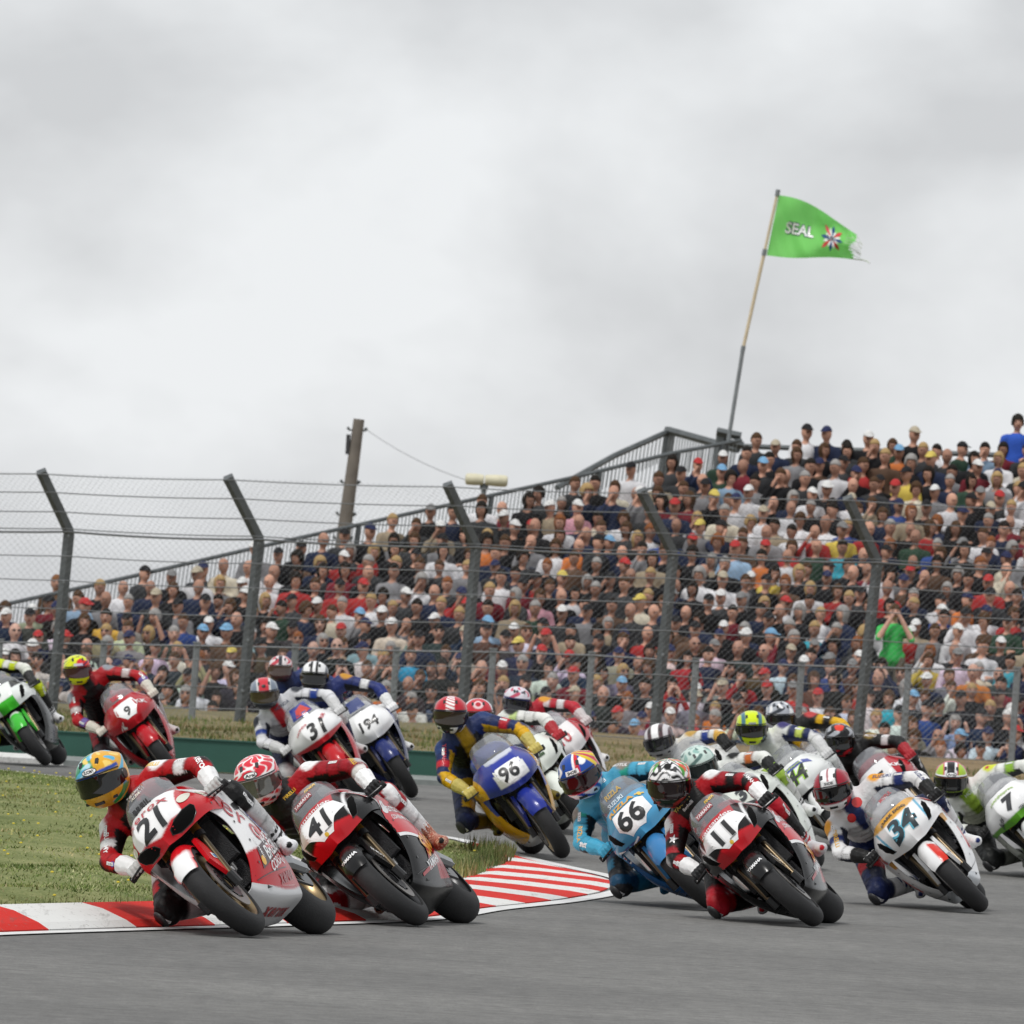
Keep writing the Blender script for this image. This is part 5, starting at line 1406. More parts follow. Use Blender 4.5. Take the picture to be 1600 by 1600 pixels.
def helmet(spec, parent, M):
    """M: local frame of the helmet within the parent"""
    V = []; AZ = []; EL = []; e0 = -1.02
    for j in range(HMR + 1):
        el = e0 + (math.pi / 2 - e0) * j / HMR
        for i in range(HN):
            az = -math.pi + 2 * math.pi * i / HN; V.append(helm_r(az, el)); AZ.append(az); EL.append(el)
    F = [(j * HN + i, j * HN + (i + 1) % HN, (j + 1) * HN + (i + 1) % HN, (j + 1) * HN + i) for j in range(HMR) for i in range(HN)]
    n0 = len(V); V += [Vector((v.x * .82, v.y * .82, v.z + .012)) for v in V[:HN]]
    F += [(n0 + i, n0 + (i + 1) % HN, (i + 1) % HN, i) for i in range(HN)]
    mb = MB(); mb.add(V, F); AZ = np.array(AZ + AZ[:HN]); EL = np.array(EL + EL[:HN]); P = np.array([tuple(v) for v in V])
    C = sum(spec['helm'](AZ + da, EL + de, P[:, 0], P[:, 1] + .0015 * k, P[:, 2]) for k, (da, de) in enumerate(((.018, .012), (-.018, .012), (.018, -.012), (-.018, -.012), (0, 0)))) / 5; C[n0:] = .01
    me = mb.mesh('helmet', [PAINT]); set_col(me, C); me.transform(M); ho = link('helmet', me, parent)
    # visor
    nv, mv = 30, 10; mb = MB(); W = []
    for off in (.0075, .0045):
        for j in range(mv + 1):
            t = j / mv
            for i in range(nv + 1):
                az = -1.30 + 2.60 * i / nv; lo, hi = -.36 + .06 * (abs(az) / 1.3) ** 2, .25 - .07 * (abs(az) / 1.3) ** 2
                el = lo + (hi - lo) * t; p = helm_r(az, el); W.append(p + p.normalized() * off)
    n1 = (nv + 1) * (mv + 1); F = []
    for j in range(mv):
        for i in range(nv):
            a = j * (nv + 1) + i; F += [(a, a + 1, a + nv + 2, a + nv + 1), (n1 + a + nv + 1, n1 + a + nv + 2, n1 + a + 1, n1 + a)]
    ring = list(range(nv + 1)) + [j * (nv + 1) + nv for j in range(1, mv + 1)] + [mv * (nv + 1) + i for i in range(nv - 1, -1, -1)] + [j * (nv + 1) for j in range(mv - 1, 0, -1)]
    for a in range(len(ring)): F.append((ring[a], n1 + ring[a], n1 + ring[(a + 1) % len(ring)], ring[(a + 1) % len(ring)]))
    mb.add(W, F); me = mb.mesh('visor', [mat('visor_' + spec.get('visor', '0b0b0c'), spec.get('visor', '0b0b0c'), .05, coat=.25, spec=.5, metal=spec.get('vmetal', 0.))]); me.transform(M); vo = link('visor', me, ho)
    for sg in (1, -1):
        mb = MB(); p = helm_r(sg * 1.42, -.03); d = Vector((0, sg, 0)); mb.tube([p - d * .004, p + d * .010], [.030, .026], 16)
        me = mb.mesh('visor_pivot', [BLK]); me.transform(M); link('visor_pivot', me, ho)
    mb = MB()
    p = helm_r(0, -.62); mb.box(p + Vector((.002, 0, .002)), (.010, .055, .016), rot=Matrix.Rotation(R(28), 3, 'Y'), bev=.003)
    for sg in (1, -1):
        p = helm_r(sg * .42, .75); mb.box(p, (.038, .018, .010), rot=Matrix.Rotation(R(35), 3, 'Y'), bev=.003)
        p = helm_r(sg * .62, -.60); mb.box(p, (.014, .026, .014), rot=Matrix.Rotation(sg * .6, 3, 'Z'), bev=.003)
    mb.tube([helm_r(a_, .30) + helm_r(a_, .30).normalized() * .003 for a_ in [-1.2 + .2 * q for q in range(13)]], .0035, 4)
    me = mb.mesh('vent', [BLK]); me.transform(M); link('vent', me, ho)['kind'] = 'stuff'
    # brand badge on the brow
    br = spec.get('brand')
    if br:
        s_, bg, fg, oval = br; mb = MB()
        def brow(x, y, off): q = helm_r(x, .44 + y); return q + q.normalized() * off
        if oval:
            V, F = subdiv([(math.cos(2 * math.pi * k / 24) * .30, math.sin(2 * math.pi * k / 24) * .13) for k in range(24)], [tuple(range(24))], .08); mb.add([brow(x, y, .0025) for x, y in V], F, 0)
            V, F = subdiv([(math.cos(2 * math.pi * k / 24) * .265, math.sin(2 * math.pi * k / 24) * .10) for k in range(24)], [tuple(range(24))], .08); mb.add([brow(x, y, .0035) for x, y in V], F, 1)
        elif bg:
            V, F = subdiv(rect(.62, .19), [(0, 1, 2, 3)], .08); mb.add([brow(x, y, .0025) for x, y in V], F, 1)
        V, F = txt(s_, .03, 0, 1, .25); w = max(V[:, 0]) - min(V[:, 0]); k = .42 / w
        mb.add([brow(x * k, y * min(k * 1.5, .12), .0045) for x, y in V], F, 0)
        me = mb.mesh('brand_badge', [ink(fg), ink(bg or fg)], smooth=False); me.transform(M); link('brand_badge', me, ho)
    return ho
BAR = [(-1.5, -.5), (1.5, -.5), (1.5, .5), (-1.5, .5)]
INNER = [[(-1.2, -.28), (-.9, -.28), (-.9, .28), (-1.2, .28)], [(-.7, -.28), (-.15, -.28), (-.3, .28), (-.7, .1)], [(.1, -.28), (.4, -.28), (.5, .28), (.1, .28)], [(.7, -.28), (1.2, -.1), (1.2, .28), (.8, .28)]]
BARS = [(BAR, ('shL', 'elL', .66), (0, 0, .03), (.65, .1, .75), .019), (BAR, ('shR', 'elR', .15), (.04, 0, .02), (.93, -.2, .3), .020), (BAR, ('elR', 'haR', .2), (.04, 0, 0), (.8, -.5, .3), .018), (BAR, ('hiL', 'knL', .62), (.0, .03, .05), (.5, .45, .7), .022), (BAR, ('knL', 'anL', .3), (.05, .03, 0), (.75, .6, .2), .02), (BAR, ('knR', 'anR', .35), (.04, -.03, 0), (.8, -.6, .1), .02)]
SLID = mat('knee_slider_plastic', (.03, .03, .032), .5)
def make_rider(spec, M, Minv):
    pk = tuple(spec.get('pose', (0., 0., 0., 1.))); J = pose_joints(*pk)
    me0, V, nn, names, t, Cc = rider_body(pk, J)
    me = me0.copy(); S = spec['suit']; set_col(me, sum(suit_colours(V + np.array(o_) * .006, nn, names, J, S) for o_ in ((1, 1, 1), (-1, -1, 1), (1, -1, -1), (-1, 1, -1), (0, 0, 0))) / 5); me.materials.clear(); me.materials.append(SUITM); me.shade_smooth()
    o = link('person', me); o.matrix_world = M; tag(o, spec['rlabel'], 'rider', 'motorcycle racers leaning into the corner')
    make_glove(pk, 1, J, o, S, 'L'); make_glove(pk, -1, J, o, S, 'R'); make_boot(1, J, o, S, 'L'); make_boot(-1, J, o, S, 'R')
    kn = J['knR']; mb = MB(); mb.ball(kn + Vector((.03, -.055, -.025)), (.045, .022, .055), 8, rot=Matrix.Rotation(.5, 3, 'Z')); mb.build('knee_slider', SLID, o)
    # helmet frame: given in the world by yaw (towards image left), pitch (nod) and tilt
    yaw, nod_, tilt = spec['hd']; f = Vector((-math.sin(R(yaw)), -math.cos(R(yaw)), 0)); Rw = Matrix.Identity(3); l = Vector((0, 0, 1)).cross(f); u = Vector((0, 0, 1))
    Rw = Matrix((f, l, u)).transposed(); Rw = Rw @ Matrix.Rotation(R(tilt), 3, 'X') @ Matrix.Rotation(R(nod_), 3, 'Y')
    hp = J['head'] + Vector((.01, 0, .03)); Mw = Matrix.Translation(M @ hp) @ Rw.to_4x4(); hs = spec.get('hs', 1.0)
    helmet(spec, o, Minv @ Mw @ Matrix.Scale(hs, 4))
    words = list(spec.get('words', [])) + [(bar, j_, of_, dr_, None, sz_, c_) for (bar, j_, of_, dr_, sz_) in BARS for c_ in [S.get('logo', 'e4e4e4')]] + [(b2, j_, of_, dr_, None, sz_, '2a2a2e') for (bar, j_, of_, dr_, sz_) in BARS for b2 in INNER]
    if words:
        bm = bmesh.new(); bm.from_mesh(me); bvh = BVHTree.FromBMesh(bm); bm.free(); mb = MB(); mats = []
        for (s_, jn, offv, dirv, upv, size, col) in words:
            if col not in mats: mats.append(col)
            a, b, tt = jn; p = J[a].lerp(J[b], tt) + Vector(offv); d = Vector(dirv).normalized(); r_ = (J[b] - J[a]).normalized() if upv is None else Vector(upv).cross(d).normalized()
            r_ = (r_ - d * r_.dot(d)).normalized(); u_ = d.cross(r_); Vt, Ft = txt(s_, .02, 0, 1, .4) if isinstance(s_, str) else subdiv(s_, [tuple(range(len(s_)))], .25)
            ray_words(mb, bvh, Vt, Ft, p, r_, u_, size, mats.index(col))
        if mb.v: mb.build('patch', [ink(c) for c in mats], o, smooth=False)['kind'] = 'stuff'
    return o
def bike_matrix(cx, cy, head, lean, sc=1.0):
    """front contact pixel, heading degrees to image left of straight at the camera, lean degrees to the rider's right"""
    p = G(cx, cy); a = R(head); f = Vector((-math.sin(a), -math.cos(a), 0)); l = Vector((math.cos(a), -math.sin(a), 0)); u = Vector((0, 0, 1))
    B = Matrix((f, l, u)).transposed() @ Matrix.Rotation(R(lean), 3, 'X')
    B = B * sc
    loc = Vector((p.x, p.y, gz(p.y) + .028)) - (f * XF) * sc
    M = B.to_4x4(); M.translation = loc; return M
# ------------------------------------------------------------------ liveries
def rules(base, L):
    def pf(part, x, y, z):
        C = np.tile(np.array(lin(base.get(part, base['*']))), (len(x), 1)); ay = np.abs(y)
        for p, cond, col in L:
            if p == part or p == '*':
                m_ = cond(x, y, ay, z); C[m_] = np.array(lin(col))
        return C
    return pf
W_, K0, RD = 'f0f0f0', '0c0c0d', 'b8101c'
plate = 0
plate_w = [(-.17, .17), (-.10, .225), (.10, .225), (.17, .17), (.17, .09), (.07, -.015), (-.07, -.015), (-.17, .09)]
tri = [(-.17, .115), (-.135, .19), (.135, .19), (.17, .115), (.04, -.02), (-.04, -.02)]
box = rect(1, 1)
def num(s, h_=.125, v=.085, col='0c0c0d', rot=0, edge=None, shear=.18, u=0.):
    L = []; h = h_ * 1.18
    if edge: L.append(Tx('nose', s, u, v, h * 1.02, rot, edge, 2, bold=.07, shear=shear, name='race_number', maxe=.14))
    L.append(Tx('nose', s, u, v, h, rot, col, 3, bold=.03, shear=shear, name='race_number', maxe=.14)); return L
def swirl(az, el, f1, f2, ph=0.): return np.sin(az * f1 + 1.6 * np.sin(el * f2 + ph) + ph) * np.cos(el * f2 * .8 - az * 1.3 + ph)
def helm_fn(base, L):
    def fn(az, el, x, y, z):
        C = np.tile(np.array(lin(base)), (len(az), 1))
        for cond, col in L: C[cond(az, el, x, y, z)] = np.array(lin(col))
        return C
    return fn
CHIN = lambda a, e, x, y, z: (e < -.40)
SP = []
def rider_words(*L): return list(L)
star = [(math.cos(math.pi / 2 + k * math.pi / 5) * (1 if k % 2 == 0 else .42), math.sin(math.pi / 2 + k * math.pi / 5) * (1 if k % 2 == 0 else .42)) for k in range(10)]
upL = lambda s, c, sz=.032, t=.4, off=(.0, .0, .03): (s, ('shL', 'elL', t), off, (.65, .1, .75), None, sz, c)
foL = lambda s, c, sz=.028, t=.35: (s, ('elL', 'haL', t), (0, 0, .03), (.3, .5, .8), None, sz, c)
upR = lambda s, c, sz=.032, t=.45: (s, ('shR', 'elR', t), (.04, 0, 0), (.93, -.2, .3), None, sz, c)
foR = lambda s, c, sz=.028, t=.35: (s, ('elR', 'haR', t), (.04, 0, 0), (.8, -.5, .3), None, sz, c)
knL = lambda s, c, sz=.03, dz=0.: (s, ('hiL', 'knL', .86), (.05, .0, .03 + dz), (.75, .25, .6), (-.5, 0, .8), sz, c)
chest = lambda s, c, sz=.03, dy=.06, dz=0.: (s, ('chest', 'neck', .4), (.06, dy, dz - .02), (1, 0, .1), (0, 0, 1), sz, c)
# --- 21
SP.append(dict(px=(405, 1466), head=13.5, lean=49, fine=True, pose=(.09, 0, .05, 1.), intake='intake', label='red and white race bike number 21 leading the pack beside the kerb', rlabel='leading rider in red leathers, green and gold swirled helmet, beside the kerb', rim='',
    hd=(22, 14, 20), suit=dict(base=RD, torso='a30e18', uparm='b00e18', chest='141414', stretch='101010', pad=W_, armband=W_, cuff='d8d8d8', yoke=RD, thigh=RD, legband=W_, knee='101011', kneepad='131314', shin='c9c9c9', elbow='191919', hips='141414', glove='e6e6e6', knuckle='202022', fingers='b8b8b6', glove_cuff='e8e8e8', boot='e4e4e6', boot2='242426', toe='141414'),
    paint=rules({'*': 'c01420', 'cowl': W_, 'mud': 'c8121e', 'tank': 'b8101c', 'tail': W_, 'belly': 'b8101c'}, [
        ('cowl', lambda x, y, ay, z: (z < .735 - .35 * np.maximum(0, .1 - ay)) | ((ay > .158) & (x > .44)), 'c01420'),
        ('side', lambda x, y, ay, z: ((z > .40) & (x > .16 - (z - .40) * .55)) | ((z > .66) & (x > -.02)), 'efefef'), ('side', lambda x, y, ay, z: (abs(x - (.145 - (z - .40) * .55)) < .012) & (z > .35), 'efefef'),
        ('side', lambda x, y, ay, z: (z < .19), 'd8d8d8'), ('belly', lambda x, y, ay, z: (ay < .135), 'cfcfd0'), ('mud', lambda x, y, ay, z: (x > .80) & (ay < .06) & (z < .55), W_)]),
    decals=[*num('21', .125, .075, shear=.1), Tx('nose', 'xerox', 0, .178, .048, 0, 'b8202c', 3, bold=.01, space=1.12), Tx('front', 'BREIL', 0, .925, .034, 0, K0, 3, bold=.04, par='screen', space=1.1),
        ('p', 'front', circle(), -.185, .77, .05, 0, 'd8d8c8', 2, {'on': ['cowl'], 'name': 'badge'}), ('p', 'front', circle(), .185, .80, .05, 0, 'd8d8c8', 2, {'on': ['cowl'], 'name': 'badge'}), ('p', 'left', circle(), -.42, .785, .052, 0, 'c9c5b0', 1, {'on': ['cowl'], 'name': 'badge'}), ('t', 'front', 'ALFA', .0, 1.0, .02, 0, 'e8e0d0', 2, {'par': 'screen'}),
        Tx('left', 'xerox', -.235, .565, .10, -50, 'b8202c', 2, bold=.0, space=1.1), ('p', 'left', [(0, .6), (.5, -.2), (.25, -.5), (-.25, -.5), (-.5, -.2)], -.135, .49, .06, -45, 'c01420', 2, {}),
        ('p', 'left', rect(.26, .085), -.01, .545, 1, -62, W_, 1, {}), Tx('left', 'valsir', -.01, .545, .062, -62, '3a5aa8', 3, bold=.03),
        Tx('left', 'V-POWER', -.03, .465, .05, 14, W_, 2, bold=.03, shear=.3), Tx('left', 'BREIL', -.07, .385, .075, 12, W_, 2, bold=.02), Tx('left', 'CORSA', -.08, .31, .05, 12, W_, 2, shear=.2), Tx('left', 'DUCATI', .08, .38, .035, 70, W_, 2), ('p', 'left', circle(), -.26, .33, .05, 0, 'f0b428', 2, {}), Tx('left', 'CERAMIC', -.25, .40, .022, -80, W_, 2), ('p', 'left', rect(.42, .10, .02), -.08, .388, 1, 12, '3a1418', 1, {}),
        Tx('left', 'xerox', 0.03, .235, .05, 5, 'a01820', 2, bold=.03, space=1.2), Tx('below', 'xerox', -.05, .06, .07, 0, 'a01820', 2, bold=.03, space=1.2), Tx('front', 'SUOMY', 0, 1.03, .018, 0, W_, 2, par='screen'),
        ('p', 'left', rect(.05, .04), -.66, .46, 1, -20, W_, 1, {'par': 'mud'}), ('p', 'left', circle(), -.66, .46, .028, 0, '3a88c8', 2, {'par': 'mud'})],
    helm=helm_fn('e0a830', [(lambda a, e, x, y, z: (a < .25 - .3 * (e - .4)) & (e > .05), '2c9464'), (lambda a, e, x, y, z: (a < .6) & (e > .05) & (swirl(a, e, 6, 6, .5) > .35), 'b8dce8'), (lambda a, e, x, y, z: swirl(a, e, 4, 6, 1.0) > .55, '5ab4d8'), (lambda a, e, x, y, z: (swirl(a, e, 5, 5, 2.2) > .6), 'f0d070'), (lambda a, e, x, y, z: (abs(e - .30 - .1 * a) < .07) & (abs(a) < 1.3), '2a4aa0'), (lambda a, e, x, y, z: (e < -.4) & (swirl(a, e, 4, 5, .3) > .1), '2c9a50'), (lambda a, e, x, y, z: (e < -.4) & (abs(a) < .5), 'c0902c')]), brand=('SUOMY', W_, '181818', True), hs=1.04,
    words=[upL('PIRELLI', 'f2c418', .026, .05), foL('xerox', 'f4f4f4', .03), knL('ALPINESTARS', W_, .018, .02), knL('ARLEN NESS', W_, .022, -.02), upR('SUOMY', W_, .026), foR('IXS', '2a4ab0', .03), chest('DUCATI', W_, .022)]))
# --- 41
sant = lambda n, plt: [Pg('nose', tri, 0, 0, W_, 1, name='number_plate'), *num(n, .115, .082, edge='d0d0d0' if plt else None, shear=.0 if plt else .12),
    Tx('nose', 'Santander', 0, .212, .044, 0, W_, 3, bold=.01, arc=-1.2), Tx('nose', 'alpinestars', .03, .008, .012, 0, '303030', 3), ('p', 'nose', circle(), .0, -.008, .024, 0, 'd8b030', 2, {}),
    ('p', 'left', [(-.5, -.28), (.42, -.42), (.5, .22), (-.46, .42)], -.19, .60, .40, -6, 'c8202c', 1, {}), ('p', 'left', circle(14), -.33, .66, .085, 0, W_, 2, {}), Tx('left', 'Santander', -.16, .635, .062, -8, W_, 2, bold=.015), Tx('left', 'CONSUMER BANK', -.15, .565, .03, -8, W_, 2, bold=.02),
    ('p', 'left', [(-.55, -.33), (.47, -.47), (.47, -.42), (-.55, -.28)], -.19, .60, .40, -6, W_, 1, {}),
    Tx('left', 'Ska', -.04, .40, .13, 20, 'e8a030', 3, bold=.03), ('p', 'left', [(-.5, -.5), (.1, -.2), (.5, .6), (.0, .35)], -.05, .41, .24, 0, 'b81c20', 2, {}), Tx('left', 'YAMAHA', -.08, .285, .05, 8, W_, 2, bold=.03), ('p', 'left', [(-.5, -.04), (.5, .08), (.5, .16), (-.5, .0)], -.13, .245, .40, 0, 'a81420', 1, {}),
    Tx('left', 'FIMER', -.42, .80, .030, 80, W_, 3, bold=.02), ('p', 'left', rect(.10, .042), -.42, .80, 1, 80, 'b81c20', 2, {}), ('p', 'left', [(-.5, 0), (0, .05), (.5, .0), (0, -.05)], -.37, .77, .26, 78, W_, 2, {}),
    Tx('right', 'FIMER', .40, .72, .04, 0, W_, 3, bold=.02), ('p', 'right', rect(.15, .055), .40, .72, 1, 0, 'c01c24', 2, {}),
    Tx('left', 'SHOWA', -.68, .44, .03, -62, W_, 2, bold=.03, par='mud'), Tx('front', 'YAMAHA', 0, .52, .02, 0, W_, 2, par='mud', bold=.04), ('t', 'front', 'YAMAHA', 0.0, .985, .022, 0, 'e8e0e0', 2, {'par': 'screen'}), ('p', 'front', rect(.13, .035), 0, .985, 1, 0, '8a2a30', 1, {'par': 'screen'}),
    Tx('front', 'FINER', .07, 1.02, .018, 0, 'f0c020', 2, par='screen')]
spaint = rules({'*': K0, 'tank': 'a81420', 'tail': K0, 'mud': '111112', 'belly': '161617'}, [
    ('cowl', lambda x, y, ay, z: (z < .745 - .3 * (ay - .05)) & (ay < .17), 'c81824'), ('cowl', lambda x, y, ay, z: (z > .83) & (ay < .135), 'b8202a'), ('cowl', lambda x, y, ay, z: (ay > .158 + .1 * (z - .72)) & (ay < .172 + .1 * (z - .72)) & (z > .70), 'e8e8e8'),
    ('cowl', lambda x, y, ay, z: (z < .69) & (ay < .06), 'c81824'), ('side', lambda x, y, ay, z: (x < .0 - (z - .3) * .3) & (z < .5), 'a81822'), ('tail', lambda x, y, ay, z: ay > .05, 'a81420'), ('tank', lambda x, y, ay, z: ay < .06, K0)])
flame = helm_fn('d83040', [(lambda a, e, x, y, z: (np.abs(swirl(a, e, 5, 7, .7)) < .20), W_), (lambda a, e, x, y, z: (e < -.38) & (np.sin(a * 9 + e * 20) > .2), W_), (lambda a, e, x, y, z: (np.abs(e - .28) < .03) & (abs(a) < 1.3), W_)])
yam = dict(base='a8121e', armband2='e0dcd8', torso='141414', chest='121213', front='1a1a1a', stretch='0e0e0f', pad=W_, yoke='a8121e', shoulder='a8121e', uparm='a01020', forearm='8e0f1a', cuff='c8c8c8', thigh='8e0f1a', legband='141414', knee='a8121e', kneepad=W_, hump='141414', shin=W_, hips='141414', elbow='b8b8b8', glove='a01824', knuckle='e0e0e0', fingers='1a1a1c', glove_cuff=W_, glove_back='c8c8ca', boot='a05a48', boot2='a86450', toe='161616', heel='a05a48', boot_spots=True, skin=True)
SP.append(dict(px=(663, 1449), head=11, lean=51, fine=True, pose=(.14, 0, .06, 1.), label='black and red race bike number 41, second in line behind the leading bike', rlabel='rider in red and black leathers with red flamed helmet, second in line', rim='_black', hd=(12, 16, 19), suit=yam, paint=spaint, decals=sant('41', False), helm=flame, brand=('Arai', W_, '202020', True), hs=1.02, visor='6a6a66', vmetal=.6,
    words=[upL(star, W_, .028, .12), foL('PIRELLI', 'f0c010', .022, .1), upL('Z 1 G', 'e8b818', .03, -.3), knL('1', 'b01420', .05), upR('YAMAHA', W_, .024), chest('PIRELLI', 'e8b818', .020)]))
# --- 11
yam2 = dict(yam); yam2.update(forearm='151516', armband2='a8121e', armband='141415', boot='c8c8ca', boot2='b02028', heel='c8c8ca', boot_spots=False, kneepad='b8182a', knee='b01422', legband='141415', thigh='161617', shin='141415', toe='b01422', skin=False)
SP.append(dict(px=(1282, 1450), head=6.5, lean=50.5, fine=True, label='black and red race bike number 11 at the front of the right hand group', rlabel='rider in red and black leathers, black and white patterned helmet, front right group', rim='_black', hd=(6, 14, 5), suit=yam2, paint=spaint, decals=sant('11', True), pose=(.105, 0, -.04, .9),
    helm=helm_fn('f0f0f0', [(lambda a, e, x, y, z: np.sin(14 * np.abs(a) * np.cos(e) + 22 * e + 2 * np.sin(9 * a)) > .25, '121212'), (lambda a, e, x, y, z: (np.hypot(a * np.cos(e) * 1.1, (e - .95) * .8) < .17), '101010'), (lambda a, e, x, y, z: (np.abs(a) > .85) & (swirl(a, e, 5, 6, .2) > .1), 'd85a28'), (lambda a, e, x, y, z: (np.abs(a) > .75) & (swirl(a, e, 6, 5, 1.4) > .3), '4a9a3c'), (lambda a, e, x, y, z: (e < -.38), '1a2a1c'), (lambda a, e, x, y, z: (e < -.38) & (swirl(a, e, 7, 9, 1.) > .35), 'a03a34')]), brand=('SHARK', None, W_, False), hs=1.04, visor='1a0e10',
    words=[upL(star, W_, .028, .1), foL('YAMAHA', W_, .024), upR(star, W_, .03, .4), knL(star, W_, .03), chest('Beghelli', W_, .026, -.03), chest('YAMAHA', 'c8b040', .024, -.05, .04), foR('SIXS', W_, .03)]))
# --- 34
SP.append(dict(px=(1540, 1428), head=1.5, lean=48, fine=True, label='white race bike number 34 with light blue lines and a gold band under its screen', rlabel='rider in white and navy leathers, helmet with dark red sides and white middle', rim='_black', hd=(10, 12, 15), pose=(.10, -.02, .08, 1.1),
    suit=dict(base='e8e8e8', torso='dcdcdc', chest='d4d4d4', front='1d2a58', stretch='141a30', shoulder='e8e8e8', pad='e8a020', armband='1c2c66', forearm='e8e8e8', cuff='e0a028', thigh='1a2856', knee='16224c', kneepad='141e44', shin='e8e8e8', hips='1a2856', glove='151516', knuckle='d0d0d0', glove_cuff='1a1a1a', boot='e0e0e0', boot2='1c2c66', toe='1c2c66', legband='c01824'),
    paint=rules({'*': W_, 'mud': 'eaeaea', 'tank': W_}, [('side', lambda x, y, ay, z: (np.abs(z - .68 - .1 * x) < .018), '74b8d8'), ('side', lambda x, y, ay, z: (z > .60) & (x > .34), 'd89a30'), ('side', lambda x, y, ay, z: (z < .52) & (x > .12) & (z > .36) & (x < .24), 'c83030'), ('cowl', lambda x, y, ay, z: (np.abs(ay - .165 - (z - .7) * .05) < .008), '5aa8c8'), ('cowl', lambda x, y, ay, z: (z < .69), W_), ('belly', lambda x, y, ay, z: z < .3, 'd0d4d8'), ('mud', lambda x, y, ay, z: (y > .02) & (x > .82), 'd03020'), ('cowl', lambda x, y, ay, z: (z > .86), 'd8a040')]),
    decals=[*num('34', .14, .075, col='1c2c34', edge='5ab0c8', shear=.2), Tx('nose', 'DARK DOG', 0, .215, .032, 0, '1a1408', 3, bold=.04, arc=-1.0), ('p', 'left', [(-.5, -.3), (.3, -.5), (.5, .1), (-.3, .5)], -.38, .80, .10, 70, 'd82c28', 2, {'on': ['cowl']}), Tx('left', 'DARK', -.38, .80, .028, 75, W_, 3), Tx('left', 'SUZUKI', -.12, .60, .07, -20, 'c82830', 2, bold=.03), Tx('left', 'ALSTARE', -.02, .40, .07, 10, 'c84048', 2, bold=.02), Tx('left', 'DARK DOG', -.25, .66, .035, -60, '20242c', 2),
        ('p', 'right', circle(), .42, .70, .10, 0, 'd04a20', 2, {'on': ['cowl']}), Tx('left', 'ARROW', -.66, .45, .03, -20, '202428', 2, par='mud'), Tx('front', 'MOTUL', .05, 1.0, .022, 0, 'b02028', 2, par='screen')],
    helm=helm_fn('9a1c30', [(lambda a, e, x, y, z: (np.abs(y) < .052) & (e > -.3), W_), (lambda a, e, x, y, z: (np.abs(y) < .006) & (e > .35), '9a1c30'), (lambda a, e, x, y, z: (np.abs(np.abs(y) - .056) < .005), '181818'), (lambda a, e, x, y, z: (e < -.45) & (np.abs(a) < .7), W_)]), brand=('SHOEI', 'd8d8d8', '181818', False),
    words=[upL('SUZUKI', '20306a', .03, .3), foL('SUZUKI', '20306a', .026), chest([(math.cos(k * .52), math.sin(k * .52)) for k in range(12)], 'd02a28', .036, .05), chest([(math.cos(k * .52), math.sin(k * .52)) for k in range(12)], 'd02a28', .03, -.05, -.05), upR('PIRELLI', 'e0a818', .03)]))
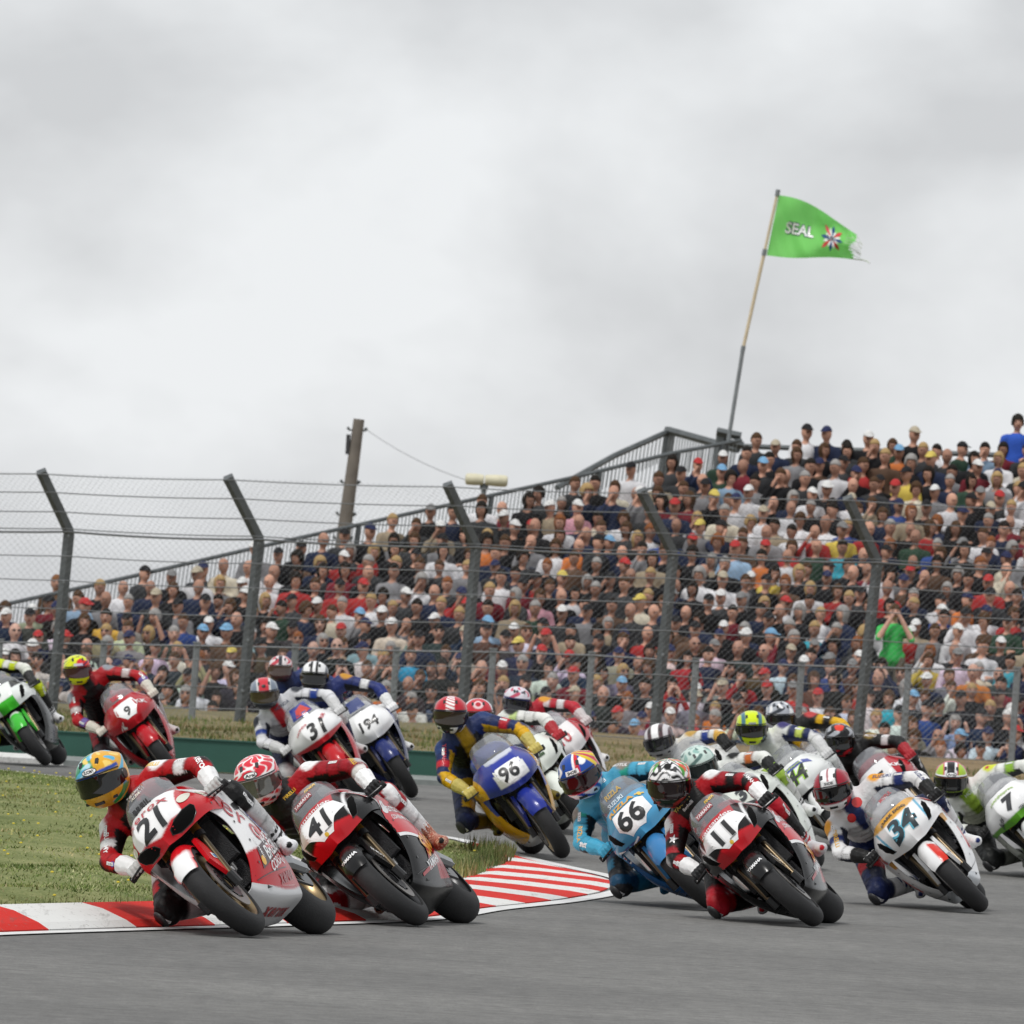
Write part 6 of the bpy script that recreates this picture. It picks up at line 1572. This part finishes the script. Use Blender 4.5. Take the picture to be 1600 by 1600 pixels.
# --- 66
SP.append(dict(px=(1120, 1424), head=7, lean=47, fine=True, label='light blue race bike number 66 half hidden behind the bike numbered 11', rlabel='rider in light blue leathers, blue white and red striped helmet', rim='_black', hd=(18, 22, 24), pose=(.065, 0, .02, 1.),
    suit=dict(base='48a6c8', stretch='101418', torso='4aa4c4', chest='3d94b4', shoulder='2aa08c', pad='8a8278', thigh='2c7c9c', knee='1a4a6a', kneepad='2a2a2c', legband='18284a', shin='2c7c9c', glove='3c94b4', knuckle='6a8890', glove_cuff='48a6c8', boot='2c6a90', boot2='245878', toe='20506e', cuff='48a6c8', hips='2c7c9c', armband='52b0d0'),
    paint=rules({'*': '4c9cc8', 'side': '1f5a94', 'belly': '1a4a80', 'mud': '3a7ab0', 'tank': '4c9cc8'}, [('side', lambda x, y, ay, z: z > .62, '4898c8')]),
    decals=[Pg('nose', [(-.10, .165), (.135, .165), (.14, .05), (.05, -.03), (-.07, -.03), (-.12, .05)], 0, 0, W_, 1, name='number_plate'), *num('66', .13, .07, shear=.05), Tx('nose', 'RIZLA', -.01, .205, .055, 0, 'd8a020', 3, bold=.05, space=1.1), Tx('nose', '+', .125, .205, .05, 0, 'e8c020', 3, bold=.06), Tx('front', 'RIZLA', 0, .985, .035, 0, 'b89848', 2, par='screen', bold=.03), Tx('front', 'SUZUKI', -.02, .93, .026, 0, 'd8e8f0', 2, par='screen'),
        Tx('right', 'SUZUKI', .45, .80, .035, 0, W_, 2, on=['cowl'], bold=.03), ('p', 'front', rect(.20, .07), -.14, .63, 1, -6, '2a3c80', 2, {'name': 'union_flag'}), ('p', 'front', rect(.20, .022), -.14, .63, 1, -6, W_, 3, {'name': 'union_flag'}), ('p', 'front', rect(.20, .012), -.14, .63, 1, -6, 'c02030', 4, {'name': 'union_flag'}), ('p', 'front', rect(.20, .012), -.14, .63, 1, 18, W_, 3, {'name': 'union_flag'}), ('p', 'front', rect(.20, .012), -.14, .63, 1, -30, W_, 3, {'name': 'union_flag'}), ('p', 'front', rect(.026, .07), -.14, .63, 1, -6, 'c02030', 4, {'name': 'union_flag'}),
        Tx('left', 'SUZUKI', -.2, .62, .07, 0, W_, 2, bold=.03), Tx('left', 'RIZLA', -.05, .42, .12, 10, 'd8a020', 2, bold=.04)],
    helm=helm_fn('1f4aa0', [(lambda a, e, x, y, z: (np.abs(a * np.cos(e) - .25) < .09) & (e > .2), 'd02a34'), (lambda a, e, x, y, z: (np.abs(a * np.cos(e) - .12) < .05) & (e > .2), W_), (lambda a, e, x, y, z: (np.abs(a * np.cos(e) + .75 + .2 * np.sin(e * 8)) < .10) & (e > .1), W_), (lambda a, e, x, y, z: (np.hypot(a * np.cos(e) - .55, e - .8) < .22), W_), (lambda a, e, x, y, z: (a > .9) & (e > .2) & (np.sin(a * 9 + e * 5) > 0), 'e0c020'), (lambda a, e, x, y, z: (a > 1.2) & (e > 0) & (np.sin(a * 9 + e * 5) < -.3), 'd02a34'), (lambda a, e, x, y, z: (e < -.36), W_), (lambda a, e, x, y, z: (e < -.36) & (np.sin(a * 8 + e * 10) > .4), '1f4aa0'), (lambda a, e, x, y, z: (np.abs(e + .40) < .03), 'd02a34')]), brand=('SHOEI', W_, '181818', False), hs=1.05, visor='200c10',
    words=[upL('MOTUL', W_, .026, .1), foL('BEL RAY', W_, .026, .1), upR('RIZLA', 'e0a830', .03, .7), foR('SUZUKI', W_, .03), foL('RIZLA+', 'e0a830', .03, .7), chest('SHOEI', W_, .026, .04, .05)]))
# --- 7
SP.append(dict(px=(1686, 1378), head=4, lean=47, fine=True, intake='none', label='white and green race bike number 7 running out of the right edge', rlabel='rider in white and lime leathers at the right edge, lime and pink helmet', rim='_black', hd=(2, 12, 2), pose=(.06, 0, .12, 1.), suit=dict(base='e4e6e0', stretch='1a1c1c', chest='c8ccb8', front='8aa838', pad='d8e040', armband='8cb83a', thigh='2a2c2c', knee='242626', shin='8a8c84', glove='202020', hips='303232', boot='d0d4c8', boot2='70903a', cuff='dde0d4', hump='d0d8a0'),
    paint=rules({'*': W_, 'belly': '8a9088', 'side': 'c8ccc4'}, [('cowl', lambda x, y, ay, z: z < .70, '5ea02a'), ('side', lambda x, y, ay, z: z < .45, '7e8478')]),
    decals=[Tx('nose', '7', .02, .075, .14, -4, '2a2c30', 3, bold=.08, shear=.1, name='race_number'), Tx('nose', 'HANNspree', 0, .19, .042, 0, '8ab030', 3, bold=.02, arc=-.8), Tx('nose', 'Ids', -.13, .03, .034, 0, '303438', 3), Tx('nose', 'TEN KATE', .10, -.01, .02, 10, '404448', 3)],
    helm=helm_fn('a8c83a', [(lambda a, e, x, y, z: (np.abs(y) < .030) & (e > .4), '202022'), (lambda a, e, x, y, z: (np.abs(np.abs(y) - .040) < .010) & (e > .4), W_), (lambda a, e, x, y, z: (np.abs(np.abs(y) - .054) < .005) & (e > .4), 'c82a58'), (lambda a, e, x, y, z: (np.abs(e - .33) < .07), W_), (lambda a, e, x, y, z: (np.abs(e - .27) < .02), 'c82a58'), (lambda a, e, x, y, z: (e < -.40) & (np.abs(a) < .8), '1c1c1c'), (lambda a, e, x, y, z: (np.abs(a) > 1.5), 'c02a50')]), brand=('Arai', W_, '202020', True), words=[upL(star, 'c02a40', .026, .1), chest('HONDA', 'c0c8c0', .03), upR('HANNspree', '70902c', .028)]))
# --- 96
SP.append(dict(px=(884, 1345), head=-8, lean=37, intake='none', label='blue and yellow race bike number 96 rounding the tip of the kerb', rlabel='rider in navy and yellow leathers, red and white helmet, beside the bike numbered 96', rim='', hd=(2, 6, 2), pose=(.14, -.02, -.01, 1.0),
    suit=dict(base='1c2c5c', chest='0f0f10', front='a88410', torso='1c2c5c', stretch='c89c14', shoulder='1c2c5c', forearm='e0ac10', cuff='e0ac10', armband='c02030', armband2='e0ac10', pad='203a70', thigh='1a2650', knee='182348', shin='7a6818', glove='c0b060', knuckle='e0e0d0', boot='6a6020', boot2='303010', hips='1a2650', kneepad='181f38'),
    paint=rules({'*': 'd8a418', 'cowl': '28389a', 'mud': '24328c', 'tank': '3a4ea8', 'belly': 'c8c8c8', 'side': 'c89418'}, [('cowl', lambda x, y, ay, z: (z < .70), '24348c'), ('cowl', lambda x, y, ay, z: (ay < .13) & (z < .80) & (z > .69), 'eeeeee'), ('cowl', lambda x, y, ay, z: (ay > .222), 'e0a818'), ('cowl', lambda x, y, ay, z: (z > .885) & (ay < .12), 'c8ccd8'), ('side', lambda x, y, ay, z: (x > .33) & (z > .5), '2c3c98')]),
    decals=[Pg('nose', [(-.115, .13), (.115, .13), (.115, .02), (.05, -.02), (-.05, -.02), (-.115, .02)], 0, 0, W_, 1, name='number_plate'), *num('96', .105, .052, u=-.01, shear=.1), Tx('left', 'YZF', -.42, .80, .06, 60, W_, 2), Tx('left', 'YAMAHA', -.67, .44, .03, -65, W_, 2, par='mud'), Tx('left', 'YAMAHA', -.5, .75, .04, 45, W_, 2)],
    helm=helm_fn('c02434', [(lambda a, e, x, y, z: (e < .30), '2c2c50'), (lambda a, e, x, y, z: (np.abs(a * np.cos(e)) < .22) & (e > .25) & (np.sin(e * 30 + a * 10) > -.35), W_), (lambda a, e, x, y, z: (e < -.36), '202022'), (lambda a, e, x, y, z: (e < -.5) & (np.sin(a * 7) > .2), W_)]), visor='2a2014', words=[upR('YAMAHA', 'd03040', .03, .2)]))
# --- 31
SP.append(dict(px=(573, 1256), head=-4, lean=40, intake='none', label='white and red race bike number 31 overlapping the bike numbered 194', rlabel='rider in white leathers with red stripes, grey helmet with a red crown stripe', rim='_black', hd=(-2, 10, 8), pose=(.10, 0, .06, 1.),
    suit=dict(base='d8d8dc', stretch='14182c', chest='b8b8c0', front='b01c28', shoulder='d8d8dc', pad='30343c', armband='1c3a8c', forearm='dcdce0', thigh='20264c', knee='d8d8d8', shin='20264c', glove='c8c8c8', knuckle='606060', hips='20264c', torso='d0d0d4', boot='c0c0c0'),
    paint=rules({'*': W_, 'side': 'c01c28', 'belly': '303038', 'mud': 'b81820'}, [('cowl', lambda x, y, ay, z: (z < .69), 'b81c28')]),
    decals=[*num('31', .13, .06, shear=.25, u=.02), ('p', 'front', [(-.10, .93), (.10, .93), (.08, 1.03), (-.07, 1.03)], 0, 0, 1, 0, '283a8c', 1, {'par': 'screen'}), ('p', 'front', [(-.06, .94), (.09, .94), (.04, 1.02), (-.03, 1.0)], 0, 0, 1, 0, 'c83a30', 2, {'par': 'screen'}), Tx('nose', 'HONDA', -.09, .15, .026, 8, 'c02030', 3), Tx('nose', 'RUMI', .13, .16, .03, 60, 'c02030', 3)],
    helm=helm_fn('7a8494', [(lambda a, e, x, y, z: (np.abs(y) < .045) & (e > .25), 'c83440'), (lambda a, e, x, y, z: (np.hypot(y / .02, (e - .6) / .12) < 1), '181818'), (lambda a, e, x, y, z: (np.abs(np.abs(y) - .055) < .008) & (e > .2), 'd8d8d8'), (lambda a, e, x, y, z: (e < -.4), '30323a')]), visor='3a3020', words=[chest('HONDA', '404860', .03)]))
# --- 194
SP.append(dict(px=(648, 1250), head=-7, lean=36, intake='none', label='white and dark blue race bike number 194 behind the bike numbered 31', rlabel='rider in dark blue leathers, white helmet with two black stripes', rim='_black', hd=(2, 4, 0), pose=(.20, 0, .05, 1.),
    suit=dict(base='26326c', stretch='0e1018', chest='1c2450', armband='e0e0e0', forearm='28367a', cuff=W_, thigh='1c2450', knee='e0e0e0', shin='1c2450', glove='e0e0e0', hips='1c2450', pad='c89030', boot='e0e0e0'),
    paint=rules({'*': W_, 'mud': '222e68', 'side': '1e2860', 'belly': '202c60'}, [('cowl', lambda x, y, ay, z: (ay > .235), '2c3c88')]),
    decals=[*num('194', .092, .07, shear=.15), ('p', 'front', [(-.08, .94), (.08, .94), (.07, 1.03), (-.06, 1.03)], 0, 0, 1, 0, '384478', 1, {'par': 'screen'})],
    helm=helm_fn('ececec', [(lambda a, e, x, y, z: (np.abs(np.abs(y) - .025) < .012) & (e > .25), '161616'), (lambda a, e, x, y, z: (e < -.38), '1c1c20'), (lambda a, e, x, y, z: (np.abs(y) > .10) & (e > .1), '60646c')]), visor='0a0a0a'))
# --- behind them, only the helmet shows
SP.append(dict(px=(556, 1213), head=-6, lean=34, label='dark blue race bike hidden behind the bikes numbered 31 and 194', rlabel='rider mostly hidden behind two others, pink and white helmet', rim='_black', hd=(0, 4, 2), pose=(.14, 0, .0, 1.),
    suit=dict(base='28386c', stretch='101010', chest='20284c'), paint=rules({'*': '2a3870'}, []), decals=[], helm=helm_fn('e0d8da', [(lambda a, e, x, y, z: swirl(a, e, 5, 5, .9) > .15, 'c84a58'), (lambda a, e, x, y, z: (np.abs(y) < .02) & (e > .3), '303038'), (lambda a, e, x, y, z: (e < -.38), '50343a')]), visor='4a3a34'))
# --- 9
SP.append(dict(px=(279, 1222), head=-5, lean=40, intake='none', label='red race bike number 9 with a white plate, left background', rlabel='rider in red leathers with fluorescent yellow and red helmet, left background', rim='', hd=(-8, 6, 8), pose=(.18, 0, .05, 1.),
    suit=dict(base='b01822', stretch='100e10', torso='a81620', chest='141114', front='121012', armband='c8b8b8', armband2='6a5aa0', pad='90949c', cuff='d8d0c8', thigh='a01620', knee='30282c', shin='c0b8b8', glove='d0ccc0', knuckle='707070', hips='141114', shoulder='b01822', boot='c8c0c0'),
    paint=rules({'*': 'b01420', 'tail': 'b01420'}, []), decals=[Pg('nose', [(-.10, .20), (.10, .20), (.115, .09), (.05, .0), (-.05, .0), (-.115, .09)], 0, 0, W_, 1, name='number_plate'), *num('9', .085, .07, shear=.1), Tx('nose', 'KK', .15, .12, .05, 0, W_, 2), Tx('nose', 'KK', -.13, .0, .04, 0, W_, 2), Tx('front', 'SBK', -.02, .95, .04, 0, 'c83040', 2, par='screen'), Tx('left', 'XEROX', -.2, .55, .08, -40, W_, 2)],
    helm=helm_fn('d8e020', [(lambda a, e, x, y, z: (a > -.1) & (e > .2) & (e < .75 + .1 * np.sin(a * 6)), 'd83030'), (lambda a, e, x, y, z: (np.abs(swirl(a, e, 4, 5, .4)) < .07) & (e > .3), '2a2048'), (lambda a, e, x, y, z: (a < -.7) & (e < .2), '3a2a50'), (lambda a, e, x, y, z: (e < -.38) & (np.abs(a) > .75), '2a2040'), (lambda a, e, x, y, z: (np.abs(a) < .3) & (np.abs(e - .42) < .08), 'c8c0d8')]), visor='3a1c20', words=[upR('KK', 'c8c8c8', .04, .6), foL('GMB', W_, .03)]))
# --- far left
SP.append(dict(px=(76, 1199), head=3, lean=38, label='white and bright green race bike cut by the left edge', rlabel='rider in black, white and fluorescent yellow leathers cut by the left edge', rim='_black', hd=(0, 6, 6), pose=(.12, 0, .04, 1.),
    suit=dict(base='1a1c18', stretch='101010', torso='202220', yoke='c8d820', shoulder='c8d820', uparm='e0e0d8', armband='c8d820', forearm='d8dcd0', thigh='181818', knee='c8d820', legband='c0c4c0', shin='181818', glove='303030', hips='181818'),
    paint=rules({'*': 'e8ece8', 'side': '141614', 'belly': '141414', 'mud': '40b838', 'tank': '202220'}, [('cowl', lambda x, y, ay, z: (ay < .10) & (z < .76), '3cb428'), ('cowl', lambda x, y, ay, z: (z > .83) & (ay > .12), '1c1e1c'), ('mud', lambda x, y, ay, z: (ay < .045) & (x > .7) & (x < .82), 'e8ece8')]),
    decals=[*num('3', .075, .13, col='406040', shear=.1, u=-.02)], helm=helm_fn('c8d820', [(lambda a, e, x, y, z: e < .1, '202020')])))
# --- three riders behind 96
SP.append(dict(px=(924, 1306), head=-8, lean=40, label='white and lime race bike partly hidden behind the bike numbered 96', rlabel='rider in white and green leathers with red helmet, behind the navy and yellow rider', rim='_black', hd=(-2, 6, 5), pose=(.10, 0, .04, 1.),
    suit=dict(base='dfe2da', stretch='16181a', pad='181a1c', shoulder='c8dc90', uparm='e6e6e2', forearm='e6e6e2', glove='a82c34', knuckle='d8c8c8', cuff='b02830', thigh='202424', hips='202424', chest='c8ccc4'),
    paint=rules({'*': 'e4e8e0'}, [('side', lambda x, y, ay, z: (x < .2) & (z < .6), '86b840'), ('side', lambda x, y, ay, z: (np.abs(x - .22) < .03), 'a8cc60')]), decals=[Tx('nose', '52', 0, .08, .11, 0, '2a4a20', 3, bold=.05, name='race_number')],
    helm=helm_fn('c83440', [(lambda a, e, x, y, z: (np.hypot(a * .8, e - .75) < .30), 'e8c8cc'), (lambda a, e, x, y, z: (np.hypot(a * .8, e - .75) < .17), 'b82c38'), (lambda a, e, x, y, z: np.abs(a) > 1.1, 'd8d8e0'), (lambda a, e, x, y, z: (e < -.38), 'c02c38')]), visor='20181c'))
SP.append(dict(px=(965, 1268), head=-8, lean=41, label='red and white race bike farthest back of the middle group', rlabel='rider in red and white leathers with white patterned helmet, middle background', rim='_black', hd=(-6, 8, -4), pose=(.10, 0, .0, 1.),
    suit=dict(base='b42030', stretch='141416', pad='d89830', shoulder='d8c8c8', uparm='b82434', armband='e0dcdc', forearm='b82434', cuff='181818', glove='c8c0c0', thigh='a81c28', hips='201418'),
    paint=rules({'*': 'e8e4e4'}, [('cowl', lambda x, y, ay, z: (ay > .15), 'b82430'), ('side', lambda x, y, ay, z: (z > .62), 'b82430')]), decals=[Tx('nose', '10', 0, .08, .11, 0, 'b02430', 3, bold=.03, name='race_number'), Tx('left', 'DUCATI', -.3, .68, .06, -30, 'b02430', 2)],
    helm=helm_fn('d8d4dc', [(lambda a, e, x, y, z: swirl(a, e, 6, 6, .6) > .35, 'c05068'), (lambda a, e, x, y, z: (np.hypot(a * 1.0 + .2, e - .8) < .13) | (np.hypot(a * 1.0 - .25, e - .75) < .1), '404050'), (lambda a, e, x, y, z: (np.abs(e - .28) < .06), '2c3c90'), (lambda a, e, x, y, z: (e < -.38), '38304c')]), visor='1a1a20'))
# --- riders behind 11
SP.append(dict(px=(1276, 1366), head=3, lean=48, label='white and lime race bike half hidden behind the bikes numbered 11 and 34', rlabel='rider in white and lime leathers with pale mint helmet, behind the black and white helmet', rim='_black', hd=(-14, 12, 24), pose=(.02, 0, 0., 1.),
    suit=dict(base='e2e4e0', stretch='181a1a', shoulder='e8e8e4', pad='101010', uparm='e4e4e0', armband='c86a30', forearm='e4e6e0', cuff='a4c840', glove='1a1c1c', knuckle='9ccc30', glove_back='b4dc40', thigh='d8dcd0', knee='a8c850', shin='d8d8d4', hips='c8ccc4'),
    paint=rules({'*': 'dfe4dc'}, [('side', lambda x, y, ay, z: (z > .6) & (x < .2), 'b4d070')]), decals=[Tx('left', 'HANNspree', -.2, .62, .06, -25, '8ab040', 2), Tx('nose', '3', 0, .08, .12, 0, '303438', 3, bold=.05, name='race_number')],
    helm=helm_fn('c8dcd4', [(lambda a, e, x, y, z: swirl(a, e, 4, 5, 1.7) > .45, '90b8b0'), (lambda a, e, x, y, z: swirl(a, e, 5, 6, .2) > .55, '607c78'), (lambda a, e, x, y, z: (e < -.2), '505a5c')]), visor='202828'))
SP.append(dict(px=(1190, 1316), head=2, lean=45, label='white race bike with gold trim hidden behind the light blue rider', rlabel='rider in white and gold leathers, brown helmet with a white centre stripe', rim='_black', hd=(12, 12, 15), pose=(.0, 0, .02, 1.),
    suit=dict(base='dcdcd8', stretch='1c2c5c', shoulder='e0dcd0', pad='c8a050', uparm='e0e0dc', armband='28408c', forearm='d8a848', hump='dcd8cc', yoke='e0dcd0', thigh='c8c8c4'),
    paint=rules({'*': 'e4e4e0'}, []), decals=[Tx('nose', '55', 0, .08, .11, 0, '303438', 3, bold=.05, name='race_number')],
    helm=helm_fn('584448', [(lambda a, e, x, y, z: (np.abs(y) < .03) & (e > -.2), W_), (lambda a, e, x, y, z: (np.abs(np.abs(y) - .085) < .018) & (e > 0), 'd0ccd0'), (lambda a, e, x, y, z: (e < -.3), 'a0a0a4')]), visor='1c1c20'))
# --- 44
SP.append(dict(px=(1344, 1332), head=3, lean=44, intake='none', label='white race bike number 44 in lime figures with a blue band', rlabel='rider in white and navy leathers with fluorescent yellow helmet', rim='_black', hd=(-2, 8, 4), pose=(.16, .02, -.04, 1.),
    suit=dict(base='e0e2e0', stretch='1c2448', chest='d8dad4', front='b4b8b0', pad='3a3470', shoulder='e0e2e0', uparm='222c58', armband='c8d868', forearm='e0e0e0', cuff='e0e0e0', thigh='d0d0d0', hips='20284c', torso='dcdedc', glove='c8c8c8', yoke='e4e4e0'),
    paint=rules({'*': 'e8eae8'}, [('side', lambda x, y, ay, z: (z > .66), 'd0d4d4')]), decals=[*num('44', .12, .07, col='202820', edge='a8e020', shear=.25), ('p', 'nose', [(-.17, .145), (.17, .145), (.15, .20), (-.15, .20)], 0, 0, 1, 0, '3a48a0', 1, {}), Tx('nose', 'HANNspree', 0, .172, .034, 0, 'b8d030', 3, bold=.02)],
    helm=helm_fn('d0e420', [(lambda a, e, x, y, z: (np.abs(y) > .052) & (e > .1), '4a7888'), (lambda a, e, x, y, z: (np.abs(y) > .085) & (e > .2), 'c8dc20'), (lambda a, e, x, y, z: (e < -.36) & (np.abs(a) > .6), '3c6070'), (lambda a, e, x, y, z: (np.abs(a) < .22) & (np.abs(e - .38) < .05), '808898')]), visor='0e0c0c'))
SP.append(dict(px=(1381, 1302), head=0, lean=42, label='white race bike hidden behind the bike numbered 44', rlabel='rider in yellow and black leathers with grey and white helmet, behind the fluorescent helmet', rim='_black', hd=(-10, 8, 4), pose=(.16, 0, 0, 1.),
    suit=dict(base='d8a818', stretch='101010', shoulder='181818', pad='c04040', uparm='d8a818', forearm='e0b020', armband='141414', torso='202020', thigh='202020', hips='202020'),
    paint=rules({'*': 'e6e6e6'}, [('cowl', lambda x, y, ay, z: (z > .8), 'e0e0e0')]), decals=[Tx('nose', '99', 0, .08, .11, 0, '303438', 3, bold=.05, name='race_number')],
    helm=helm_fn('a8acb4', [(lambda a, e, x, y, z: swirl(a, e, 5, 6, .4) > .3, '383c44'), (lambda a, e, x, y, z: swirl(a, e, 6, 5, 2.4) > .4, 'e8e8e8'), (lambda a, e, x, y, z: (e < -.38), 'c8c8cc')]), visor='1a1a1c'))
SP.append(dict(px=(1477, 1331), head=2, lean=45, label='red and white race bike behind the white bike numbered 34', rlabel='rider in black leathers with black, silver and red helmet', rim='_black', hd=(2, 8, 4), pose=(.08, 0, -.02, 1.),
    suit=dict(base='161617', stretch='0e0e0f', pad='8a7030', shoulder='1c1a18', armband='d8d0d0', uparm='161617', forearm='1a1a1b', glove='a02830', knuckle='c04048', cuff='1c1c1c', thigh='161617', chest='121212'),
    paint=rules({'*': 'e6e4e4', 'side': 'b01c28', 'tank': 'b01c28'}, [('cowl', lambda x, y, ay, z: (y > .12), 'b41e2a'), ('cowl', lambda x, y, ay, z: (ay > .2), 'b41e2a')]), decals=[*num('5', .11, .06, shear=.1), Tx('nose', 'KK', .15, .13, .045, 0, W_, 3, bold=.03), Tx('left', 'SBK', -.4, .72, .05, 60, W_, 3)],
    helm=helm_fn('1a1a1c', [(lambda a, e, x, y, z: (swirl(a, e, 5, 6, 1.0) > .25) & (e > .2), 'a8acb2'), (lambda a, e, x, y, z: (np.hypot(a * np.cos(e), e - .95) < .30), 'd84030'), (lambda a, e, x, y, z: (e < -.36) & (swirl(a, e, 7, 8, .2) > -.1), 'b83038')]), visor='0c0c0c', words=[upL('MOTO', 'd8d0d0', .028, .2)]))
for s in SP:
    M = bike_matrix(s['px'][0], s['px'][1], s['head'], s['lean'], s.get('sc', 1.0)); make_bike(s, M); ob = make_rider(s, M, M.inverted())
    hp = project(M @ (pose_joints(*s.get('pose', (0., 0., 0., 1.)))['head'] + Vector((.01, 0, .03)))); print(s['label'][:44], 'helmet at', [int(v) for v in hp])
print('all', round(time.time() - T0, 1))
